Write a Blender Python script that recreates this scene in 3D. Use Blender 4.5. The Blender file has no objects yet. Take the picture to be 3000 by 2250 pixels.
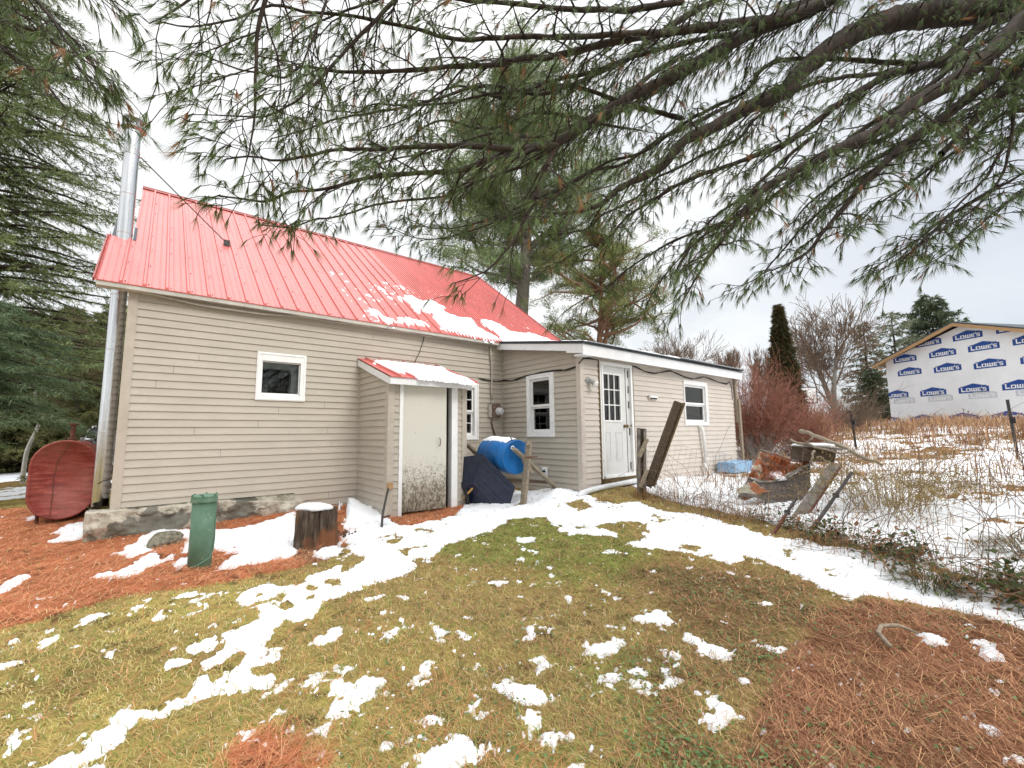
import bpy, math, random
import numpy as np
from mathutils import Vector, Matrix
rnd = random.Random(11)
RNG = np.random.default_rng(11)
SC = bpy.context.scene
COL = SC.collection
WL = {}          # world location of each parent object
V3 = lambda *a: np.array(a, float)

# ---------------------------------------------------------------- mesh helpers
class MB:
    def __init__(s): s.v = []; s.f = []; s.mi = []
    def add(s, vs, fs, mi=0):
        b = len(s.v); s.v += [tuple(float(c) for c in p) for p in vs]
        s.f += [tuple(i + b for i in f) for f in fs]; s.mi += [mi] * len(fs)
    def box(s, x0, y0, z0, x1, y1, z1, mi=0):
        s.add([(x0,y0,z0),(x1,y0,z0),(x1,y1,z0),(x0,y1,z0),(x0,y0,z1),(x1,y0,z1),(x1,y1,z1),(x0,y1,z1)],
              [(0,3,2,1),(4,5,6,7),(0,1,5,4),(1,2,6,5),(2,3,7,6),(3,0,4,7)], mi)
    def lbox(s, O, u, n, ua, ub, za, zb, da, db, mi=0):
        O, u, n = V3(*O), V3(*u), V3(*n); z = V3(0,0,1)
        P = [O + u*a + z*c + n*d for d in (da, db) for c in (za, zb) for a in (ua, ub)]
        s.add(P, [(0,1,3,2),(4,6,7,5),(0,4,5,1),(2,3,7,6),(0,2,6,4),(1,5,7,3)], mi)
    def beam(s, p0, p1, w, h, up=(0,0,1), mi=0):
        p0, p1 = V3(*p0), V3(*p1); d = p1-p0; d /= np.linalg.norm(d)
        a = np.cross(d, V3(*up)); a /= np.linalg.norm(a); b = np.cross(a, d)
        P = [q + a*i*w/2 + b*j*h/2 for q in (p0, p1) for i, j in ((-1,-1),(1,-1),(1,1),(-1,1))]
        s.add(P, [(0,3,2,1),(4,5,6,7),(0,1,5,4),(1,2,6,5),(2,3,7,6),(3,0,4,7)], mi)
    def tube(s, pts, r, n=8, cap=True, mi=0):
        pts = np.array(pts, float); m = len(pts)
        r = np.full(m, r, float) if np.isscalar(r) else np.array(r, float)
        t = np.gradient(pts, axis=0); t /= np.linalg.norm(t, axis=1)[:, None] + 1e-9
        ref = V3(0,0,1) if abs(t[0][2]) < .8 else V3(1,0,0)
        a = np.cross(t[0], ref); a /= np.linalg.norm(a); A = []
        for k in range(m):
            a = a - t[k]*(a@t[k]); a /= np.linalg.norm(a)+1e-9; A.append(a)
        A = np.array(A); B = np.cross(t, A)
        th = np.arange(n)*2*math.pi/n
        P = (pts[:,None] + r[:,None,None]*(np.cos(th)[None,:,None]*A[:,None]+np.sin(th)[None,:,None]*B[:,None])).reshape(-1,3)
        F = [(i*n+j, i*n+(j+1)%n, (i+1)*n+(j+1)%n, (i+1)*n+j) for i in range(m-1) for j in range(n)]
        if cap: F += [tuple(range(n-1,-1,-1)), tuple((m-1)*n+j for j in range(n))]
        s.add(P, F, mi)
    def lathe(s, O, prof, n=24, ax=(0,0,1), mi=0, jit=None):
        O, ax = V3(*O), V3(*ax); ax /= np.linalg.norm(ax)
        ref = V3(1,0,0) if abs(ax[0]) < .9 else V3(0,1,0)
        a = np.cross(ax, ref); a /= np.linalg.norm(a); b = np.cross(ax, a); P = []
        for i, (r, z) in enumerate(prof):
            for j in range(n):
                th = j*2*math.pi/n; rr = r*(jit(th, z) if jit else 1)
                P.append(O + ax*z + rr*(math.cos(th)*a + math.sin(th)*b))
        m = len(prof)
        F = [(i*n+j, i*n+(j+1)%n, (i+1)*n+(j+1)%n, (i+1)*n+j) for i in range(m-1) for j in range(n)]
        F += [tuple(range(n-1,-1,-1)), tuple((m-1)*n+j for j in range(n))]
        s.add(P, F, mi)
    def prism(s, poly, vec, mi=0):
        poly = [V3(*p) for p in poly]; n = len(poly); vec = V3(*vec)
        s.add(poly + [p+vec for p in poly], [tuple(range(n-1,-1,-1)), tuple(range(n,2*n))] + [(i,(i+1)%n,(i+1)%n+n,i+n) for i in range(n)], mi)
    def poly(s, pts, mi=0): s.add(pts, [tuple(range(len(pts)))], mi)
    def build(s, name, mats, parent=None, smooth=False, bevel=0, fixn=True):
        off = WL[parent.name] if parent else V3(0,0,0)
        me = bpy.data.meshes.new(name)
        me.from_pydata([tuple(V3(*p)-off) for p in s.v], [], s.f)
        for m in (mats if isinstance(mats, (list,tuple)) else [mats]): me.materials.append(m)
        me.polygons.foreach_set('material_index', s.mi)
        if smooth: me.polygons.foreach_set('use_smooth', [True]*len(s.f))
        if fixn:
            import bmesh
            bm = bmesh.new(); bm.from_mesh(me); bmesh.ops.recalc_face_normals(bm, faces=bm.faces); bm.to_mesh(me); bm.free()
        me.update()
        return _link(name, me, parent, off, bevel)

def _link(name, me, parent, off, bevel=0):
    o = bpy.data.objects.new(name, me); COL.objects.link(o)
    if parent: o.parent = parent
    WL[o.name] = off
    if bevel:
        b = o.modifiers.new('bevel', 'BEVEL'); b.width = bevel; b.segments = 2; b.limit_method = 'ANGLE'
    return o

def np_mesh(name, V, F, mats, parent=None, smooth=False, col=None, attrs=None, mi=None):
    V = np.asarray(V, np.float64); F = np.asarray(F, np.int32); k = F.shape[1]
    off = WL[parent.name] if parent else V3(0,0,0)
    me = bpy.data.meshes.new(name)
    me.vertices.add(len(V)); me.vertices.foreach_set('co', (V-off).astype(np.float32).ravel())
    me.loops.add(F.size); me.loops.foreach_set('vertex_index', F.ravel())
    me.polygons.add(len(F)); me.polygons.foreach_set('loop_start', np.arange(0, F.size, k, dtype=np.int32))
    me.polygons.foreach_set('loop_total', np.full(len(F), k, np.int32))
    if smooth: me.polygons.foreach_set('use_smooth', np.ones(len(F), bool))
    for m in (mats if isinstance(mats, (list,tuple)) else [mats]): me.materials.append(m)
    if mi is not None: me.polygons.foreach_set('material_index', np.asarray(mi, np.int32))
    if col is not None:
        a = me.color_attributes.new('col', 'FLOAT_COLOR', 'POINT')
        a.data.foreach_set('color', np.c_[col, np.ones(len(col))].astype(np.float32).ravel())
    for n_, v_ in (attrs or {}).items():
        a = me.attributes.new(n_, 'FLOAT', 'POINT'); a.data.foreach_set('value', np.asarray(v_, np.float32))
    me.update(); me.validate()
    return _link(name, me, parent, off)

def tag(o, label, cat, group=None, kind=None):
    o['label'] = label; o['category'] = cat
    if group: o['group'] = group
    if kind: o['kind'] = kind
    return o
def thing(name, label, cat, loc, group=None):
    o = bpy.data.objects.new(name, None); COL.objects.link(o); o.location = loc
    o.empty_display_size = .2; WL[o.name] = V3(*loc)
    return tag(o, label, cat, group)
def stuff(o, kind='stuff', label=None, cat=None):
    o['kind'] = kind
    if label: o['label'] = label
    if cat: o['category'] = cat
    return o
def copy_tree(o, loc, rotz=0, scale=1, label=None):
    r = o.copy(); COL.objects.link(r); r.location = loc; r.rotation_euler = (0,0,rotz); r.scale = (scale,)*3 if np.isscalar(scale) else scale
    if label: r['label'] = label
    for ch in list(o.children):
        c = ch.copy(); COL.objects.link(c); c.parent = r
        for g in list(ch.children):
            d = g.copy(); COL.objects.link(d); d.parent = c
    return r

# ---------------------------------------------------------------- materials
def nd(nt, t, **kw):
    n = nt.nodes.new(t)
    for k, v in kw.items():
        if k in n.inputs.keys(): n.inputs[k].default_value = v
        else: setattr(n, k, v)
    return n
def base(name, rough=.7, spec=.3, metal=0):
    m = bpy.data.materials.new(name); m.use_nodes = True; nt = m.node_tree
    b = nt.nodes['Principled BSDF']; b.inputs['Roughness'].default_value = rough
    b.inputs['Specular IOR Level'].default_value = spec; b.inputs['Metallic'].default_value = metal
    return m, nt, b
def c4(c): return (c[0], c[1], c[2], 1)
def ramp(nt, fac, stops):
    r = nt.nodes.new('ShaderNodeValToRGB'); e = r.color_ramp.elements
    while len(e) < len(stops): e.new(.5)
    for el, (p, c) in zip(e, stops): el.position = p; el.color = c4(c) if len(c) == 3 else c
    nt.links.new(fac, r.inputs[0]); return r.outputs[0]
def noise(nt, scale, detail=4, rough=.6, vec=None, stretch=None, dist=0):
    tc = nt.nodes.new('ShaderNodeTexCoord'); v = tc.outputs['Object'] if vec is None else vec
    if stretch is not None:
        mp = nt.nodes.new('ShaderNodeMapping'); mp.inputs['Scale'].default_value = stretch
        nt.links.new(v, mp.inputs[0]); v = mp.outputs[0]
    n = nd(nt, 'ShaderNodeTexNoise', Scale=scale, Detail=detail, Roughness=rough, Distortion=dist)
    nt.links.new(v, n.inputs['Vector']); return n.outputs['Fac']
def mixc(nt, fac, a, b, mode='MIX'):
    m = nt.nodes.new('ShaderNodeMix'); m.data_type = 'RGBA'; m.blend_type = mode
    for sock, val in ((m.inputs[0], fac), (m.inputs[6], a), (m.inputs[7], b)):
        if isinstance(val, (int, float)): sock.default_value = val
        elif isinstance(val, tuple): sock.default_value = c4(val)
        else: nt.links.new(val, sock)
    return m.outputs[2]
def bump(nt, b, h, strength=.3, dist=.02):
    n = nd(nt, 'ShaderNodeBump', Strength=strength, Distance=dist); nt.links.new(h, n.inputs['Height'])
    nt.links.new(n.outputs[0], b.inputs['Normal'])
def pm(name, c1, c2, scale=6, rough=.7, spec=.3, metal=0, stretch=None, bmp=0, bd=.01, det=5, lo=.35, hi=.65, dirt=None):
    m, nt, b = base(name, rough, spec, metal)
    f = noise(nt, scale, det, .65, stretch=stretch)
    c = ramp(nt, f, [(lo, c1), (hi, c2)])
    if dirt:
        f2 = noise(nt, dirt[1], 6, .7); c = mixc(nt, ramp(nt, f2, [(dirt[2], (0,0,0)), (dirt[3], (1,1,1))]), c, dirt[0])
    nt.links.new(c, b.inputs['Base Color'])
    if bmp: bump(nt, b, f, bmp, bd)
    return m
def colmat(name, rough=.75, spec=.2, trans=0):
    m, nt, b = base(name, rough, spec)
    a = nd(nt, 'ShaderNodeVertexColor', layer_name='col'); nt.links.new(a.outputs[0], b.inputs['Base Color'])
    if trans:
        t = nt.nodes.new('ShaderNodeBsdfTranslucent'); nt.links.new(a.outputs[0], t.inputs[0])
        mx = nt.nodes.new('ShaderNodeMixShader'); mx.inputs[0].default_value = trans
        nt.links.new(b.outputs[0], mx.inputs[1]); nt.links.new(t.outputs[0], mx.inputs[2])
        nt.links.new(mx.outputs[0], nt.nodes['Material Output'].inputs[0])
    return m

# ---------------------------------------------------------------- numpy noise
def vnoise(x, y, seed=0):
    xi = np.floor(x).astype(np.int64); yi = np.floor(y).astype(np.int64); fx = x-xi; fy = y-yi
    def h(a, b):
        k = (a*374761393 + b*668265263 + seed*1442695041) & 0x7fffffff
        k = ((k ^ (k >> 13))*1274126177) & 0x7fffffff
        return ((k ^ (k >> 16)) & 0xffff)/65535.
    u = fx*fx*(3-2*fx); v = fy*fy*(3-2*fy)
    return (h(xi,yi)*(1-u)+h(xi+1,yi)*u)*(1-v)+(h(xi,yi+1)*(1-u)+h(xi+1,yi+1)*u)*v
def fbm(x, y, s=1., o=4, seed=0, g=.55):
    r = 0; a = 1; t = 0
    for i in range(o): r = r + a*vnoise(x*s, y*s, seed+i); t += a; a *= g; s *= 2.03
    return r/t
# ---- surveyed outlines (world metres)
SNOW=[[(-0.57,0.31),(-0.47,0.66),(-0.58,1),(-0.53,1.35),(-0.43,1.56),(-0.31,1.62),(-0.22,0.94),(-0.19,0.31),(-0.26,0.1),(-0.41,0.04)],[(-1.06,2.74),(-1.06,3.36),(-0.93,2.82),(-0.97,2.53)],[(-0.63,-1.81),(-0.64,-1.43),(-0.61,-1.28),(-0.57,-1.18),(-0.5,-1.26),(-0.49,-1.48),(-0.52,-1.65),(-0.59,-1.74)],[(-0.35,-2.22),(-0.3,-2.18),(-0.24,-2.24),(-0.27,-2.3)],[(-0.34,-2.38),(-0.29,-2.45),(-0.29,-2.51),(-0.32,-2.46)],[(0.05,-0.9),(0.15,-0.8),(0.22,-0.54),(0.3,-0.3),(0.42,-0.13),(0.55,-0.08),(0.65,-0.23),(0.77,-0.35),(0.91,-0.51),(1.17,-0.7),(1.54,-0.57),(2.02,-0.21),(1.63,-1.92),(1.61,-2.1),(1.5,-2.29),(1.33,-2.42),(1.12,-2.47),(0.92,-2.54),(0.83,-2.52),(0.83,-2.35),(0.95,-2.16),(1.07,-2.04),(0.95,-1.84),(0.86,-1.5),(0.9,-1.02),(0.75,-0.87),(0.66,-1.74),(0.61,-1.66),(0.64,-1.37),(0.71,-0.93),(0.59,-0.42),(0.45,-0.41),(0.4,-0.6),(0.36,-0.86),(0.38,-1.18),(0.34,-1.33),(0.2,-1.36),(0.16,-1.25),(0.2,-1.11),(0.07,-0.99)],[(-0.03,-1.94),(0.07,-1.88),(0.17,-1.81),(0.25,-1.66),(0.28,-1.46),(0.4,-1.36),(0.45,-1.64),(0.42,-1.81),(0.35,-1.93),(0.28,-2.08),(0.22,-2.18),(0.12,-2.18),(0.07,-2.1)],[(0.52,-2.02),(0.58,-1.81),(0.66,-1.77),(0.65,-2.05),(0.55,-2.2)],[(0.45,-1.81),(0.51,-1.51),(0.55,-1.6),(0.51,-1.84)],[(0.04,-1.73),(0.11,-1.64),(0.09,-1.74)],[(1.62,-2.49),(1.79,-2.22),(1.91,-2.18),(2.11,-1.95),(1.92,-2.48),(1.73,-2.64)],[(0.43,-3.02),(0.5,-2.93),(0.59,-2.91),(0.65,-2.92),(0.62,-2.99),(0.52,-3.02)],[(0.51,-3.13),(0.64,-3.08),(0.73,-3.04),(0.69,-3.13),(0.57,-3.15)],[(0.52,-3.29),(0.61,-3.22),(0.59,-3.27)],[(0.6,-3.39),(0.68,-3.32),(0.66,-3.38)],[(-0.06,-3.14),(-0.01,-3.03),(0.05,-2.94),(0.07,-2.99),(0.14,-3),(0.13,-3.08),(0.04,-3.09),(-0.03,-3.16)],[(0.21,-3.29),(0.22,-3.19),(0.25,-3.05),(0.28,-3.07),(0.26,-3.18),(0.23,-3.27)],[(0.1,-3.3),(0.17,-3.31),(0.21,-3.35),(0.13,-3.35)],[(0.28,-3.33),(0.37,-3.31),(0.41,-3.19),(0.44,-3.22),(0.43,-3.37),(0.37,-3.42)],[(-0.18,-3.09),(-0.16,-3.01),(-0.14,-3.11)],[(-0.36,-3.08),(-0.34,-2.99),(-0.29,-3.02),(-0.34,-3.1)],[(0.61,-3.78),(0.67,-3.68),(0.69,-3.73),(0.65,-3.8)],[(0.75,-3.79),(0.78,-3.75),(0.8,-3.8),(0.77,-3.84)],[(0.45,-3.72),(0.48,-3.73),(0.46,-3.77)],[(0.85,-3.29),(0.95,-3.15),(1.04,-3.09),(1.14,-3.12),(1.2,-3.26),(1.28,-3.13),(1.34,-3.23),(1.45,-3.06),(1.56,-3.02),(1.77,-2.94),(1.64,-3.31),(1.53,-3.28),(1.46,-3.37),(1.54,-3.62),(1.46,-3.84),(1.33,-3.78),(1.25,-3.99),(1.17,-4.05),(1.08,-4.03),(1.04,-3.94),(0.98,-4.03),(0.9,-4.16),(0.85,-4.24),(0.94,-4.32),(0.91,-4.44),(0.86,-4.46),(0.8,-4.45),(0.74,-4.47),(0.76,-4.57),(0.83,-4.56),(0.84,-4.64),(0.79,-4.69),(0.74,-4.72),(0.72,-4.63),(0.69,-4.59),(0.61,-4.59),(0.56,-4.61),(0.51,-4.63),(0.46,-4.63),(0.4,-4.64),(0.36,-4.66),(0.29,-4.62),(0.26,-4.64),(0.25,-4.71),(0.22,-4.77),(0.18,-4.79),(0.16,-4.8),(0.13,-4.79),(0.1,-4.82),(0.07,-4.9),(0.02,-4.85),(0.02,-4.67),(0.06,-4.67),(0.09,-4.74),(0.14,-4.75),(0.09,-4.63),(0.13,-4.6),(0.17,-4.6),(0.21,-4.52),(0.25,-4.5),(0.27,-4.59),(0.31,-4.53),(0.39,-4.63),(0.41,-4.54),(0.46,-4.54),(0.48,-4.49),(0.48,-4.45),(0.5,-4.38),(0.55,-4.35),(0.59,-4.46),(0.63,-4.45),(0.68,-4.38),(0.74,-4.33),(0.79,-4.26),(0.75,-4.2),(0.68,-4.22),(0.62,-4.29),(0.57,-4.31),(0.54,-4.2),(0.61,-4.18),(0.67,-4.12),(0.69,-4.01),(0.77,-4),(0.8,-3.88),(0.87,-3.92),(0.92,-3.84),(0.91,-3.61),(0.98,-3.56),(1.07,-3.62),(1.04,-3.5),(0.95,-3.5),(0.86,-3.53)],[(1.08,-4.37),(1.14,-4.35),(1.3,-4.29),(1.23,-4.5),(1.12,-4.48)],[(-0.14,-4.63),(-0.13,-4.59),(-0.09,-4.58),(-0.11,-4.6)],[(-0.14,-4.51),(-0.12,-4.46),(-0.16,-4.35),(-0.13,-4.36),(-0.11,-4.31),(-0.08,-4.29),(-0.08,-4.36),(-0.1,-4.42),(-0.09,-4.48),(-0.04,-4.48),(-0.04,-4.5),(-0.09,-4.51)],[(-0.07,-4.67),(-0.06,-4.62),(-0.03,-4.61),(-0,-4.62),(-0.02,-4.65),(-0.03,-4.69)],[(0.74,-5.01),(0.77,-4.95),(0.82,-4.95),(0.85,-4.98),(0.78,-5)],[(0.68,-5.18),(0.72,-5.17),(0.78,-5.13),(0.81,-5.11),(0.81,-5.13),(0.76,-5.18),(0.71,-5.21)],[(0.95,-5.13),(0.99,-5.08),(1.04,-5.07),(0.99,-5.21),(0.95,-5.19)],[(1,-4.45),(1.04,-4.45),(1.01,-4.47)],[(1.13,-4.64),(1.16,-4.65),(1.15,-4.68)],[(2.11,-1.93),(3.51,1.38),(3.23,0.08),(3.04,-1.09),(3.03,-1.86),(3.83,-1.7),(4.58,-0.94),(5.59,-0.4),(6.31,-1.45),(5.99,-2.39),(5.75,-3.13),(6.23,-3.22),(5.96,-3.85),(6.12,-4.27),(5.85,-4.8),(5.67,-5.32),(5.73,-5.64),(5.48,-5.97),(5.48,-6.26),(5.52,-6.58),(5.09,-6.76),(5.14,-6.94),(4.79,-7.33),(4.16,-7.31),(4.38,-7.09),(4.39,-6.95),(4.41,-6.81),(4.33,-6.63),(4.33,-6.48),(4.2,-6.39),(4.23,-6.32),(4.27,-6.16),(4.53,-5.97),(4.67,-5.71),(4.6,-5.47),(4.48,-5.27),(4.41,-4.96),(4.35,-4.74),(4.18,-4.57),(4.43,-4.26),(4.41,-4.04),(4.25,-3.77),(4.15,-3.54),(4.38,-3.19),(4.65,-2.79),(4.23,-2.54),(3.88,-2.69),(3.6,-2.9),(3.39,-2.91),(3.05,-2.99),(2.89,-3.03),(2.57,-3.28),(2.24,-3.51),(2.01,-3.62),(1.82,-3.69),(1.63,-3.73),(1.46,-3.83),(1.67,-3.22),(2.03,-2.95),(2.02,-2.61)],[(1.97,-4.73),(2.05,-4.68),(2.05,-4.76),(2,-4.77)],[(1.52,-4.32),(1.57,-4.29),(1.58,-4.34)],[(1.43,-4.68),(1.48,-4.59),(1.57,-4.54),(1.62,-4.54),(1.57,-4.61),(1.48,-4.67)],[(1.61,-4.62),(1.68,-4.59),(1.67,-4.63)],[(2.19,-5.11),(2.25,-5.16),(2.17,-5.21),(2.13,-5.28),(2.02,-5.26),(2.14,-5.21)],[(2.27,-5.19),(2.3,-5.25),(2.27,-5.31),(2.23,-5.27)],[(2.61,-5.18),(2.69,-5.17),(2.69,-5.22),(2.62,-5.26)],[(2.83,-5.46),(2.91,-5.5),(3,-5.52),(3.09,-5.53),(3.01,-5.66),(2.95,-5.72),(2.86,-5.65),(2.78,-5.56)],[(2.51,-5.48),(2.64,-5.45),(2.63,-5.5)],[(2.22,-5.57),(2.3,-5.55),(2.35,-5.59),(2.5,-5.6),(2.51,-5.66),(2.47,-5.7),(2.35,-5.72),(2.23,-5.7),(2.23,-5.63)],[(2.15,-5.43),(2.19,-5.42),(2.17,-5.5)],[(1.64,-5.45),(1.71,-5.47),(1.8,-5.51),(1.73,-5.54),(1.72,-5.6),(1.78,-5.64),(1.77,-5.7),(1.81,-5.77),(1.79,-5.79),(1.71,-5.77),(1.69,-5.74),(1.65,-5.71),(1.62,-5.61),(1.65,-5.55)],[(1.42,-5.54),(1.48,-5.54),(1.48,-5.61),(1.5,-5.67),(1.43,-5.66),(1.42,-5.61)],[(1.43,-5.73),(1.52,-5.73),(1.51,-5.75),(1.44,-5.76)],[(1.49,-5.85),(1.56,-5.84),(1.59,-5.78),(1.65,-5.79),(1.63,-5.86),(1.58,-5.86),(1.5,-5.87)],[(1.07,-5.74),(1.13,-5.68),(1.13,-5.65),(1.2,-5.66),(1.21,-5.71),(1.28,-5.64),(1.35,-5.64),(1.34,-5.72),(1.31,-5.78),(1.37,-5.78),(1.4,-5.84),(1.31,-5.84),(1.28,-5.83),(1.2,-5.86)],[(1.25,-5.56),(1.3,-5.5),(1.35,-5.47),(1.28,-5.57)],[(1.55,-5.92),(1.61,-5.9),(1.6,-5.95),(1.65,-6),(1.63,-6.04),(1.57,-5.99),(1.53,-5.96)],[(1.14,-5.56),(1.18,-5.53),(1.19,-5.56),(1.16,-5.59)],[(2.57,-5.89),(2.63,-5.89),(2.59,-5.96),(2.54,-5.96)],[(2.23,-5.82),(2.3,-5.86),(2.3,-5.95),(2.26,-5.95),(2.23,-5.86)],[(1.03,-5.11),(1.11,-5.06),(1.16,-4.97),(1.21,-4.97),(1.28,-5.07),(1.19,-5.12),(1.15,-5.15),(1.08,-5.17),(0.99,-5.2)],[(1.63,-5.25),(1.71,-5.26),(1.7,-5.3),(1.65,-5.31)],[(3.45,-3.43),(3.73,-3.3),(3.87,-3.46),(3.67,-3.58)],[(3.05,-3.92),(3.23,-3.96),(3.1,-4.04)],[(3.2,-4.27),(3.22,-4.38),(3.15,-4.36)],[(2.71,-3.36),(2.89,-3.37),(2.77,-3.49)],[(2.91,-5.79),(2.92,-5.9),(2.9,-6.02),(2.88,-6.14),(2.74,-6.13),(2.76,-6.03),(2.64,-6),(2.82,-5.95),(2.78,-5.87)],[(2.2,-6.3),(2.26,-6.32),(2.23,-6.39),(2.16,-6.39),(2.16,-6.35)],[(2.25,-6.47),(2.28,-6.54),(2.25,-6.54),(2.22,-6.49)],[(2.28,-6.23),(2.28,-6.34),(2.25,-6.33)],[(3.83,-6.76),(3.8,-6.87),(3.76,-6.93),(3.67,-6.9),(3.7,-6.82)],[(3.88,-6.96),(3.95,-7.08),(3.74,-7.11),(3.62,-7.11),(3.67,-7.04),(3.84,-7.05)],[(3.25,-7.1),(3.29,-7.16),(3.22,-7.13)],[(3.01,-6.82),(3.02,-6.87),(2.96,-6.86)],[(2.79,-6.96),(2.85,-6.99),(2.76,-7),(2.76,-6.91)],[(3,-7.02),(3.02,-7.08),(2.99,-7.17),(2.91,-7.16),(2.92,-7.09)],[(2.68,-7.02),(2.69,-7.07),(2.65,-7.06)],[(2.57,-6.89),(2.57,-6.94),(2.55,-6.92)],[(4.12,-6.96),(4.13,-7),(4.08,-6.99)],[(3.9,-7.12),(3.91,-7.19),(3.85,-7.17)],[(2.8,-7.18),(2.76,-7.21),(2.74,-7.19)]]
HOLE=[[(0.96,-3.28),(1.03,-3.3),(1.01,-3.4),(0.96,-3.38)],[(1.06,-3.56),(1.14,-3.39),(1.14,-3.54),(1.08,-3.61)],[(1.28,-3.13),(1.35,-3.19),(1.27,-3.4),(1.25,-3.25)],[(1.29,-3.46),(1.36,-3.34),(1.41,-3.42),(1.36,-3.52)],[(1.26,-3.6),(1.36,-3.6),(1.31,-3.72),(1.25,-3.71)],[(1.09,-3.65),(1.16,-3.67),(1.13,-3.79),(1.07,-3.77)],[(0.8,-4.34),(0.88,-4.38),(0.84,-4.42)],[(0.62,-4.48),(0.69,-4.45),(0.69,-4.53),(0.63,-4.53)],[(3,-1.19),(3.39,-0.91),(4.08,-0.42),(4.62,-0.44),(4.3,-1.26),(3.88,-1.51),(3.31,-1.71),(2.96,-1.8)],[(5.32,-2.48),(5.65,-2.54),(5.37,-3.05),(5.09,-3.03)],[(5.73,-2.82),(6.97,-2.43),(8.02,-2),(8.97,-2.04),(10.15,-2.04),(8.58,-3.08),(7.6,-3.07),(6.48,-3.24),(5.96,-3.16)],[(4.67,-3.63),(4.98,-3.71),(5.22,-3.95),(4.89,-4.31),(4.45,-4.47),(4.29,-4.32),(4.59,-4.01)],[(4.75,-4.78),(4.78,-4.99),(4.5,-5.06),(4.5,-4.88)],[(4.8,-5.36),(4.72,-5.6),(4.51,-5.54)],[(4.88,-5.94),(4.75,-6.22),(4.59,-6.17)],[(5.26,-6.23),(5.21,-6.33),(5.03,-6.34)],[(2.45,-2.4),(2.67,-2.39),(2.48,-2.63)],[(2.35,-2.89),(2.58,-2.82),(2.31,-3.2)],[(3.42,-1.52),(3.6,-1.87),(3.36,-1.82)]]
NEED=[[(-12.3,34.16),(-1.19,-2.39),(-0.43,-2.78),(-0.21,-2.82),(-0.06,-2.81),(0.1,-2.75),(0.28,-2.76),(0.47,-2.77),(0.78,-2.8),(0.99,-2.84),(1.23,-2.87),(1.52,-2.76),(1.88,-2.61),(2.09,-2.1),(2.71,-1.49),(3,-1.92),(3.79,-1.76),(4.44,-1.24),(4.49,-0.31),(3.51,1.38),(2.23,0.3),(-0.19,0.53),(-0.31,2.55),(-0.56,2.39),(-1.35,4.53),(-7.05,16.98)],[(1.81,-6.53),(2.2,-6.46),(2.66,-6.39),(3.37,-6.32),(4.23,-6.32),(4.26,-6.64),(4.41,-6.97),(4.17,-7.43),(2.72,-7.36)],[(0.43,-5.29),(0.51,-4.94),(0.64,-4.88),(0.83,-4.98),(0.95,-5.33),(0.85,-5.67)]]
BROWN=[[(3.68,-4.69),(3.99,-4.85),(4.38,-5.25),(4.44,-5.87),(4.23,-6.32),(3.37,-6.32),(2.66,-6.39),(1.81,-6.53),(1.55,-6.3),(2.23,-5.99),(3.01,-5.62)]]
GREEN=[[(3.05,-2.28),(4.67,-1.58),(4.91,-2.8),(4.51,-4.72),(3.24,-5.51),(3.11,-4.77),(2.59,-3.46)],[(1.58,-5.58),(2.33,-5.32),(2.64,-5.9),(2.17,-6.29),(1.79,-6.03),(1.43,-5.9)]]
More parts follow.
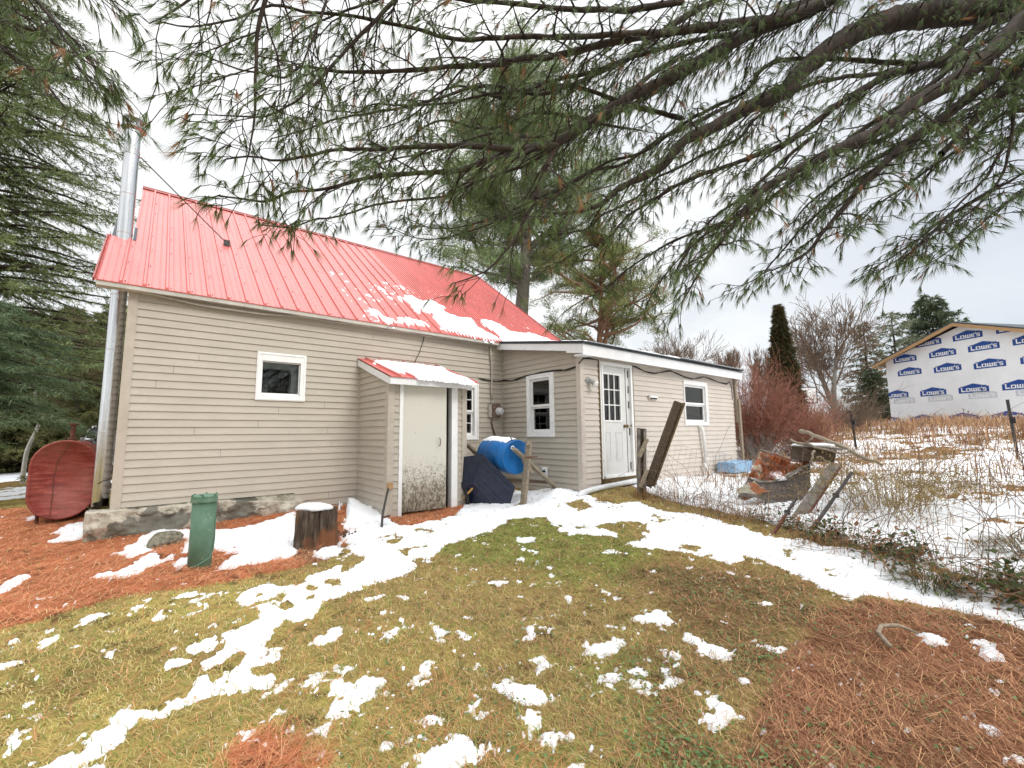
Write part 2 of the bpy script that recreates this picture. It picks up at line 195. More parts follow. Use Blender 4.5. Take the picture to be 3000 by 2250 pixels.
LIMBS=[
([(6.56,-8.00,4.75),(5.92,-7.60,4.50),(5.34,-7.24,4.34),(4.70,-6.84,4.15),(4.39,-6.65,3.97),(4.20,-6.54,3.81),(4.00,-6.42,3.61),(3.86,-6.33,3.41),(3.59,-6.17,3.24),(3.26,-5.98,3.00),(3.09,-5.88,2.89),(2.92,-5.79,2.68),(2.64,-5.64,2.49),(2.52,-5.57,2.36),(2.28,-5.45,2.27),(2.14,-5.38,2.27)],0.075,0.006),
([(4.76,-6.86,4.56),(4.29,-6.57,4.25),(3.92,-6.36,4.06),(3.78,-6.28,3.92),(3.43,-6.08,3.66),(3.11,-5.90,3.40),(2.71,-5.68,3.10),(2.44,-5.54,2.88),(2.24,-5.44,2.71),(2.11,-5.37,2.65),(1.82,-5.24,2.49),(1.65,-5.16,2.38),(1.40,-5.05,2.32),(1.20,-4.97,2.26),(1.01,-4.90,2.16),(0.89,-4.86,2.11),(0.78,-4.82,2.08),(0.67,-4.78,2.01),(0.57,-4.75,2.00),(0.46,-4.73,1.99)],0.04,0.004),
([(2.16,-5.52,2.63),(2.08,-5.49,2.47),(2.01,-5.47,2.27),(1.93,-5.45,2.10),(1.84,-5.43,1.92),(1.71,-5.38,1.75),(1.60,-5.33,1.68),(1.51,-5.29,1.64)],0.012,0.003),
([(2.16,-5.52,2.63),(1.83,-5.39,2.55),(1.50,-5.27,2.49),(1.22,-5.17,2.43),(0.94,-5.09,2.34),(0.78,-5.05,2.26),(0.66,-5.02,2.20),(0.54,-5.01,2.18),(0.44,-4.99,2.13)],0.016,0.003),
([(4.30,-6.70,4.27),(3.77,-6.40,3.92),(3.51,-6.26,3.83),(2.98,-5.98,3.64),(2.66,-5.82,3.51),(2.35,-5.67,3.35),(2.14,-5.57,3.24),(1.96,-5.49,3.18),(1.77,-5.41,3.08),(1.48,-5.29,2.98),(1.25,-5.20,2.88),(0.92,-5.09,2.77),(0.76,-5.05,2.74),(0.67,-5.02,2.65),(0.58,-5.00,2.64),(0.47,-4.98,2.61),(0.33,-4.97,2.61)],0.03,0.003),
([(2.67,-5.87,3.49),(2.24,-5.68,3.35),(1.75,-5.48,3.19),(1.55,-5.40,3.11),(1.38,-5.35,3.08),(1.25,-5.31,3.08),(1.06,-5.26,3.04),(0.88,-5.21,3.00),(0.72,-5.17,2.93),(0.57,-5.15,2.89),(0.44,-5.12,2.76),(0.27,-5.10,2.63),(0.17,-5.10,2.59)],0.014,0.003),
([(0.52,-5.43,2.89),(0.52,-5.38,2.67),(0.51,-5.34,2.54),(0.51,-5.31,2.34),(0.52,-5.29,2.23),(0.52,-5.27,2.12),(0.51,-5.24,2.01),(0.50,-5.21,1.93)],0.009,0.002),
([(5.29,-7.87,3.96),(4.83,-7.54,3.67),(4.57,-7.35,3.39),(4.30,-7.15,3.15),(4.10,-7.00,3.00),(3.90,-6.86,2.82),(3.65,-6.68,2.66),(3.38,-6.49,2.48),(3.22,-6.38,2.37),(3.14,-6.32,2.29),(3.03,-6.25,2.15),(2.92,-6.17,1.97),(2.84,-6.11,1.86),(2.73,-6.04,1.67),(2.69,-6.01,1.57)],0.055,0.004),
([(5.46,-7.87,3.81),(4.99,-7.52,3.46),(4.78,-7.37,3.32),(4.55,-7.20,3.10),(4.36,-7.06,2.94),(4.20,-6.94,2.80),(4.04,-6.83,2.63),(3.91,-6.73,2.48),(3.79,-6.64,2.31),(3.67,-6.56,2.15),(3.57,-6.49,2.02),(3.41,-6.38,1.92),(3.30,-6.30,1.87)],0.04,0.003),
([(5.31,-7.84,3.58),(4.87,-7.50,3.26),(4.69,-7.37,3.10),(4.52,-7.24,2.90),(4.36,-7.11,2.70)],0.035,0.02),
([(5.62,-7.54,4.27),(5.01,-7.11,3.81),(4.65,-6.87,3.66),(4.43,-6.73,3.51),(4.21,-6.57,3.32),(3.88,-6.35,3.01),(3.59,-6.16,2.85),(3.33,-6.00,2.73),(3.11,-5.86,2.62),(2.93,-5.74,2.48),(2.75,-5.63,2.33),(2.63,-5.55,2.17),(2.46,-5.45,2.08),(2.32,-5.36,1.97)],0.034,0.004),
([(4.95,-7.65,3.46),(4.72,-7.47,3.25),(4.67,-7.42,3.03),(4.61,-7.36,2.64),(4.55,-7.30,2.44),(4.41,-7.19,2.25),(4.24,-7.05,2.10),(4.02,-6.88,1.92),(3.85,-6.75,1.79)],0.016,0.003),
([(5.49,-7.82,3.29),(5.00,-7.47,2.96),(4.80,-7.33,2.73),(4.71,-7.27,2.58),(4.52,-7.14,2.37),(4.25,-6.96,2.08),(4.06,-6.84,2.08)],0.02,0.003),
([(5.74,-7.84,2.94),(5.36,-7.59,2.68),(5.13,-7.43,2.52),(4.92,-7.29,2.36),(4.72,-7.16,2.17),(4.49,-7.01,1.99),(4.36,-6.93,1.92)],0.018,0.003),
([(5.57,-7.50,3.37),(5.02,-7.15,2.99),(4.56,-6.86,2.64),(4.26,-6.68,2.40),(4.10,-6.58,2.20),(4.00,-6.52,2.09)],0.02,0.003),
([(3.92,-6.46,2.97),(3.62,-6.29,2.70),(3.39,-6.18,2.46),(3.18,-6.07,2.22),(2.98,-5.97,2.07),(2.84,-5.91,1.86)],0.012,0.003),
([(4.53,-6.22,4.17),(4.07,-5.91,3.80),(3.62,-5.61,3.48),(3.28,-5.39,3.17),(3.00,-5.21,3.05),(2.66,-5.00,2.79),(2.34,-4.80,2.56),(1.96,-4.57,2.36),(1.70,-4.42,2.30),(1.48,-4.32,2.37)],0.02,0.003),
([(4.11,-5.95,4.78),(3.60,-5.68,4.38),(3.04,-5.40,3.84),(2.46,-5.12,3.43),(1.98,-4.92,3.36),(1.54,-4.75,3.10),(1.20,-4.63,2.94),(0.99,-4.56,2.82),(0.83,-4.52,2.70),(0.69,-4.48,2.61)],0.02,0.003),
([(3.03,-5.97,3.89),(2.55,-5.75,3.68),(2.17,-5.59,3.57),(1.80,-5.46,3.47),(1.47,-5.35,3.38),(1.23,-5.28,3.31),(0.97,-5.20,3.11),(0.79,-5.16,2.94),(0.67,-5.15,2.78)],0.016,0.003),
([(3.71,-5.57,3.54),(3.20,-5.35,3.55),(2.65,-5.13,3.57),(2.23,-4.94,3.35),(1.81,-4.80,3.32),(1.50,-4.69,3.00),(1.27,-4.61,2.85)],0.016,0.003),
([(0.80,-5.43,3.09),(0.76,-5.40,2.82),(0.72,-5.37,2.61),(0.67,-5.33,2.38),(0.64,-5.31,2.25)],0.006,0.002),
([(0.35,-5.16,2.91),(0.24,-5.10,2.72),(0.12,-5.03,2.59),(0.07,-5.01,2.61)],0.006,0.002),
([(1.24,-5.44,3.32),(1.01,-5.33,2.94),(0.87,-5.26,2.71),(0.73,-5.20,2.47),(0.60,-5.14,2.33),(0.47,-5.09,2.28),(0.30,-5.02,2.25)],0.009,0.002)]
LIMBS_B=[
([(-1.16,-3.25,3.86),(-0.71,-3.70,3.37),(-0.54,-3.87,3.17),(-0.43,-3.98,3.01),(-0.29,-4.13,2.90),(-0.16,-4.26,2.74),(-0.05,-4.38,2.55)],0.02,0.003),
([(-0.80,-3.64,3.65),(-0.44,-4.05,3.25),(-0.29,-4.23,3.04),(-0.21,-4.33,2.88),(-0.11,-4.45,2.71),(-0.04,-4.53,2.64)],0.012,0.003),
([(-0.55,-3.98,3.62),(-0.26,-4.30,3.24),(-0.13,-4.43,3.05),(-0.03,-4.55,2.95),(0.04,-4.63,2.86)],0.01,0.002),
([(-0.93,-3.23,3.36),(-0.68,-3.50,3.20),(-0.46,-3.72,2.98),(-0.34,-3.85,2.83),(-0.22,-3.99,2.62)],0.01,0.003)]
ROOFSNOW=[[(4.45,1.29),(4.62,1.28),(4.77,1.12),(5.10,1.29),(5.19,1.03),(5.41,1.14),(5.13,0.84),(5.25,0.72),(5.49,0.64),(5.81,0.74),(5.70,0.39),(5.78,0.19),(5.95,0.02),(6.00,-0.11),(5.25,-0.14),(4.98,-0.14),(4.87,-0.03),(4.66,-0.08),(4.64,0.32),(4.64,0.46),(4.79,0.58),(4.57,0.66),(4.32,0.51),(4.40,0.83),(4.33,1.04)],
[(6.00,0.71),(6.45,0.80),(6.63,0.61),(6.67,0.38),(7.39,0.51),(7.94,0.36),(7.77,0.12),(6.05,-0.24),(6.00,-0.11),(6.15,0.21),(6.04,0.33),(5.98,0.47)],
[(4.19,1.11),(4.30,1.07),(4.16,0.86)],
[(3.30,0.35),(3.41,0.22),(3.43,-0.00),(3.30,0.02),(3.25,0.16)],
[(3.46,0.07),(3.63,0.06),(3.65,-0.06),(3.42,-0.10)],
[(3.73,0.18),(3.85,0.12),(3.91,-0.02),(3.69,-0.05)],
[(3.95,0.25),(4.08,0.19),(4.12,-0.03),(3.93,-0.02)],
[(4.15,0.17),(4.32,0.12),(4.36,-0.03),(4.12,-0.03)],
[(2.99,0.02),(3.15,0.01),(2.99,-0.07)],
[(3.98,1.07),(4.05,0.94),(3.94,0.88)],
[(4.46,1.69),(4.69,1.74),(4.49,1.57)]]
PORCHSNOW=[[(3.04,-0.40),(3.18,-0.25),(3.36,-0.19),(3.50,-0.23),(3.79,-0.26),(4.07,-0.19),(4.25,-0.33),(4.51,-0.22),(4.37,-0.69),(4.36,-0.98),(4.45,-1.23),(4.39,-1.46),(4.14,-1.48),(4.04,-1.39),(3.79,-1.42),(3.68,-1.33),(3.42,-1.41),(3.35,-1.10),(3.22,-0.97),(3.20,-0.71),(3.12,-0.60)]]
CABLE1=[(5.467,-0.030,1.923),(5.577,-0.030,1.899),(5.688,-0.030,1.881),(5.899,-0.030,1.882),(6.033,-0.030,1.900),(6.076,-0.081,1.916),(6.076,-0.307,1.874),(6.076,-0.506,1.887),(6.076,-0.794,1.921),(6.076,-0.886,1.930),(6.077,-1.243,1.959),(6.076,-1.594,1.958),(6.076,-1.768,1.935),(6.077,-1.892,1.926),(6.076,-2.125,1.944),(6.076,-2.192,2.002),(6.043,-2.252,2.012),(6.151,-2.252,2.107),(6.285,-2.252,2.116),(6.560,-2.252,2.110)]
CABLE2=[(7.596,-2.252,2.097),(7.794,-2.252,2.065),(8.050,-2.252,2.021),(8.392,-2.252,2.017),(8.696,-2.252,2.052),(9.015,-2.252,2.106),(9.258,-2.252,2.087),(9.507,-2.252,2.051),(9.266,-2.252,2.066),(9.570,-2.252,2.016),(9.987,-2.252,1.997),(10.264,-2.252,2.059),(10.511,-2.252,2.095),(10.831,-2.252,2.057),(11.278,-2.252,2.015),(11.713,-2.252,2.007),(11.886,-2.252,2.075),(11.970,-2.252,1.929),(11.990,-2.252,1.628)]
CABLE3=[(5.027,-0.030,2.697),(5.297,-0.030,2.700),(5.594,-0.030,2.710),(5.691,-0.030,2.679),(5.805,-0.030,2.640),(5.971,-0.030,2.586),(6.076,-0.014,2.567),(6.076,-0.065,2.378),(6.076,-0.021,2.209),(6.076,-0.114,2.098)]
CABLE4=[(4.206,-0.030,2.658),(4.187,-0.030,2.525),(4.105,-0.030,2.288),(4.017,-0.030,2.118)]
MAST=[(5.939,-0.050,2.716),(5.839,-0.050,2.694),(5.773,-0.050,2.633),(5.753,-0.050,2.492),(5.772,-0.050,2.349),(5.787,-0.050,2.166),(5.794,-0.050,1.971),(5.777,-0.050,1.774),(5.780,-0.050,1.645),(5.800,-0.050,1.452)]
COND=[(5.790,-0.040,1.089),(5.797,-0.040,0.987),(5.829,-0.040,0.872),(5.885,-0.040,0.738),(5.982,-0.040,0.692),(6.099,-0.040,0.690)]
BOX=[(8.211,-4.972,0.533),(8.221,-5.369,0.492),(8.191,-4.924,0.315),(8.192,-5.318,0.311)]
LOGS=[[(8.584,-4.797,0.790),(8.511,-4.987,0.714),(8.467,-5.324,0.571),(8.348,-5.597,0.430),(8.359,-5.850,0.296)],[(8.119,-4.778,0.628),(8.084,-5.003,0.575),(8.148,-5.306,0.482),(8.136,-5.422,0.443)],[(8.083,-5.005,0.597),(8.170,-5.092,0.690)],[(7.941,-5.134,0.495),(7.818,-5.148,0.395),(7.817,-5.131,0.279)],[(8.238,-5.515,0.495),(8.031,-5.463,0.428)],[(7.878,-5.201,0.410),(7.733,-5.459,0.310),(7.633,-5.623,0.217)]]
PLANK=[(6.573,-5.225,-0.304),(6.687,-5.315,-0.341),(7.809,-5.403,0.394),(7.900,-5.461,0.271)]
CARPT=[(8.094,-4.340,0.471),(8.216,-4.435,0.422),(8.235,-4.576,0.379),(8.271,-4.727,0.303),(8.369,-4.937,0.279)]
CARPF=[(7.539,-4.340,0.054),(7.498,-4.495,0.004),(7.691,-4.658,0.012),(7.911,-4.789,0.093),(8.355,-4.950,0.269)]
CARPM=[(7.821,-4.344,0.262),(7.833,-4.474,0.189),(7.938,-4.621,0.135),(8.111,-4.768,0.155),(8.374,-4.940,0.273)]
CARPH=[(7.020,-4.401,-0.154),(7.189,-4.602,-0.191),(7.432,-4.734,-0.233),(7.828,-4.921,-0.327),(8.350,-4.929,-0.118)]
CARPL=[(7.104,-4.347,-0.104),(7.335,-4.424,-0.000),(7.445,-4.514,-0.012),(7.022,-4.398,-0.186),(7.218,-4.561,-0.188),(7.468,-4.651,-0.109)]
CAM=[[0.7670842479910757, -0.6414833465998853, -0.008992914932176993], [-0.06361168575887417, -0.09000023825280326, 0.9939082002626566], [0.638384923003984, 0.7618392698919575, 0.10984360214271303]]
EXPO=0.30; SUN_E=1.5
# ---------------------------------------------------------------- camera, light, sky
cam = bpy.data.cameras.new('Camera'); co = bpy.data.objects.new('Camera', cam); COL.objects.link(co)
cam.sensor_width = 36; cam.lens = 1293.4934/3000*36; cam.clip_end = 2000; cam.clip_start = .02
_r = CAM; CP = V3(.2118, -7.3645, .7977)
co.matrix_world = Matrix(((_r[0][0],_r[1][0],-_r[2][0],CP[0]),(_r[0][1],_r[1][1],-_r[2][1],CP[1]),(_r[0][2],_r[1][2],-_r[2][2],CP[2]),(0,0,0,1)))
SC.camera = co
SC.view_settings.view_transform = 'Standard'; SC.view_settings.look = 'None'; SC.view_settings.gamma = 1
SC.view_settings.exposure = EXPO
SUN_EL, SUN_AZ = math.radians(40), math.radians(172)     # azimuth measured from +Y towards +X
sd = V3(math.sin(SUN_AZ)*math.cos(SUN_EL), math.cos(SUN_AZ)*math.cos(SUN_EL), math.sin(SUN_EL))
sl = bpy.data.lights.new('Sun', 'SUN'); sl.energy = SUN_E; sl.angle = math.radians(22); sl.color = (1, .96, .9)
so = bpy.data.objects.new('Sun', sl); COL.objects.link(so)
so.rotation_euler = Vector(-sd).to_track_quat('-Z', 'Y').to_euler()
W = bpy.data.worlds.new('World'); SC.world = W; W.use_nodes = True; nt = W.node_tree
for n in list(nt.nodes): nt.nodes.remove(n)
out = nt.nodes.new('ShaderNodeOutputWorld')
sky = nt.nodes.new('ShaderNodeTexSky'); sky.sky_type = 'NISHITA'; sky.sun_disc = False
sky.sun_elevation = SUN_EL; sky.sun_rotation = SUN_AZ; sky.air_density = 1; sky.dust_density = 2
b1 = nt.nodes.new('ShaderNodeBackground'); b1.inputs[1].default_value = .11; nt.links.new(sky.outputs[0], b1.inputs[0])
tc = nt.nodes.new('ShaderNodeTexCoord')
sep = nt.nodes.new('ShaderNodeSeparateXYZ'); nt.links.new(tc.outputs['Generated'], sep.inputs[0])
# cloud sheet: project the direction on a layer overhead
mx = nd(nt, 'ShaderNodeMath', operation='ADD'); nt.links.new(sep.outputs[2], mx.inputs[0]); mx.inputs[1].default_value = .22
dv = nt.nodes.new('ShaderNodeVectorMath'); dv.operation = 'DIVIDE'; nt.links.new(tc.outputs['Generated'], dv.inputs[0])
cb = nt.nodes.new('ShaderNodeCombineXYZ')
for i in range(3): nt.links.new(mx.outputs[0], cb.inputs[i])
nt.links.new(cb.outputs[0], dv.inputs[1])
nz = nd(nt, 'ShaderNodeTexNoise', Scale=1.5, Detail=7, Roughness=.52, Distortion=.4); nt.links.new(dv.outputs[0], nz.inputs['Vector'])
cl = ramp(nt, nz.outputs['Fac'], [(.30, (.75,.78,.815)), (.45, (.88,.90,.915)), (.60, (.96,.965,.96))])
el = nt.nodes.new('ShaderNodeMapRange'); nt.links.new(sep.outputs[2], el.inputs[0])
for i, v in ((1, .70), (2, 1.0), (3, .98), (4, 3.6)): el.inputs[i].default_value = v
b2 = nt.nodes.new('ShaderNodeBackground'); nt.links.new(cl, b2.inputs[0]); nt.links.new(el.outputs[0], b2.inputs[1])
nz2 = nd(nt, 'ShaderNodeTexNoise', Scale=.9, Detail=3, Roughness=.5); nt.links.new(dv.outputs[0], nz2.inputs['Vector'])
# thinner cloud low in the east lets the blue through
dt = nt.nodes.new('ShaderNodeVectorMath'); dt.operation = 'DOT_PRODUCT'; nt.links.new(tc.outputs['Generated'], dt.inputs[0]); dt.inputs[1].default_value = (.96,-.05,.25)
th = nt.nodes.new('ShaderNodeMapRange'); nt.links.new(dt.outputs['Value'], th.inputs[0])
for i, v in ((1, .84), (2, .99), (3, .04), (4, .42)): th.inputs[i].default_value = v
inv = nd(nt, 'ShaderNodeMath', operation='SUBTRACT'); inv.inputs[0].default_value = 1; nt.links.new(th.outputs[0], inv.inputs[1])
ms = nt.nodes.new('ShaderNodeMixShader'); nt.links.new(inv.outputs[0], ms.inputs[0])
nt.links.new(b1.outputs[0], ms.inputs[1]); nt.links.new(b2.outputs[0], ms.inputs[2]); nt.links.new(ms.outputs[0], out.inputs[0])
SC.cycles.max_bounces = 6; SC.cycles.transparent_max_bounces = 8; SC.cycles.use_denoising = True
SC.cycles.sample_clamp_indirect = 4
# ---------------------------------------------------------------- materials
def siding_mat(name, c, dirt):
    m, nt, b = base(name, .55, .25)
    f = noise(nt, 2.2, 6, .6, stretch=(1,1,2.5)); f2 = noise(nt, 60, 3, .6, stretch=(.4,.4,2))
    col = ramp(nt, f, [(.3, tuple(x*.93 for x in c)), (.7, tuple(min(1, x*1.05) for x in c))])
    col = mixc(nt, ramp(nt, f2, [(.35, (0,0,0)), (.8, (.16,.16,.16))]), col, dirt)
    nt.links.new(col, b.inputs['Base Color']); bump(nt, b, f2, .12, .002); return m
M = {}
M['siding'] = siding_mat('vinyl siding', (.475,.43,.365), (.20,.17,.13))
M['siding2'] = siding_mat('pale vinyl siding', (.585,.53,.475), (.3,.26,.22))
M['trim'] = pm('taupe corner trim', (.42,.37,.31), (.48,.43,.36), 5, .5)
M['trim2'] = pm('pale corner trim', (.50,.44,.39), (.56,.50,.44), 5, .5)
M['eave'] = pm('weathered eave board', (.44,.42,.38), (.56,.54,.49), 4, .6, dirt=((.2,.17,.14), 9, .58, .75))
M['white'] = pm('white painted wood', (.76,.76,.75), (.84,.84,.83), 5, .45, dirt=((.42,.38,.32), 7, .62, .82))
M['fascia'] = pm('white aluminium fascia', (.74,.75,.76), (.82,.83,.84), 3, .4, dirt=((.5,.47,.42), 5, .62, .8))
def roof_mat(name, c, rough):
    m, nt, b = base(name, rough, .75)
    f = noise(nt, 3, 6, .6, stretch=(1,.25,.25)); f2 = noise(nt, 14, 5, .7)
    col = ramp(nt, f, [(.3, tuple(x*.85 for x in c)), (.7, tuple(min(1,x*1.15) for x in c))])
    col = mixc(nt, ramp(nt, f2, [(.55, (0,0,0)), (.8, (.5,.5,.5))]), col, (.60,.36,.33))
    nt.links.new(col, b.inputs['Base Color'])
    nt.links.new(ramp(nt, f2, [(.3, (rough-.08,)*3), (.7, (rough+.15,)*3)]), b.inputs['Roughness']); return m
M['roof'] = roof_mat('red metal roofing', (.53,.11,.095), .30)
M['roofdark'] = pm('dark red ridge metal', (.28,.06,.05), (.36,.08,.07), 6, .4)
M['asphalt'] = pm('dark roll roofing', (.03,.04,.045), (.08,.09,.10), 12, .5)
M['shadowgap'] = pm('dark gap', (.012,.011,.010), (.02,.018,.016), 5, .9)
M['steel'] = pm('polished stainless steel', (.55,.56,.57), (.78,.79,.80), 3, .14, .5, 1, stretch=(9,9,.25), bmp=.35, bd=.02)
M['band'] = pm('galvanised band', (.42,.44,.45), (.6,.62,.63), 10, .35, .5, 1)
M['rustmetal'] = pm('brown weathered metal', (.10,.06,.045), (.20,.12,.09), 20, .6, dirt=((.35,.33,.31), 15, .55, .7))
M['glassmeter'] = pm('meter glass', (.45,.46,.47), (.65,.66,.67), 14, .1, .6)
m, nt, b = base('concrete rubble foundation', .9, .2)
f = noise(nt, 5, 9, .7); f2 = noise(nt, 17, 7, .7); f3 = noise(nt, 2.3, 4, .6)
c = ramp(nt, f, [(.25, (.15,.13,.10)), (.40, (.38,.34,.27)), (.56, (.56,.52,.43)), (.72, (.68,.64,.55))])
c = mixc(nt, ramp(nt, f2, [(.5, (0,0,0)), (.68, (.7,.7,.7))]), c, (.16,.145,.115))
c = mixc(nt, ramp(nt, f3, [(.52, (0,0,0)), (.56, (.85,.85,.85))]), c, (.115,.11,.09))
nt.links.new(c, b.inputs['Base Color']); bump(nt, b, f, .8, .05); M['stone'] = m
M['rock'] = pm('mossy rock', (.09,.085,.06), (.30,.27,.20), 18, .9, bmp=.8, bd=.03)
M['snow'] = pm('snow', (.74,.76,.79), (.84,.85,.865), 25, .6, .3, bmp=.55, bd=.012, det=8)
m, nt, b = base('rusty red tank paint', .5, .3)
f = noise(nt, 4, 8, .7, stretch=(1,1,6)); f2 = noise(nt, 24, 5, .7); f3 = noise(nt, 1.8, 4, .6)
c = ramp(nt, f, [(.3, (.08,.010,.008)), (.5, (.22,.030,.024)), (.72, (.40,.12,.09))])
c = mixc(nt, ramp(nt, f2, [(.52, (0,0,0)), (.75, (.7,.7,.7))]), c, (.13,.03,.02))
c = mixc(nt, ramp(nt, f3, [(.4, (0,0,0)), (.7, (.6,.6,.6))]), c, (.33,.12,.09))
nt.links.new(c, b.inputs['Base Color']); bump(nt, b, f2, .2, .005); M['tank'] = m
M['rust'] = pm('rust', (.07,.03,.02), (.18,.07,.045), 20, .8, bmp=.3)
M['green'] = pm('green painted steel casing', (.085,.17,.115), (.13,.23,.16), 8, .5, dirt=((.30,.33,.27), 16, .6, .75))
M['black'] = pm('black plastic', (.012,.012,.014), (.028,.028,.03), 12, .45)
M['cartblue'] = pm('dark navy poly tub', (.008,.012,.028), (.018,.024,.05), 8, .38, .4)
M['drum'] = pm('blue plastic drum', (.006,.105,.33), (.012,.15,.43), 5, .35, .45, dirt=((.03,.05,.12), 9, .6, .8))
M['bung'] = pm('white plastic', (.72,.74,.76), (.82,.83,.84), 8, .4)
M['oldwood'] = pm('grey weathered timber', (.17,.135,.095), (.36,.30,.225), 7, .85, stretch=(2,2,14), bmp=.4, dirt=((.08,.06,.04), 5, .58, .75))
M['oldwoodx'] = pm('grey weathered board', (.13,.115,.095), (.29,.265,.235), 9, .85, bmp=.4, dirt=((.09,.075,.055), 6, .5, .7))
M['darkwood'] = pm('dark brown timber', (.045,.032,.022), (.12,.085,.055), 8, .85, stretch=(3,3,10), bmp=.35, dirt=((.2,.15,.1), 5, .6, .8))
M['sillwood'] = pm('stained oak step', (.07,.045,.02), (.17,.115,.05), 6, .8, stretch=(1,6,6))
M['yellow'] = pm('yellow wood handle', (.42,.24,.06), (.55,.34,.10), 10, .6)
M['greywhite'] = pm('white corrugated drain pipe', (.60,.61,.62), (.74,.75,.76), 12, .45)
M['pvc'] = pm('white pvc pipe', (.68,.67,.64), (.78,.77,.74), 12, .45)
M['tubblue'] = pm('light blue plastic tub', (.20,.36,.55), (.30,.47,.66), 6, .4)
M['iron'] = pm('dark iron', (.035,.033,.03), (.075,.07,.065), 14, .6)
M['cable'] = pm('black cable', (.012,.012,.012), (.03,.028,.026), 14, .6)
M['mast'] = pm('painted grey conduit', (.36,.33,.28), (.46,.42,.36), 14, .55)
# OSB door: pale paint worn to strands towards the foot
m, nt, b = base('worn painted chipboard door', .6, .25)
tcn = nt.nodes.new('ShaderNodeTexCoord'); sp = nt.nodes.new('ShaderNodeSeparateXYZ'); nt.links.new(tcn.outputs['Object'], sp.inputs[0])
vo = nd(nt, 'ShaderNodeTexVoronoi', Scale=38); mp = nt.nodes.new('ShaderNodeMapping'); mp.inputs['Scale'].default_value = (1,1,.55); mp.inputs['Rotation'].default_value = (0,.6,0)
nt.links.new(tcn.outputs['Object'], mp.inputs[0]); nt.links.new(mp.outputs[0], vo.inputs['Vector'])
f = noise(nt, 9, 8, .75); f5 = noise(nt, 55, 4, .7, stretch=(1,1,.5), dist=1.5)
hr = nt.nodes.new('ShaderNodeMapRange'); nt.links.new(sp.outputs[2], hr.inputs[0])
for i, v in ((1, -.05), (2, .95), (3, .40), (4, -.06)): hr.inputs[i].default_value = v
ad = nd(nt, 'ShaderNodeMath', operation='ADD'); nt.links.new(f5, ad.inputs[0]); nt.links.new(hr.outputs[0], ad.inputs[1])
ad2 = nd(nt, 'ShaderNodeMath', operation='MULTIPLY_ADD'); nt.links.new(f, ad2.inputs[0]); ad2.inputs[1].default_value = .35; nt.links.new(ad.outputs[0], ad2.inputs[2])
worn = ramp(nt, vo.outputs['Color'], [(.1, (.10,.085,.06)), (.5, (.22,.19,.14)), (.9, (.40,.36,.29))])
c = mixc(nt, ramp(nt, ad2.outputs[0], [(.76, (0,0,0)), (.86, (1,1,1))]), (.62,.60,.53), worn)
nt.links.new(c, b.inputs['Base Color']); bump(nt, b, vo.outputs['Distance'], .2, .004); M['osb'] = m
M['doorwhite'] = pm('white steel door', (.62,.625,.61), (.70,.70,.69), 4, .4, dirt=((.4,.36,.29), 4, .66, .85))
m = bpy.data.materials.new('window glass'); m.use_nodes = True; nt = m.node_tree
for n in list(nt.nodes): nt.nodes.remove(n)
o_ = nt.nodes.new('ShaderNodeOutputMaterial'); tr = nt.nodes.new('ShaderNodeBsdfTransparent'); tr.inputs[0].default_value = (.75,.78,.78,1)
gl = nd(nt, 'ShaderNodeBsdfGlossy', Roughness=.02); fr = nd(nt, 'ShaderNodeFresnel', IOR=1.6); mx_ = nt.nodes.new('ShaderNodeMixShader')
nt.links.new(fr.outputs[0], mx_.inputs[0]); nt.links.new(tr.outputs[0], mx_.inputs[1]); nt.links.new(gl.outputs[0], mx_.inputs[2]); nt.links.new(mx_.outputs[0], o_.inputs[0]); M['glass'] = m
M['screen'] = pm('dusty insect screen', (.16,.17,.17), (.30,.31,.31), 4, .6)
M['brass'] = pm('tarnished brass knob', (.14,.09,.045), (.25,.17,.08), 12, .4, .5, .7)
M['lamp'] = pm('white lamp glass', (.72,.71,.66), (.82,.81,.76), 9, .3)
M['lampgrey'] = pm('grey lamp holder', (.25,.26,.26), (.4,.41,.41), 9, .5)
M['bark'] = pm('dark pine bark', (.022,.017,.014), (.065,.048,.038), 9, .9, stretch=(3,3,1), bmp=.5, dirt=((.12,.13,.08), 6, .6, .8))
M['barkred'] = pm('reddish pine bark', (.14,.075,.045), (.32,.19,.12), 7, .9, stretch=(3,3,1), bmp=.5)
M['barkgrey'] = pm('grey bark', (.13,.115,.10), (.27,.25,.22), 8, .9, stretch=(3,3,1), bmp=.3)
M['barkbirch'] = pm('pale birch bark', (.55,.53,.49), (.72,.70,.66), 8, .7, dirt=((.12,.11,.10), 9, .6, .68))
M['twig'] = pm('brown twigs', (.13,.09,.065), (.24,.17,.12), 8, .85)
M['twigred'] = pm('red twigs', (.22,.085,.055), (.36,.16,.105), 4, .7)
M['needle'] = colmat('pine needles', .55, .3, .20)
M['leafy'] = colmat('leaves', .7, .2, .15)
M['blade'] = colmat('grass blades', .75, .15, .2)
M['litter'] = colmat('fallen needles', .8, .15)
m, nt, b = base('ground soil', .95, .1)
a = nd(nt, 'ShaderNodeVertexColor', layer_name='col')
f = noise(nt, 22, 8, .75); f2 = noise(nt, 90, 4, .7)
c = mixc(nt, 1.0, a.outputs[0], ramp(nt, f, [(.25, (.55,.5,.45)), (.75, (1.3,1.25,1.2))]), 'MULTIPLY')
c = mixc(nt, ramp(nt, f2, [(.45, (0,0,0)), (.75, (.5,.5,.5))]), c, (.06,.045,.025))
nt.links.new(c, b.inputs['Base Color']); bump(nt, b, f2, .6, .015); M['ground'] = m
m, nt, b = base('bark stump', .95, .15)
f = noise(nt, 10, 8, .7, stretch=(2.5,2.5,.35)); c = ramp(nt, f, [(.3, (.02,.014,.010)), (.5, (.085,.062,.045)), (.7, (.22,.18,.145))])
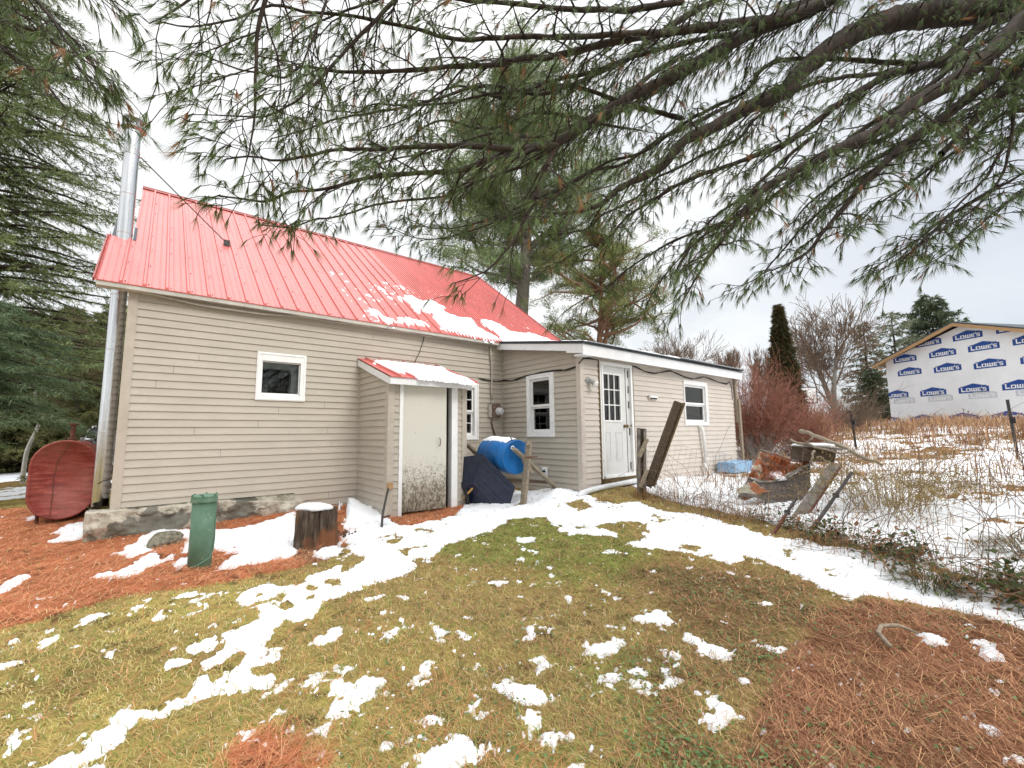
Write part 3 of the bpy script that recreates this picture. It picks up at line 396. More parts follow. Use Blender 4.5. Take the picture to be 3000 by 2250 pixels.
f2 = noise(nt, 2.2, 3, .5); c = mixc(nt, ramp(nt, f2, [(.5, (0,0,0)), (.6, (.8,.8,.8))]), c, (.24,.095,.045))
nt.links.new(c, b.inputs['Base Color']); bump(nt, b, f, .9, .03); M['stump'] = m
m, nt, b = base('old carpet', .95, .1)
f = noise(nt, 7, 7, .7); f2 = noise(nt, 4, 3, .5)
c = ramp(nt, f, [(.3, (.24,.22,.165)), (.7, (.44,.42,.33))])
c = mixc(nt, ramp(nt, f2, [(.50, (0,0,0)), (.56, (1,1,1))]), c, (.27,.10,.05))
nt.links.new(c, b.inputs['Base Color']); bump(nt, b, f, .5, .02); M['carpet'] = m
M['carpetunder'] = pm('dark carpet backing', (.055,.045,.04), (.14,.115,.10), 25, .95, bmp=.5, bd=.01)
M['wrap'] = pm('white house wrap', (.77,.785,.81), (.84,.85,.87), 1.2, .45, bmp=.15, bd=.02)
M['logoblue'] = pm('blue print', (.012,.055,.25), (.02,.075,.30), 3, .45)
M['logowhite'] = pm('white print', (.78,.79,.80), (.82,.83,.84), 3, .45)
M['logoghost'] = pm('print showing through', (.54,.57,.62), (.60,.63,.68), 3, .45)
M['lumber'] = pm('new spruce lumber', (.34,.205,.10), (.48,.30,.15), 5, .7, stretch=(1,1,6))
M['clear'] = pm('clear acrylic board', (.70,.72,.72), (.80,.81,.80), 4, .25)
M['carpaint'] = pm('black car paint', (.012,.013,.015), (.02,.021,.024), 3, .2, .6)
M['tyre'] = pm('rubber', (.012,.012,.012), (.03,.03,.03), 9, .8)
# ---------------------------------------------------------------- the house
E_ = .1016; XI, DD, XP, PP, XE = 6.1065, 2.222, 3.018, 1.154, 12.075
X_, Y_, NX, NY = (1,0,0), (0,1,0), (-1,0,0), (0,-1,0)
def clip_poly(P, a, b, c):
    out = []
    for i in range(len(P)):
        p, q = P[i], P[(i+1) % len(P)]; sp_, sq = a*p[0]+b*p[1]-c, a*q[0]+b*q[1]-c
        if sp_ <= 0: out.append(p)
        if (sp_ < 0 < sq) or (sq < 0 < sp_):
            t = sp_/(sp_-sq); out.append((p[0]+(q[0]-p[0])*t, p[1]+(q[1]-p[1])*t))
    return out
def siding(mb, O, u, n, u0, u1, z0, z1, ph, openings=(), clips=(), seams=()):
    O, u, n = V3(*O), V3(*u), V3(*n)
    k = math.floor((z0-ph)/E_ + 1e-6)
    while ph + k*E_ < z1 - 1e-6:
        zb, zt = ph+k*E_, ph+(k+1)*E_
        br = sorted({max(zb, z0), min(zt, z1)} | {z for o in openings for z in o[2:] if zb < z < zt and z0 < z < z1})
        og = lambda z: .019 - .016*(z-zb)/E_
        for a, b in zip(br[:-1], br[1:]):
            iv = [(u0, u1)]
            for (o0, o1, c0, c1) in openings:
                if c0 < (a+b)/2 < c1:
                    iv = [w for s, e in iv for w in ((s, min(e, o0)), (max(s, o1), e)) if w[1]-w[0] > 1e-4]
            for s, e in iv:
                P = [(s,a),(e,a),(e,b),(s,b)]
                for cl in clips: P = clip_poly(P, *cl)
                if len(P) < 3: continue
                mb.poly([O+u*p[0]+V3(0,0,p[1])+n*og(p[1]) for p in P])
                if e-s > .8 and rnd.random() < .13*(e-s) and len(P) == 4:
                    q = rnd.uniform(s+.25, e-.25); mb.poly([O+u*x+V3(0,0,z)+n*(og(z)+.0012) for x, z in ((q,a),(q+.003,a),(q+.003,b),(q,b))], 1); mb.poly([O+u*x+V3(0,0,z)+n*(og(z)+.001) for x, z in ((q+.003,a),(q+.03,a),(q+.03,b),(q+.003,b))])
                if abs(a-zb) < 1e-6:
                    ea = [p for p in P if abs(p[1]-a) < 1e-6]
                    if len(ea) >= 2:
                        l, r = min(q[0] for q in ea), max(q[0] for q in ea)
                        mb.poly([O+u*l+V3(0,0,a)+n*.019, O+u*r+V3(0,0,a)+n*.019, O+u*r+V3(0,0,a)+n*.003, O+u*l+V3(0,0,a)+n*.003])
        k += 1
def ring(mb, O, u, n, u0, u1, z0, z1, l, r, t, b, d0, d1):
    mb.lbox(O,u,n,u0,u0+l,z0,z1,d0,d1); mb.lbox(O,u,n,u1-r,u1,z0,z1,d0,d1)
    mb.lbox(O,u,n,u0+l,u1-r,z1-t,z1,d0,d1); mb.lbox(O,u,n,u0+l,u1-r,z0,z0+b,d0,d1)
house = thing('house', 'beige vinyl sided house with red metal roof, entry porch and flat roofed addition', 'house', (0,0,-.42))
W1 = (1.535, 2.065, 1.375, 1.90); W2 = (4.83, 5.385, .74, 1.75)
mb = MB(); siding(mb, (0,0,0), X_, NY, .06, 2.06, -.077, 2.76, 0, [W1]); siding(mb, (0,0,0), X_, NY, 2.06, XI, -.50, 2.76, 0, [W1, W2]); mb.build('wall', [M['siding'], M['shadowgap']], house, fixn=False)
gc = [(-.755, 1, 2.80), (.755, 1, 2.80+.755*8)]
mb = MB(); siding(mb, (0,0,0), Y_, NX, .06, 8, -.077, 5.9, 0, [], gc); mb.build('wall', [M['siding'], M['shadowgap']], house, fixn=False)
mb = MB(); siding(mb, (8.05,0,0), Y_, X_, 0, 8, -.3, 5.9, 0, [], gc); siding(mb, (0,8,0), X_, Y_, 0, 8.05, -.3, 2.8, 0); mb.build('wall', [M['siding'], M['shadowgap']], house, fixn=False)
mb = MB(); mb.box(-.018,-.024,-.085,.082,-.001,2.74); mb.box(-.018,-.001,-.085,-.001,.085,2.74); mb.build('corner_trim', M['trim'], house, bevel=.004)
mb = MB(); mb.box(XI-.03,-.028,-.3,XI-.004,-.002,2.6); mb.build('corner_trim', M['trim'], house)
# foundation of broken concrete and stones
def rubble(x0, x1, y0, y1, zt, nx, nz, seed, amp):
    V = []; F = []
    for j in range(nz):
        for i in range(nx):
            s, t = i/(nx-1), j/(nz-1); x = x0+(x1-x0)*s
            zb_ = -.55; top = zt(s); z = zb_+(top-zb_)*min(1, t*1.25); y = y0 if t < .8 else y0+(y1-y0)*(t-.8)/.2
            d = amp*(fbm(np.array(x*2.3+seed), np.array(z*3.+7), 1.6, 5, seed)-.5)*2
            V.append((x, y-float(d)*(1 if t < .85 else .4), z+float(d)*.25))
    F = [(j*nx+i, j*nx+i+1, (j+1)*nx+i+1, (j+1)*nx+i) for j in range(nz-1) for i in range(nx-1)]
    return V, F
mb = MB(); V, F = rubble(-.22, 2.15, -.19, .02, lambda s: -.083-.02*math.sin(s*9)-.15*max(0, s-.45), 110, 40, 3, .09); mb.add(V, F)
V, F = rubble(-.22, 1.6, 0, 0, lambda s: -.12, 70, 24, 5, .05)
mb.add([(-.22+(p[1])*.8, p[0]+.03, p[2]) for p in V], F); mb.build('foundation', M['stone'], house, smooth=True)
mb = MB(); mb.box(.02,.004,-.5,2.08,.12,-.06); mb.build('foundation', M['stone'], house)
mb = MB(); mb.prism([(-.215,-.20,-.145),(.20,-.17,-.15),(.14,-.01,-.145),(-.2,.10,-.14)], (0,0,.06)); mb.build('stone_slab', M['stone'], house, bevel=.008)
def stone(mb, c, r, seed, sq=(1,1,.6), n=12):
    P = []; 
    for j in range(n//2+1):
        for i in range(n):
            th, ph = i*2*math.pi/n, -math.pi/2+j*math.pi/(n//2)
            k = .72+.5*fbm(np.array(math.cos(th)*1.4+seed), np.array(ph*1.3+math.sin(th)), 1.3, 3, seed)
            P.append((c[0]+r*k*math.cos(th)*math.cos(ph)*sq[0], c[1]+r*k*math.sin(th)*math.cos(ph)*sq[1], c[2]+r*k*math.sin(ph)*sq[2]))
    F = [(j*n+i, j*n+(i+1)%n, (j+1)*n+(i+1)%n, (j+1)*n+i) for j in range(n//2) for i in range(n)]
    mb.add(P, F)
for c, r, s in [((.36,-.13,-.13),.10,3),((.55,-.19,-.17),.055,7),((.74,-.12,-.135),.085,9),((.52,-.10,-.14),.05,12),((1.52,-.14,-.185),.06,4),((1.66,-.11,-.19),.05,6),((1.76,-.15,-.21),.065,8),((1.60,-.19,-.22),.045,15),((1.85,-.11,-.2),.05,17)]:
    mb = MB(); stone(mb, c, r, s, (1.5,1,.55)); mb.build('stone', M['stone'], house, smooth=True)
# roof
RZ = lambda y: 2.832+.755*y
def ribprof(x0, x1):
    xs = [x0]; zs = [0.]; p = .2286; k = math.floor((x0+.098)/p)
    while True:
        c = -.098+k*p; k += 1
        if c > x1+.3: break
        if c < 4.55: pts = [(c-.022,0),(c-.012,.030),(c+.012,.030),(c+.022,0)] + [q for m in (.076,.152) for q in ((c+m-.010,0),(c+m-.003,.0045),(c+m+.003,.0045),(c+m+.010,0))]
        else: pts = [q for m in (0,.0762,.1524) for q in ((c+m-.019,0),(c+m-.010,.022),(c+m+.010,.022),(c+m+.019,0))]
        for x, z in pts:
            if x0 < x < x1: xs.append(x); zs.append(z)
    xs.append(x1); zs.append(0.); return xs, zs
def ribbed(mb, x0, x1, y0, y1, zf, ny=2, th=.012):
    xs, zs = ribprof(x0, x1); n = len(xs); ys = np.linspace(y0, y1, ny)
    mb.add([(x, y, zf(y)+z) for y in ys for x, z in zip(xs, zs)], [(j*n+i, j*n+i+1, (j+1)*n+i+1, (j+1)*n+i) for j in range(ny-1) for i in range(n-1)])
    mb.add([(x, y0, zf(y0)+z) for x, z in zip(xs, zs)] + [(x, y0+.002, zf(y0)-th) for x in xs], [(i+1, i, n+i, n+i+1) for i in range(n-1)])
    mb.add([(x0,y0,zf(y0)-th),(x1,y0,zf(y0)-th),(x1,y1,zf(y1)-th),(x0,y1,zf(y1)-th)], [(0,1,2,3)])
mb = MB(); ribbed(mb, -.335, -.062, -.175, 1.24, RZ); ribbed(mb, -.062, 8.32, -.175, 4.0, RZ)
mb.poly([(-.06,4.0,RZ(4)),(8.32,4.0,RZ(4)),(8.32,8.2,RZ(-.2)),(-.06,8.2,RZ(-.2))]); mb.build('roof', M['roof'], house, fixn=False)
# screws in rows on the front slope
mb = MB(); yy = -.12
while yy < 3.9:
    for k in range(0, 21):
        x = -.098+k*.2286+.04; mb.lathe((x, yy+rnd.uniform(-.02,.02), RZ(yy)), [(.008,0),(.008,.006)], 6, (0,-.6,.8)); 
    yy += .55
mb.build('screw', M['shadowgap'], house)
mb = MB(); mb.beam((-.07,3.94,RZ(3.94)+.022), (8.33,3.94,RZ(3.94)+.022), .10, .012, (0,-.6,.8)); mb.beam((-.07,4.05,RZ(3.94)+.022), (8.33,4.05,RZ(3.94)+.022), .10, .012, (0,.6,.8)); mb.tube([(-.07,4,RZ(4)+.02),(8.33,4,RZ(4)+.02)], .02, 8)
mb.build('ridge_cap', M['roofdark'], house)
mb = MB(); mb.beam((8.33,-.1,RZ(-.1)-.02), (8.33,4.0,RZ(4)-.02), .03, .09, (0,-.6,.8)); mb.beam((-.345,-.17,RZ(-.17)-.012), (-.345,1.24,RZ(1.24)-.012), .016, .05, (0,-.6,.8))
mb.build('rake_trim', M['roofdark'], house)
mb = MB(); mb.prism([(-.30,1.26,RZ(1.26)),(-.26,1.26,RZ(1.26)),(-.26,2.2,RZ(2.2)),(-.30,2.2,RZ(2.2))], (0,0,-.05)); mb.prism([(-.06,1.2,RZ(1.2)+.002),(-.045,1.2,RZ(1.2)+.002),(-.045,1.50,RZ(1.5)+.09),(-.06,1.50,RZ(1.5)+.09)], (.02,0,.004)); mb.build('flashing', M['asphalt'], house)
mb = MB(); mb.box(-.32,-.166,2.634,6.06,-.14,2.695); mb.box(-.32,-.14,2.634,-.295,.0,2.66)
mb.build('fascia', M['eave'], house, bevel=.003)
mb = MB(); mb.box(-.30,-.139,2.64,6.05,-.004,2.652); mb.build('soffit', M['eave'], house)
# sagging strip of eave trim
mb = MB(); n = 60
pts = [(x, -.085, 2.615-.05*math.sin(min(1, x/2.2)*math.pi)**2*(1 if x < 2.2 else 0)+.006*math.sin(x*7)) for x in np.linspace(.12, 5.2, n)]
mb.add([(p[0], p[1]+d, p[2]+h) for p in pts for d, h in ((0,0),(0,.022),(.05,.03))], [(i*3+j, i*3+3+j, i*3+4+j, i*3+1+j) for i in range(n-1) for j in (0,1)]); mb.build('eave_strip', M['eave'], house)

def window(O, u, n, o, cas, d=.03, mid=None, sashw=.045, mun=None, recess=.0, screen=False, leftoff=0):
    """o = opening u0,u1,z0,z1; cas = casing widths l,r,t,b"""
    u0, u1, z0, z1 = o; l, r, t, b = cas
    mb = MB(); ring(mb, O, u, n, u0-l, u1+r, z0-b, z1+t, l, r, t, b, -.01, d)
    ring(mb, O, u, n, u0-l+.012, u1+r-.012, z0-b+.012, z1+t-.012, .022, .022, .022, .022, d-.001, d+.008)
    # reveal going into the wall
    for a0, a1, c0, c1 in ((u0-.012,u0-.002,z0,z1),(u1+.002,u1+.012,z0,z1),(u0-.002,u1+.002,z1+.002,z1+.012),(u0-.002,u1+.002,z0-.012,z0-.002)):
        mb.lbox(O, u, n, a0, a1, c0, c1, -.16, -.0105)
    w = mb.build('window', M['white'], house, bevel=.002)
    if mid:
        mb = MB(); ring(mb, O, u, n, u0+.001, u1-.001, mid-.02, z1-.001, sashw*.8, sashw*.8, sashw, sashw, -.045, -.012); mb.build('sash', M['white'], w, bevel=.002)
        mb = MB(); ring(mb, O, u, n, u0+.003, u1-.003, z0+.001, mid-.022, sashw*.8, sashw*.8, sashw*.7, sashw*1.3, -.07, -.035); mb.build('sash', M['white'], w, bevel=.002)
        mb = MB(); mb.lbox(O, u, n, u0+.01, u1-.01, mid, z1-.01, -.034, -.030); mb.lbox(O, u, n, u0+.01, u1-.01, z0+.01, mid-.03, -.058, -.054); mb.build('pane', M['glass'], w)
        if mun:
            mb = MB()
            for z in mun: mb.lbox(O, u, n, u0+.04, u1-.04, z-.008, z+.008, -.029, -.02)
            mb.lbox(O, u, n, (u0+u1)/2-.008, (u0+u1)/2+.008, z0+.06, z1-.04, -.0285, -.0205); mb.build('muntin', M['white'], w)
    else:
        mb = MB(); ring(mb, O, u, n, u0+.001, u1-.001, z0+.001, z1-.001, .012, .012, .014, .03, -.05, -.02); mb.build('sash', M['white'], w)
        mb = MB(); mb.lbox(O, u, n, u0+.005, u1-.005, z0+.005, z1-.005, -.038, -.034); mb.build('pane', M['glass'], w)
    if screen:
        mb = MB(); mb.lbox(O, u, n, u0+.04, u1-.04, z0+.05, z1-.04, -.12, -.11); mb.build('screen', M['screen'], w)
    return w
w1 = window((0,0,0), X_, NY, (1.535,2.065,1.392,1.90), (.073,.08,.13,.085))
w1['label'] = 'small square window with wide white casing'
# inner frame deep in the recess, seen through the pane
mb = MB(); ring(mb, (0,0,0), X_, NY, 1.52, 2.08, 1.38, 1.92, .03, .10, .11, .02, -.30, -.17); mb.build('inner_frame', M['white'], w1)
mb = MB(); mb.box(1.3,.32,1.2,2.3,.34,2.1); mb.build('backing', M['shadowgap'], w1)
w2 = window((0,0,0), X_, NY, (4.83,5.365,.745,1.71), (.09,.105,.10,.085), mid=1.235, mun=(1.47,1.0)); w2['label'] = 'white window with grid bars half hidden behind the porch'
w3 = window((XI,0,0), (0,-1,0), NX, (.905,1.455,.80,1.845), (.10,.115,.085,.09), mid=1.315); w3['label'] = 'tall white window facing the yard'
w4 = window((0,-DD,0), X_, NY, (9.60,10.56,1.0,1.86), (.045,.10,.10,.075), mid=1.43, screen=True); w4['label'] = 'window beside the white door with misty panes'
# dim interiors behind the tall window: timber wall and rail
mb = MB(); mb.box(XI+.5,-1.9,.5,XI+.52,-.4,2.2); mb.build('backing', M['darkwood'], w3)
mb = MB(); mb.box(XI+.3,-1.9,1.66,XI+.34,-.4,1.72); mb.build('rail', M['trim2'], w3)
# ---- entry porch
PR = lambda y: 2.083+.335*y
mb = MB(); siding(mb, (XP,0,0), (0,-1,0), NX, 0, PP-.06, -.42, 2.1, .0026, [], [(.335, 1, 2.00)]); siding(mb, (4.38,0,0), (0,-1,0), X_, 0, PP-.06, -.42, 2.1, .0026, [], [(.335,1,2.0)]); mb.build('porch_wall', [M['siding'], M['shadowgap']], house, fixn=False)
mb = MB(); siding(mb, (0,-PP,0), X_, NY, 3.085, 3.185, -.42, 1.56, .0026); siding(mb, (0,-PP,0), X_, NY, 4.215, 4.32, -.42, 1.53, .0026); mb.build('porch_wall', [M['siding'], M['shadowgap']], house, fixn=False)
for x0, x1, sx in ((XP-.02,3.10,0),(4.305,4.40,1)):
    mb = MB(); mb.box(x0,-PP-.026,-.44,x1,-PP-.001,1.66)
    if sx == 0: mb.box(x0,-PP-.001,-.44,XP-.001,-PP+.075,1.62)
    else: mb.box(4.381,-PP-.001,-.44,x1,-PP+.075,1.62)
    mb.build('corner_trim', M['trim'], house, bevel=.003)
mb = MB(); mb.box(XP-.028,-.03,-.2,XP-.003,-.004,1.98); mb.build('corner_trim', M['trim'], house)
mb = MB(); ribbed(mb, 2.955, 4.53, -1.345, -.016, lambda y: PR(y)+.004); mb.build('porch_roof', M['roof'], house, fixn=False)
mb = MB(); mb.add([(2.96,-.02,PR(-.02)-.02),(2.96,-.02,PR(-.02)-.13),(2.96,-1.30,PR(-1.3)-.125),(2.96,-1.30,PR(-1.3)-.02),(2.985,-.02,PR(-.02)-.02),(2.985,-.02,PR(-.02)-.13),(2.985,-1.30,PR(-1.3)-.125),(2.985,-1.30,PR(-1.3)-.02)], [(0,1,2,3),(4,7,6,5),(0,4,5,1),(1,5,6,2),(2,6,7,3),(3,7,4,0)])
mb.build('porch_fascia', M['fascia'], house)
mb = MB(); mb.box(2.96,-1.326,1.525,4.40,-1.302,1.632); mb.build('porch_fascia', M['fascia'], house, bevel=.003)
mb = MB(); mb.box(2.99,-1.30,1.555,4.37,-PP-.028,1.567); mb.build('soffit', M['eave'], house)
for x0, x1 in ((3.186,3.243),(4.103,4.216)):
    mb = MB(); mb.box(x0,-PP-.03,-.46,x1,-PP+.09,1.555); mb.build('door_jamb', M['white'], house, bevel=.004)
mb = MB(); th = math.radians(4)
mb.box(0,-.02,-.37,.755,.02,1.60); pd = mb.build('porch_door', M['osb'], house)
for v in pd.data.vertices:
    q = Vector((v.co.x, v.co.y, v.co.z)); wx = q.x+WL['house'][0]; c_, s_ = math.cos(-.06), math.sin(-.06)
    v.co = Vector((3.246+wx*c_-q.y*s_, -PP+.035+wx*s_+q.y*c_, q.z))
mb = MB(); mb.tube([(3.86,-PP-.052,.60),(3.862,-PP-.075,.62),(3.862,-PP-.075,.70),(3.86,-PP-.055,.73)], .008, 6); mb.build('handle', M['rustmetal'], pd)
mb = MB(); mb.beam((3.93,-PP+.15,.24),(4.20,-PP+.25,.75),.05,.02,(0,1,0)); mb.build('shelf_brace', M['lumber'], house)
mb = MB(); mb.box(3.05,-.05,-.45,4.36,-.018,2.0); mb.build('porch_back', M['darkwood'], house)
# ---- flat roofed addition
AR = lambda y: 2.33+.16*(y+2.42)
ac = [(.16, 1, 2.33+.16*2.42-.03)]
W3 = (.905,1.455,.80,1.845); W4 = (9.60,10.56,1.0,1.86); DR = (6.64,7.585,-.19,2.09)
mb = MB(); siding(mb, (XI,0,0), (0,-1,0), NX, .005, DD-.06, -.42, 2.75, .0027, [W3], ac); mb.build('addition_wall', [M['siding'], M['shadowgap']], house, fixn=False)
mb = MB(); siding(mb, (0,-DD,0), X_, NY, XI+.05, XE, -.36, 2.33, .0966, [W4, DR]); mb.build('addition_wall', [M['siding2'], M['shadowgap']], house, fixn=False)
mb = MB(); siding(mb, (XE,0,0), Y_, X_, -DD, 3, -.36, 2.9, .0966, [], [(-.16,1,2.33+.16*2.42-.03)]); siding(mb, (0,3,0), X_, Y_, 8.05, XE, -.36, 3.0, .0966); mb.build('addition_wall', [M['siding2'], M['shadowgap']], house, fixn=False)
mb = MB(); mb.box(XI-.046,-DD-.028,-.36,XI+.056,-DD-.001,2.2); mb.box(XI-.046,-DD-.001,-.36,XI-.001,-DD+.075,2.2); mb.build('corner_trim', M['trim2'], house, bevel=.004)
mb = MB(); mb.beam((XE+.05,-DD-.045,2.16),(XE+.09,-DD-.05,1.0),.11,.06,(0,1,0)); mb.beam((XE+.10,-DD-.10,1.62),(XE+.115,-DD-.11,-.35),.10,.05,(0,1,0)); mb.build('corner_board', M['oldwood'], house)
mb = MB(); mb.box(5.93,-2.44,2.118,12.2,-2.418,2.312); mb.box(5.93,-2.418,2.118,6.2,-2.23,2.14); mb.build('addition_fascia', M['fascia'], house, bevel=.003)
mb = MB(); P = [(y, z) for y, z in ((-.03,AR(-.03)-.02),(-.03,AR(-.03)-.145),(-2.05,AR(-2.05)-.15),(-2.05,AR(-2.05)-.185),(-2.417,AR(-2.417)-.185),(-2.417,AR(-2.417)-.02))]
mb.prism([(5.93,y,z) for y, z in P], (.024,0,0)); mb.build('addition_fascia', M['fascia'], house)
mb = MB(); mb.poly([(5.955,-2.417,2.15),(12.19,-2.417,2.15),(12.19,-2.21,2.165),(5.955,-2.21,2.165)]); mb.poly([(5.955,-2.21,AR(-2.21)-.12),(6.1,-2.21,AR(-2.21)-.12),(6.1,0,AR(0)-.12),(5.955,0,AR(0)-.12)]); mb.build('soffit', M['eave'], house)
def slab(mb, x0, x1, y0, y1, zf, th): mb.add([(x0,y0,zf(y0)),(x1,y0,zf(y0)),(x1,y1,zf(y1)),(x0,y1,zf(y1)),(x0,y0,zf(y0)-th),(x1,y0,zf(y0)-th),(x1,y1,zf(y1)-th),(x0,y1,zf(y1)-th)], [(0,1,2,3),(4,7,6,5),(0,4,5,1),(1,5,6,2),(2,6,7,3),(3,7,4,0)])
mb = MB(); slab(mb, 5.915, 12.22, -2.46, 3.1, lambda y: AR(y)+.012, .03); slab(mb, 5.90, 9.1, -2.475, 3.05, lambda y: AR(y)+.03, .014); slab(mb, 8.95, 12.2, -2.50, 3.05, lambda y: AR(y)+.046, .02)
mb.build('addition_roof', M['asphalt'], house)
mb = MB(); mb.beam((6.0,-2.485,2.349),(9.0,-2.485,2.349),.05,.012,(0,0,1)); mb.beam((9.05,-2.515,2.368),(12.1,-2.515,2.366),.06,.014,(0,0,1)); mb.build('drip_edge', M['band'], house)
# back door
mb = MB(); ring(mb, (0,-DD,0), X_, NY, 6.60, 7.605, -.19, 2.105, .035, .03, .02, .03, .012, .03)
ring(mb, (0,-DD,0), X_, NY, 6.635, 7.575, .0, 2.085, .04, .055, .05, .02, -.10, .045); mb.build('door_frame', M['white'], house, bevel=.002)
mb = MB(); mb.lbox((0,-DD,0), X_, NY, 6.565, 6.60, -.25, 2.10, .003, .02); mb.lbox((0,-DD,0), X_, NY, 7.606, 7.64, -.2, 2.08, .003, .02); mb.build('door_gap', M['sillwood'], house)
mb = MB(); O = (0,-DD,0); L = (6.725,7.225,1.01,1.875)
dx0, dx1, dz0, dz1 = 6.677, 7.40, .012, 2.03
ring(mb, O, X_, NY, dx0, dx1, dz0, dz1, L[0]-dx0, dx1-L[1], dz1-L[3], L[2]-dz0, -.05, -.008); bd = mb.build('back_door', M['doorwhite'], house)
mb = MB(); ring(mb, O, X_, NY, L[0]-.025, L[1]+.025, L[2]-.025, L[3]+.025, .03, .03, .03, .03, -.008, .006)
for i in (1,2): mb.lbox(O, X_, NY, L[0]+(L[1]-L[0])*i/3-.009, L[0]+(L[1]-L[0])*i/3+.009, L[2]+.006, L[3]-.006, -.026, -.002)
for i in (1,2):
    z = L[2]+(L[3]-L[2])*i/3
    for j in range(3): a = L[0]+(L[1]-L[0])*j/3+.0095; mb.lbox(O, X_, NY, a, a+(L[1]-L[0])/3-.019, z-.009, z+.009, -.026, -.0025)
mb.build('muntin', M['white'], bd, bevel=.002)
mb = MB(); mb.lbox(O, X_, NY, L[0]+.001, L[1]-.001, L[2]+.001, L[3]-.001, -.034, -.028); mb.build('pane', M['glass'], bd)
for a, b in ((6.715,6.905),(7.055,7.265)):
    mb = MB(); ring(mb, O, X_, NY, a, b, .27, .80, .018, .018, .018, .018, -.0085, -.001); mb.lbox(O, X_, NY, a+.035, b-.035, .305, .765, -.0085, -.003); mb.build('door_panel', M['doorwhite'], bd, bevel=.003)
mb = MB(); mb.lathe((7.335,-DD-.005,.905), [(.012,0),(.012,.03),(.03,.038),(.034,.055),(.026,.07)], 14, (0,-1,0)); mb.lathe((7.335,-DD+.007,.905), [(.034,0),(.034,.012)], 14, (0,-1,0)); mb.lathe((7.47,-DD-.045,.915), [(.02,0),(.02,.02)], 10, (0,-1,0)); mb.build('knob', M['brass'], bd)
mb = MB(); mb.lbox(O, X_, NY, 7.402, 7.42, .02, 2.03, -.06, -.0095); mb.build('door_gap', M['shadowgap'], house)
mb = MB()
for z in (.15,.8,1.32,1.62,1.92): mb.lbox(O, X_, NY, 7.478, 7.502, z-.07, z+.07, -.006, .0005)
mb.lbox(O, X_, NY, 7.42, 7.52, .02, 2.03, -.06, -.006, 1); mb.build('strike_jamb', [M['shadowgap'], M['doorwhite']], house)
mb = MB(); mb.lbox(O, X_, NY, 6.66, 7.56, -.035, .0, -.06, .055); mb.build('door_sill', M['white'], house, bevel=.004)
mb = MB(); mb.lbox(O, X_, NY, 6.60, 7.61, -.30, -.037, .002, .06); mb.build('door_step', M['sillwood'], house, bevel=.004)
mb = MB(); mb.lbox(O, X_, NY, 7.9, 12.0, -.34, -.275, .004, .05); mb.build('sill_board', M['greywhite'], house)

# ---------------------------------------------------------------- fixtures on the house
t = thing('stovepipe', 'tall stainless steel stovepipe with rain cap rising at the left end of the house', 'chimney', (-.165,1.27,-.3))
cx, cy, pr = -.165, 1.27, .094
zs = [-.18,.86,2.06,2.88,3.84,4.46,5.18,5.52]
for a, b in zip(zs[:-1], zs[1:]):
    mb = MB(); mb.lathe((cx,cy,0), [(pr,a+.002),(pr,a+.006),(pr,(a+b)/2),(pr,b-.006),(pr,b-.002)], 40); mb.build('pipe_section', M['steel'], t, smooth=False)
    for p in COL.objects[-1:]: pass
mb = MB()
for z in zs[1:-1]: mb.lathe((cx,cy,0), [(pr+.0005,z-.012),(pr+.003,z-.010),(pr+.003,z-.002),(pr+.001,z),(pr+.003,z+.002),(pr+.003,z+.010),(pr+.0005,z+.012)], 40)
mb.build('seam_band', M['steel'], t)
mb = MB(); mb.lathe((cx,cy,0), [(pr+.002,5.10),(pr+.008,5.10),(pr+.008,5.15),(pr+.002,5.15)], 40); mb.lathe((cx+pr+.015,cy,5.125), [(.014,-.02),(.014,.02)], 10, (0,1,0)); mb.build('clamp', M['band'], t)
mb = MB(); mb.lathe((cx,cy,0), [(pr,5.50),(pr+.06,5.52),(pr+.062,5.545),(pr+.02,5.56),(.075,5.56)], 40); mb.lathe((cx,cy,0), [(.07,5.55),(.07,5.66)], 24)
for k in range(6):
    th = k*math.pi/3; mb.tube([(cx+.11*math.cos(th),cy+.11*math.sin(th),5.545),(cx+.11*math.cos(th),cy+.11*math.sin(th),5.67)], .008, 6)
mb.lathe((cx,cy,0), [(.145,5.66),(.15,5.672),(.148,5.69),(.10,5.715),(.0,5.73)], 40); mb.build('rain_cap', M['band'], t)
mb = MB(); mb.tube([(cx+.11,cy+.02,5.12),(1.19,1.84,RZ(1.84)+.05)], .009, 6); mb.build('brace_rod', M['iron'], t)
mb = MB(); mb.box(1.15,1.80,RZ(1.80)+.005,1.24,1.90,RZ(1.90)+.05); mb.tube([(1.19,1.82,RZ(1.84)+.02),(1.19,1.82,RZ(1.84)+.10)], .012, 6); mb.build('roof_bracket', M['iron'], t)
for o in list(bpy.data.objects):
    if o.name.startswith('pipe_section'): o.data.polygons.foreach_set('use_smooth', [len(p.vertices) == 4 for p in o.data.polygons])
t = thing('electric_meter', 'round electric meter on rusty brown box at the inside corner', 'electric meter', (5.85,-.02,.7))
mb = MB(); mb.box(5.795,-.10,1.115,5.985,-.02,1.395); mb.build('meter_box', M['rustmetal'], t, bevel=.006)
mb = MB(); mb.box(5.705,-.06,1.12,5.792,-.02,1.39); mb.build('side_box', M['mast'], t, bevel=.006)
mb = MB(); mb.lathe((5.925,-.10,1.245), [(.086,0),(.086,.02),(.076,.03),(.072,.09),(.055,.105),(.0,.108)], 28, (0,-1,0)); mb.build('dial', M['glassmeter'], t, smooth=True)
mb = MB(); mb.tube(MAST, .019, 10); mb.tube([(5.80,-.05,1.39),(5.80,-.05,1.47)], .03, 10); mb.build('mast_pipe', M['mast'], t, smooth=True)
mb = MB(); mb.tube(COND, .017, 8); mb.build('conduit', M['rustmetal'], t, smooth=True)
t = thing('floodlight', 'grey floodlight with pale round lamp between corner trim and white door', 'floodlight', (6.27,-DD-.02,1.70))
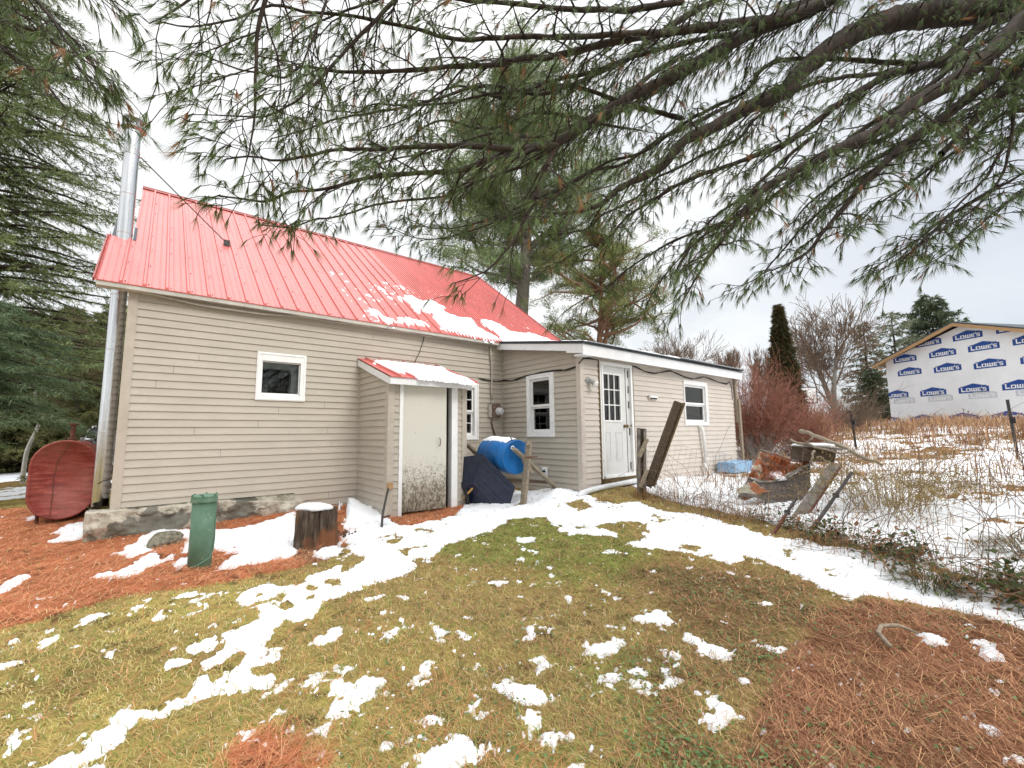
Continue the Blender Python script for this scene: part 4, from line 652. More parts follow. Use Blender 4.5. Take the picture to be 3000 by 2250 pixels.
mb = MB(); mb.lathe((6.27,-DD-.012,1.715), [(.062,0),(.062,.018),(.05,.03)], 20, (0,-1,0)); mb.tube([(6.27,-DD-.03,1.715),(6.275,-DD-.07,1.70)], .02, 8); mb.build('base_plate', M['lampgrey'], t)
mb = MB(); mb.lathe((6.285,-DD-.05,1.72), [(.03,0),(.045,.03),(.05,.09),(.06,.12)], 20, (.28,-.72,-.62)); mb.build('lamp_holder', M['lampgrey'], t, smooth=True)
mb = MB(); mb.lathe((6.319,-DD-.136,1.645), [(.062,0),(.068,.012),(.064,.03),(.05,.04),(.0,.045)], 24, (.28,-.72,-.62)); mb.build('lamp', M['lamp'], t, smooth=True)
t = thing('wall_vent', 'small hooded beige vent on the wall between door and window', 'vent', (8.28,-DD-.02,1.5))
mb = MB(); mb.lbox(O, X_, NY, 8.13, 8.43, 1.45, 1.535, .014, .05); mb.build('hood', M['trim2'], t, bevel=.006)
mb = MB(); mb.lbox(O, X_, NY, 8.16, 8.41, 1.462, 1.485, .045, .054); mb.build('opening', M['shadowgap'], t)
mb = MB(); mb.lbox(O, X_, NY, 8.15, 8.43, 1.49, 1.53, .05, .062); mb.build('flap', M['bung'], t)
t = thing('outlet_box', 'white outdoor outlet box low on the wall behind the blue drum', 'outlet box', (XI-.02,-1.45,.08))
ob = MB(); ob.box(XI-.06,-1.37,-.02,XI-.012,-1.24,.15); ob.build('cover', M['bung'], t, bevel=.01)
ob = MB(); ob.box(XI-.066,-1.345,.06,XI-.061,-1.265,.095); ob.build('slot', M['shadowgap'], t)
t = thing('outlet_box', 'small outlet box low on the wall just right of the white door', 'outlet box', (7.75,-DD,.25))
ob = MB(); ob.lbox(O, X_, NY, 7.70, 7.80, .18, .33, .014, .05); ob.build('cover', M['bung'], t, bevel=.008)
ob = MB(); ob.lathe((7.75,-DD-.0505,.255), [(.03,0),(.026,.006)], 14, (0,-1,0)); ob.build('slot', M['rustmetal'], t)
def cable(name, pts, r, mat, label):
    mb = MB(); P = np.array(pts); mb.tube(P, r, 6); 
    return tag(mb.build(name, mat, None, True), label, 'cable')
mb = MB(); P = np.array(CABLE1); mb.tube(P, .009, 6)
for dz, k in ((.018,1.),(-.014,2.)): mb.tube(P + np.c_[np.zeros(len(P)), np.zeros(len(P)), dz*np.sin(np.arange(len(P))*k)], .007, 6)
tag(mb.build('cable', M['cable'], None, True), 'black cables looping over the tall window and round the corner trim', 'cable')
mb = MB(); P = np.array([q for i, q in enumerate(CABLE2) if i != 8]); mb.tube(P, .008, 6); mb.tube(P + np.c_[np.zeros(len(P)), np.zeros(len(P)), .025*np.sin(np.arange(len(P))*1.7)], .007, 6)
tag(mb.build('cable', M['cable'], None, True), 'black cable drooping under the eave right of the white door', 'cable')
cable('cable', CABLE3, .014, M['mast'], 'pale painted cable along the eave ending beside the inside corner')
cable('cable', CABLE4, .006, M['cable'], 'thin black wire hanging from the eave to the porch roof')
t = thing('vent_pipe', 'white pvc pipe standing against the wall below the right window', 'pipe', (10.2,-DD-.06,-.2))
mb = MB(); mb.tube([(10.16,-DD-.01,.90),(10.165,-DD-.08,.885),(10.19,-DD-.09,.80),(10.29,-DD-.09,.13)], .036, 12); mb.build('pipe', M['pvc'], t, smooth=True)
mb = MB(); mb.tube([(10.28,-DD-.09,.20),(10.30,-DD-.09,.06)], .044, 12); mb.tube([(10.16,-DD-.10,.06),(10.33,-DD-.13,-.22)], .035, 10); mb.build('elbow', M['pvc'], t, smooth=True)

GP=[(-.15,-.15,-.43),(1.1,-.15,-.36),(1.9,-.15,-.32),(3.0,-.1,-.34),(3.15,-1.15,-.42),(4.1,-1.2,-.40),(4.4,-1.1,-.37),(5.2,-.3,-.36),(6.0,-.2,-.32),(5.3,-1.3,-.33),
(6.04,-2.25,-.23),(7,-2.4,-.2),(9,-2.4,-.2),(10.5,-2.5,-.2),(12.1,-2.3,-.2),(7.3,-3.2,-.3),(5.9,-5.4,-.36),(4.7,-7.0,-.36),
(.7,-2.35,-.40),(1.8,-2.05,-.44),(-.6,1.8,-.42),(-.4,-4.6,-.50),(1.4,-5.9,-.46),(2.8,-7.2,-.42),(.2,-7.4,-.46),(3.5,-4,-.42),(-2.5,3,-.52),(-1.5,-1.5,-.52),
(-6,12,-1.05),(-12,22,-1.35),(-4,20,-1.2),(13.5,-3.4,-.02),(11,-5,-.08),(9,-6.5,-.08),(16,-5.5,.2),(14,0,-.05),(20,-2,.45),(27,-3.5,.85),(33,0.5,.98),(39,-1,1.0),(36,-9,1.0),(24,8,.4),(40,20,.9),(55,10,1.5),(10,12,-.2),(20,30,.2),(2,10,-.5),
(0,-16,-.4),(-12,-6,-.7),(14,-16,.3),(30,-25,.9),(-10,-25,-.4),(-30,10,-1.4),(-25,40,-1.4),(10,50,-.2),(60,40,1.6),(70,-20,1.7),(20,-50,.8),(-40,-30,-.8)]
_G=np.array(GP)
def _U(r2): return np.where(r2>1e-12,.5*r2*np.log(np.maximum(r2,1e-12)),0.)
def _fit():
    n=len(_G); d=((_G[:,None,:2]-_G[None,:,:2])**2).sum(-1)
    K=_U(d)+np.eye(n)*.3
    P=np.c_[np.ones(n),_G[:,:2]]
    A=np.block([[K,P],[P.T,np.zeros((3,3))]])
    return np.linalg.solve(A,np.r_[_G[:,2],0,0,0])
_W=_fit()
def gz(x,y):
    x=np.asarray(x,float); y=np.asarray(y,float); sh=np.broadcast(x,y).shape
    x=np.broadcast_to(x,sh).ravel(); y=np.broadcast_to(y,sh).ravel()
    r=np.hypot(x,y); k=np.minimum(1,60/np.maximum(r,1e-6)); x=x*k; y=y*k
    z=np.full(x.shape,_W[-3])+_W[-2]*x+_W[-1]*y
    for i in range(len(_G)): z+=_W[i]*_U((x-_G[i,0])**2+(y-_G[i,1])**2)
    return z.reshape(sh)
# ---------------------------------------------------------------- ground masks on a world raster
RX0, RY0, RX1, RY1, RS = -7., -9.5, 17., 5., .02
NXR, NYR = int((RX1-RX0)/RS), int((RY1-RY0)/RS)
def raster(polys):
    m = np.zeros((NYR, NXR), np.float32)
    for P in polys:
        P = np.array(P); x0, y0 = P.min(0); x1, y1 = P.max(0)
        i0, i1 = max(0, int((x0-RX0)/RS)), min(NXR, int((x1-RX0)/RS)+2); j0, j1 = max(0, int((y0-RY0)/RS)), min(NYR, int((y1-RY0)/RS)+2)
        if i1 <= i0 or j1 <= j0: continue
        gx, gy = np.meshgrid(RX0+(np.arange(i0,i1)+.5)*RS, RY0+(np.arange(j0,j1)+.5)*RS); ins = np.zeros(gx.shape, bool)
        for k in range(len(P)):
            (xa, ya), (xb, yb) = P[k], P[(k+1) % len(P)]
            if ya == yb: continue
            ins ^= ((ya > gy) != (yb > gy)) & (gx < (xb-xa)*(gy-ya)/(yb-ya)+xa)
        m[j0:j1, i0:i1][ins] = 1
    return m
def blur(m, r, it=2):
    for _ in range(it):
        for ax in (0, 1):
            c = np.cumsum(np.concatenate([np.repeat(m.take([0], ax), r+1, ax), m, np.repeat(m.take([-1], ax), r, ax)], ax), ax)
            n = m.shape[ax]; m = (c.take(range(2*r+1, 2*r+1+n), ax) - c.take(range(n), ax))/(2*r+1)
    return m
def samp(m, x, y, out=0.):
    fx = (x-RX0)/RS-.5; fy = (y-RY0)/RS-.5; i = np.floor(fx).astype(int); j = np.floor(fy).astype(int)
    ok = (i >= 0) & (j >= 0) & (i < NXR-1) & (j < NYR-1); i = np.clip(i, 0, NXR-2); j = np.clip(j, 0, NYR-2); u = fx-i; v = fy-j
    r = (m[j,i]*(1-u)+m[j,i+1]*u)*(1-v)+(m[j+1,i]*(1-u)+m[j+1,i+1]*u)*v
    return np.where(ok, r, out)
mS = np.clip(raster(SNOW)-raster(HOLE), 0, 1); mS1 = blur(mS, 1, 2)
mN = blur(raster(NEED[:2])+.62*raster(NEED[2:]), 9, 2); mB = blur(raster(BROWN), 16, 2); mG = blur(raster(GREEN), 22, 2)
def in_house(x, y, g=0.):
    return ((x > -.02-g) & (x < 8.05+g) & (y > -.0-g) & (y < 8+g)) | ((x > XI-g) & (x < XE+g) & (y > -DD-g) & (y < 3+g)) | ((x > XP-g) & (x < 4.38+g) & (y > -PP-g) & (y < .1))
def fieldmask(x, y):
    # beyond the fence line post (6.7,-2.9) - stakes (5.9,-5.5) - (4.6,-7.4)
    fx = np.interp(y, [-14,-7.4,-5.5,-2.9,-2.3], [1.,4.75,5.95,6.75,7.2]); return np.clip((x-fx)/.35, 0, 1)*np.where(y > -1.5, 0, 1) + np.where((x > 12.2) & (y >= -1.5), 1, 0)
def snowfield(x, y):
    n = fbm(x, y, 3.1, 5, 5); n2 = fbm(x, y, 17., 4, 9); n3 = fbm(x, y, .55, 3, 21)
    n5 = fbm(x, y, 48., 3, 13); s = samp(mS1, x, y) + (n-.5)*.35 + (n2-.5)*.9 + (n5-.5)*1.15 - .38; n6 = fbm(x, y, 4.6, 3, 29); s = s - np.clip(n6-.56, 0, 1)*np.where((x > 2.3) & (y < -1.3), 3.2, 1.6)
    sp = (fbm(x, y, 6.5, 4, 19)-.70)*4 + (n5-.5)*.6 - .1; s = np.where((samp(mN, x, y) < .5) & (np.hypot(x-2.5, y+4.5) < 3.6), np.maximum(s, sp), s)
    fm = fieldmask(x, y); d = np.hypot(x-7, y+4)
    sf = -.02 + (n3-.5)*1.3 + (n-.5)*1.3 + (n2-.5)*.8 + (n5-.5)*.5 - np.clip((d-5)/16, 0, .32)
    s = np.where(fm > .01, np.maximum(s, (fm-.6)*1.2+sf*fm), s)
    # thin drifts far to the left
    far = (x < 2) & (y > 8); s = np.where(far, (n3-.5)*1.5+(n-.5)*.5-.12, s)
    s = np.where((x < -2) & (y > 23) & (y < 29), .3+(n-.5), s)
    return s
def zones(x, y):
    w = (fbm(x, y, 2.2, 5, 31)-.5); w2 = fbm(x, y, 7., 4, 37)-.5
    need = np.clip((samp(mN, x, y) + w*.5+w2*.35 - .5)*5+.5, 0, 1)
    brown = np.clip((samp(mB, x, y) + w*.9+w2*.6 - .5)*2.2+.5, 0, 1)
    green = np.clip((samp(mG, x, y) + w*1.0+w2*.5 - .45)*2+.4, 0, 1)
    return need, brown, green, w, w2
LEFTN = lambda x, y: (x < 1.5) | (y > -2.2)      # orange needles by the house, browner ones at the right
def groundcol(x, y):
    need, brown, green, w, w2 = zones(x, y); q = w[:,None]*2; q2 = w2[:,None]*2
    gold = V3(.345,.275,.095)*(1+q*.5)+q2*V3(.03,.05,.0)
    gold = gold*(1-green[:,None])+green[:,None]*V3(.22,.25,.065)*(1+q2*.4)
    midg = np.clip((x-1.)/1.5, 0, 1)[:,None]*.5*(1-green[:,None]); gold = gold*(1-midg)+V3(.30,.225,.095)*midg
    gold = gold*(1-brown[:,None])+brown[:,None]*(V3(.165,.12,.055)*(1+q2*.6))
    nl = V3(.45,.165,.08)*(1+q*.45+q2*.25); nr = V3(.20,.088,.048)*(1+q*.6+q2*.3)
    nc = np.where(LEFTN(x,y)[:,None], nl, nr)
    nc = nc*np.where(LEFTN(x,y), 1., .45+1.15*fbm(x, y, 1.6, 4, 87))[:,None]
    c = gold*(1-need[:,None])+nc*need[:,None]
    fm = np.clip(fieldmask(x, y), 0, 1)[:,None]; c = c*(1-fm)+fm*(V3(.27,.165,.075)*(1+q*.7)+q2*V3(.06,.02,.0))
    far = (np.clip((np.hypot(x,y)-12)/10, 0, 1)*(x < 3))[:,None]; c = c*(1-far)+far*V3(.235,.16,.06)*(1+q*.5)
    dk = np.clip((fbm(x, y, 9., 3, 77)-.66)*8, 0, .7)[:,None]; c = c*(1-dk)+dk*V3(.05,.035,.02)
    return np.clip(c, .01, 1)
# polar grid about the yard: fine where the yard is, coarse elsewhere
th = np.radians(np.concatenate([np.arange(-22, 102, .15), np.arange(102, 338, 4.)])); rr = .5*1.0105**np.arange(0, 640)
TH, RR = np.meshgrid(th, rr); GX = (CP[0]+RR*np.sin(TH)).ravel(); GY = (CP[1]+RR*np.cos(TH)).ravel()
GZ = gz(GX, GY)
bumps = (fbm(GX, GY, 1.3, 4, 51)-.5)*.10 + (fbm(GX, GY, 8., 3, 57)-.5)*.035
bumps = bumps*np.clip(RR.ravel()/3, .35, 1)
GZ = GZ + bumps
def gzb(x, y): 
    return gz(x, y) + ((fbm(x, y, 1.3, 4, 51)-.5)*.10 + (fbm(x, y, 8., 3, 57)-.5)*.035)*np.clip(np.hypot(x-CP[0], y-CP[1])/3, .35, 1)
nt_, nr_ = len(th), len(rr)
idx = np.arange(nr_*nt_).reshape(nr_, nt_); nx_ = np.roll(idx, -1, 1)
GF = np.stack([idx[:-1], idx[1:], nx_[1:], nx_[:-1]], -1).reshape(-1, 4)
cv = np.array([[CP[0], CP[1], float(gz(CP[0], CP[1]))]])
Vg = np.r_[np.c_[GX, GY, GZ], cv]
GCOL = np.r_[groundcol(GX, GY), groundcol(cv[:,0], cv[:,1])]
fan = np.stack([np.full(nt_, len(GX)), idx[0], nx_[0], nx_[0]], -1)
g = np_mesh('ground', Vg, np.r_[GF], M['ground'], smooth=True, col=GCOL); stuff(g, 'structure')
# snow lying on it, a sheet of its own that thins out to nothing at its edges
SF = snowfield(GX, GY); SF = np.where(in_house(GX, GY, -.02), -1, SF)
SH = np.clip(SF*.04, -.03, .008) + np.clip(SF-.3, 0, .5)*.02 + (fbm(GX, GY, 30., 3, 91)-.5)*.008
heap = .16*np.exp(-(((GX-2.75)/.24)**2+((GY+.28)/.3)**2)) + .10*np.exp(-(((GX-5.75)/.25)**2+((GY+1.95)/.18)**2)) + .10*np.exp(-(((GX-2.55)/.5)**2+((GY+.75)/.35)**2))
SH = SH + np.where(SF > 0, heap, 0)
keep = (SF.reshape(-1) > -.12)[GF].any(1)
used = np.unique(GF[keep]); rem = np.full(len(GX), -1); rem[used] = np.arange(len(used))
s_ = np_mesh('snow', np.c_[GX, GY, GZ+SH][used], rem[GF[keep]], M['snow'], smooth=True)
stuff(s_, 'stuff', 'patchy thin snow lying on the lawn and the field', 'snow')
GRID_R = RR.ravel()
# ---------------------------------------------------------------- grass blades, fallen needles, leaves
def scatter(n, r0, r1, a0=-20, a1=100, p=1.0):
    u = RNG.random(n); r = r0*(r1/r0)**u if p == 1 else (r0**p+(r1**p-r0**p)*u)**(1/p)
    a = np.radians(RNG.uniform(a0, a1, n)); return CP[0]+r*np.sin(a), CP[1]+r*np.cos(a), r
def blades(x, y, z, L, W_, lean, az, col, curl=.5):
    """bent blades: 5 vertices, quad + triangle written as two quads"""
    n = len(x); d = np.c_[np.cos(az), np.sin(az), np.zeros(n)]; s = np.c_[-np.sin(az), np.cos(az), np.zeros(n)]
    B = np.c_[x, y, z]; up = np.array([0,0,1.])
    m = B + d*(L*np.sin(lean)*.5)[:,None] + up*(L*np.cos(lean)*.55)[:,None]
    t = B + d*(L*np.sin(np.minimum(lean*1.25+curl*.3, 1.75)))[:,None]*1. + up*(L*np.cos(np.minimum(lean*1.2+curl*.2, 1.62))*.8)[:,None]
    w = (W_/2)[:,None]
    V = np.stack([B-s*w, B+s*w, m+s*w*.8, m-s*w*.8, t+s*w*.15, t-s*w*.15], 1).reshape(-1, 3)
    b = np.arange(n)[:,None]*6; F = np.concatenate([b+[0,1,2,3], b+[3,2,4,5]], 0)
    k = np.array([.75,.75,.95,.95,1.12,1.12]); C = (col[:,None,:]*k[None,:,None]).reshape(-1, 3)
    return V, F, np.clip(C, .005, 1)
x, y, r = scatter(400000, .9, 13., p=.62)
nd_, br, gr, w, w2 = zones(x, y); S = snowfield(x, y)
ok = ~in_house(x, y, .03) & (RNG.random(len(x)) > nd_*.93) & (S < .06+.5*RNG.random(len(x))**2.2) & (fieldmask(x, y) < .4) & (RNG.random(len(x)) > br*.55) & ((x > -6) | (r < 9))
x, y, r, gr, br, w, w2, S = (q[ok] for q in (x, y, r, gr, br, w, w2, S)); n = len(x)
t = RNG.random(n); gsel = RNG.random(n) < (.17+.55*gr+.25*np.clip(w*2,0,1))
midb = RNG.random(n) < np.clip((x-.6)/2, 0, .6)
col = np.where(gsel[:,None], V3(.16,.205,.05)+t[:,None]*V3(.15,.15,.035), V3(.36,.285,.10)+t[:,None]*V3(.28,.23,.11))
col = np.where((midb & ~gsel)[:,None], V3(.31,.215,.09)+t[:,None]*V3(.24,.18,.09), col)
col = np.where((RNG.random(n) < .06)[:,None], V3(.68,.55,.33), col)*(1+(w2*.6)[:,None])
az = 2.4+.9*np.sin(x*1.1+y*.7)+RNG.normal(0, .9, n); lean = np.clip(RNG.normal(1.15, .30, n), .2, 1.52)
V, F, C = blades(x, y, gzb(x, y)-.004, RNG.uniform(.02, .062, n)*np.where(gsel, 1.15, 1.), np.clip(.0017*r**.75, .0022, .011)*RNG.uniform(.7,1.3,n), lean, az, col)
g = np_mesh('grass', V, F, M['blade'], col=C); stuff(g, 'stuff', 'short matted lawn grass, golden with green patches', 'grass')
# fallen pine needles
x, y, r = scatter(270000, .9, 12., p=.62)
nd_, br, gr, w, w2 = zones(x, y); S = snowfield(x, y)
pr_ = np.maximum(nd_, .05+.22*br+.09*np.clip((x-.5)/2,0,1)); pr_ = np.where(S > .02, .05*(RNG.random(len(x)) < .3), pr_)
ok = ~in_house(x, y, .02) & (RNG.random(len(x)) < pr_) & (fieldmask(x, y) < .9)
x, y, r = x[ok], y[ok], r[ok]; n = len(x); t = RNG.random(n)[:,None]; lf = LEFTN(x, y)[:,None]
col = np.where(lf, V3(.37,.125,.055)+t*V3(.32,.16,.09), (V3(.13,.055,.028)+t*V3(.28,.15,.085))*(.55+.95*fbm(x,y,2.4,3,83))[:,None])
col = np.where((RNG.random(n) < .12)[:,None], V3(.62,.36,.19), col)
az = .6+RNG.normal(0, 1.0, n); L = RNG.uniform(.05, .11, n); lz = RNG.uniform(.0, .35, n); zz = gzb(x, y)+RNG.uniform(.002,.018,n)
d = np.c_[np.cos(az)*np.cos(lz), np.sin(az)*np.cos(lz), np.sin(lz)]; s = np.c_[-np.sin(az), np.cos(az), np.zeros(n)]; wd = (np.clip(.0011*r**.75, .0014, .007)/2)[:,None]
B = np.c_[x, y, zz]; T = B+d*L[:,None]
V = np.stack([B-s*wd, B+s*wd, T+s*wd*.6, T-s*wd*.6], 1).reshape(-1,3); F = np.arange(n)[:,None]*4+[0,1,2,3]
g = np_mesh('pine_needle_litter', V, F, M['litter'], col=np.repeat(col, 4, 0)); stuff(g, 'stuff', 'rusty fallen pine needles covering the ground', 'pine needles')
# low broad leaves (clover, plantain) in the brown part of the lawn, and a few dead leaves
x, y, r = scatter(80000, 1.2, 7.5, 20, 100, p=1)
nd_, br, gr, w, w2 = zones(x, y); S = snowfield(x, y)
ok = (RNG.random(len(x)) < .05+br*.8*np.clip(.5+w*3, 0, 1)+.22*(nd_*(x>2))*(fbm(x,y,1.5,3,41)>.52)) & (S < .1) & (x > .6) & (fieldmask(x,y) < .5) & ~in_house(x, y, .1)
x, y = x[ok], y[ok]; n = len(x); t = RNG.random(n)[:,None]
def leaves(x, y, z, size, tilt, col):
    n = len(x); az = RNG.uniform(0, 6.28, n); tl = RNG.uniform(-tilt, tilt, n)
    d = np.c_[np.cos(az)*np.cos(tl), np.sin(az)*np.cos(tl), np.sin(tl)]; s = np.c_[-np.sin(az), np.cos(az), RNG.uniform(-.4,.4,n)]
    B = np.c_[x, y, z]; L = size[:,None]
    V = np.stack([B, B+d*L*.5+s*L*.36, B+d*L, B+d*L*.5-s*L*.36], 1).reshape(-1,3); return V, np.arange(n)[:,None]*4+[0,1,2,3], np.repeat(col, 4, 0)
col = np.where(RNG.random(n)[:,None] < .75, V3(.075,.125,.04)+t*V3(.10,.13,.06), V3(.16,.10,.05)+t*V3(.15,.09,.04))
V, F, C = leaves(x, y, gzb(x, y)+RNG.uniform(.005,.03,n), RNG.uniform(.011,.026,n), .5, col)
g = np_mesh('ground_weeds', V, F, M['leafy'], col=C); stuff(g, 'stuff', 'small clover and plantain leaves in the brown lawn', 'weeds')
# weeds of the field beyond the fence
x, y, r = scatter(46000, 5., 40., 38, 92, p=1.25)
n3 = fbm(x, y, .5, 3, 61); n4 = fbm(x, y, 2.5, 3, 67)
dfar = np.hypot(x-7, y+4)
ok = (fieldmask(x, y) > .8) & ~in_house(x, y, .25) & (RNG.random(len(x)) < np.clip((n3-.36)*2.4+(n4-.5)*1.5, .06, 1)*(.30+.7*np.clip((dfar-3.5)/9,0,1)))
x, y, r = x[ok], y[ok], r[ok]; n = len(x); t = RNG.random(n)[:,None]; far = np.clip((r-6)/14, 0, 1)
col = V3(.29,.165,.08)+t*V3(.25,.18,.11); col = np.where(RNG.random(n)[:,None] < .25, V3(.19,.085,.055)+t*V3(.12,.06,.035), col)
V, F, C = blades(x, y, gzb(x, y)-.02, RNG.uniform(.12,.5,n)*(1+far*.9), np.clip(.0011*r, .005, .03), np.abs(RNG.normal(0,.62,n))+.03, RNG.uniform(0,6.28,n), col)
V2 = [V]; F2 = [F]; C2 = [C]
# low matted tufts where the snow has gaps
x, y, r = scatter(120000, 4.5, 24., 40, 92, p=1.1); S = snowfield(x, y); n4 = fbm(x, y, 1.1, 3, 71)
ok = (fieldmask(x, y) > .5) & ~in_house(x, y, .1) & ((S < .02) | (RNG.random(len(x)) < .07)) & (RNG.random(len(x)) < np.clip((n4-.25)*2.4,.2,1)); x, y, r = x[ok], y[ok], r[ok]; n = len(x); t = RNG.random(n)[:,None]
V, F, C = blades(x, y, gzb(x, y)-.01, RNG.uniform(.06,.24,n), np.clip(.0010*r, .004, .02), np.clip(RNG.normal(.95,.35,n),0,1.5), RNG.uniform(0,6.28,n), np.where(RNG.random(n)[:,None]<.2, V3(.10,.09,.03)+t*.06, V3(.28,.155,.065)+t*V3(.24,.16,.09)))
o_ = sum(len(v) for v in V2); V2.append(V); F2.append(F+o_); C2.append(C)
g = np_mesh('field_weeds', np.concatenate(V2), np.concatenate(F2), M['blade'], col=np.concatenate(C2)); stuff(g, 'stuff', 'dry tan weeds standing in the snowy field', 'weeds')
# ---------------------------------------------------------------- snow on things
def patch_snow(name, polys, zf, th, sx, label, seed=1, res=.018, na=.5):
    P = np.concatenate([np.array(p) for p in polys]); x0, y0 = P.min(0)-.06; x1, y1 = P.max(0)+.06
    nx, ny = int((x1-x0)/res), int((y1-y0)/res); gx, gy = np.meshgrid(x0+np.arange(nx)*res, y0+np.arange(ny)*res)
    m = np.zeros(gx.shape, np.float32)
    for p in polys:
        ins = np.zeros(gx.shape, bool)
        for k in range(len(p)):
            (xa, ya), (xb, yb) = p[k], p[(k+1) % len(p)]
            if ya != yb: ins ^= ((ya > gy) != (yb > gy)) & (gx < (xb-xa)*(gy-ya)/(yb-ya)+xa)
        m[ins] = 1
    m = blur(m, 2, 2); f = m - .45 + (fbm(gx, gy, 14., 4, seed)-.5)*na + (fbm(gx, gy, 5., 3, seed+5)-.5)*na*.8
    h = np.clip(f*th*2.2, -.03, th) + sx(gx)
    Z = zf(gy) + h; idx = np.arange(nx*ny).reshape(ny, nx)
    F = np.stack([idx[:-1,:-1], idx[:-1,1:], idx[1:,1:], idx[1:,:-1]], -1).reshape(-1, 4)
    keep = ((h > -.012).ravel())[F].any(1); u = np.unique(F[keep]); rem = np.full(nx*ny, -1); rem[u] = np.arange(len(u))
    o = np_mesh(name, np.c_[gx.ravel(), gy.ravel(), Z.ravel()][u], rem[F[keep]], M['snow'], smooth=True)
    return stuff(o, 'stuff', label, 'snow')
ribx = lambda gx: -.014*np.clip(1-np.abs(((gx+.098+.0381) % .0762)-.0381)/.014, 0, 1)*(gx > 4.5) - .016*np.clip(1-np.abs(((gx+.098+.1143) % .2286)-.1143)/.02, 0, 1)
patch_snow('roof_snow', ROOFSNOW, lambda y: RZ(y)+.014, .03, ribx, 'broken snow patches on the low right part of the red roof', 3, na=.95)
patch_snow('roof_snow', PORCHSNOW, lambda y: PR(y)+.012, .045, lambda gx: .6*ribx(gx), 'snow covering most of the small porch roof', 8)
patch_snow('roof_snow', [[(6.2,-2.2),(8,-2.35),(9,-2.36),(12.1,-2.4),(12.15,2),(6.3,2)]], lambda y: AR(y)+.05, .05, lambda gx: 0*gx, 'thin snow on the flat addition roof', 12, .05)
# ---------------------------------------------------------------- oil tank
t = thing('oil_tank', 'rusty dark red oil tank standing on short legs left of the house', 'oil tank', (-.6,2.5,-.45))
def obround(w, h, n=14): 
    a = [(w*math.cos(q), (h-w)+w*math.sin(q)) for q in np.linspace(0, math.pi, n)]; return a + [(-x, -z) for x, z in a]
def obloft(mb, secs, cx, cz, capend=True):
    n = len(secs[0][1]); P = [(cx+x, y, cz+z) for y, pr_ in secs for x, z in pr_]
    F = [(i*n+j, i*n+(j+1)%n, (i+1)*n+(j+1)%n, (i+1)*n+j) for i in range(len(secs)-1) for j in range(n)]
    if capend: F += [tuple(range(n)), tuple((len(secs)-1)*n+j for j in range(n-1,-1,-1))]
    mb.add(P, F)
mb = MB(); obloft(mb, [(1.83, obround(.335,.545)),(1.86, obround(.345,.555)),(3.3, obround(.345,.555)),(3.34, obround(.32,.53))], -.605, .185); mb.build('shell', M['tank'], t, smooth=False)
mb = MB(); obloft(mb, [(1.815, obround(.352,.562)),(1.795, obround(.356,.566)),(1.79, obround(.345,.555)),(1.80, obround(.325,.535)),(1.825, obround(.312,.522)),(1.822, obround(.18,.36)),(1.822, obround(.06,.2))], -.605, .185); mb.build('end_cap', M['tank'], t, smooth=True)
for x, y in ((-.85,2.0),(-.36,2.0),(-.85,3.1),(-.36,3.1)):
    mb = MB(); mb.tube([(x,y,-.20),(x,y,-.55)], .022, 8); mb.build('leg', M['rust'], t)
mb = MB(); mb.tube([(-.57,2.02,.70),(-.57,2.02,.98)], .028, 10); mb.lathe((-.57,2.02,.98), [(.028,-.01),(.058,0),(.058,.018),(.02,.022)], 14); mb.lathe((-.57,2.02,.735), [(.055,0),(.055,.04),(.035,.05)], 12); mb.build('fill_pipe', M['rust'], t)
mb = MB(); mb.tube([(-.47,2.15,.72),(-.47,2.15,.79)], .02, 8); mb.lathe((-.42,2.35,.735), [(.07,0),(.075,.02),(.05,.035)], 16); mb.build('gauge', M['band'], t)
mb = MB(); mb.tube([(-.57,1.80,.715),(-.62,1.785,.60),(-.68,1.795,.45),(-.70,1.79,.2),(-.695,1.795,0.),(-.70,1.79,-.2),(-.70,1.78,-.37)], .005, 6); mb.build('wire', M['rust'], t)
mb = MB(); mb.tube([(-.29,2.1,-.45),(-.28,2.0,-.1),(-.30,1.9,.05),(-.12,.6,.22),(-.02,.02,.28)], .006, 6); tag(mb.build('cable', M['cable'], None, True), 'thin dark line running from the red tank to the house corner', 'cable')
# ---------------------------------------------------------------- car behind the tank
t = thing('parked_car', 'black car parked behind the red tank, only its roof showing', 'car', (-.2,10.5,-.55))
cx0, cx1 = -1.12, .68
Pf = [(8.6,-.20),(8.5,.05),(8.65,.30),(9.5,.42),(12.6,.44),(12.75,.1),(12.7,-.2)]
mb = MB(); mb.prism([(cx0, y, z) for y, z in Pf], (cx1-cx0,0,0)); mb.build('body', M['carpaint'], t, bevel=.07)
mb = MB(); mb.prism([(cx0+.12, y, z) for y, z in ((9.45,.41),(10.15,.98),(11.9,1.04),(12.6,.44))], (cx1-cx0-.24,0,0)); mb.build('cabin', M['carpaint'], t, bevel=.06)
mb = MB(); mb.prism([(cx0+.22,9.60,.52),(cx1-.22,9.60,.52),(cx1-.28,10.09,.92),(cx0+.28,10.09,.92)], (0,-.012,.01)); mb.build('windscreen', M['glass'], t)
mb = MB(); mb.tube([(cx0+.14,9.5,.45),(cx0+.17,10.1,.98),(cx0+.2,10.3,1.01)], .02, 6); mb.build('pillar', M['band'], t)
mb = MB(); mb.tube([(cx0+.25,10.3,1.03),(cx0+.25,10.35,1.09),(cx0+.25,11.7,1.12),(cx0+.25,11.75,1.05)], .02, 6); mb.build('roof_rail', M['band'], t)
for x in (cx0+.0,cx1-.2):
    for y in (9.3,12.0):
        mb = MB(); mb.lathe((x,y,-.25), [(.18,0),(.31,.0),(.32,.03),(.32,.17),(.3,.2)], 20, (1,0,0)); w_ = mb.build('wheel', M['tyre'], t)
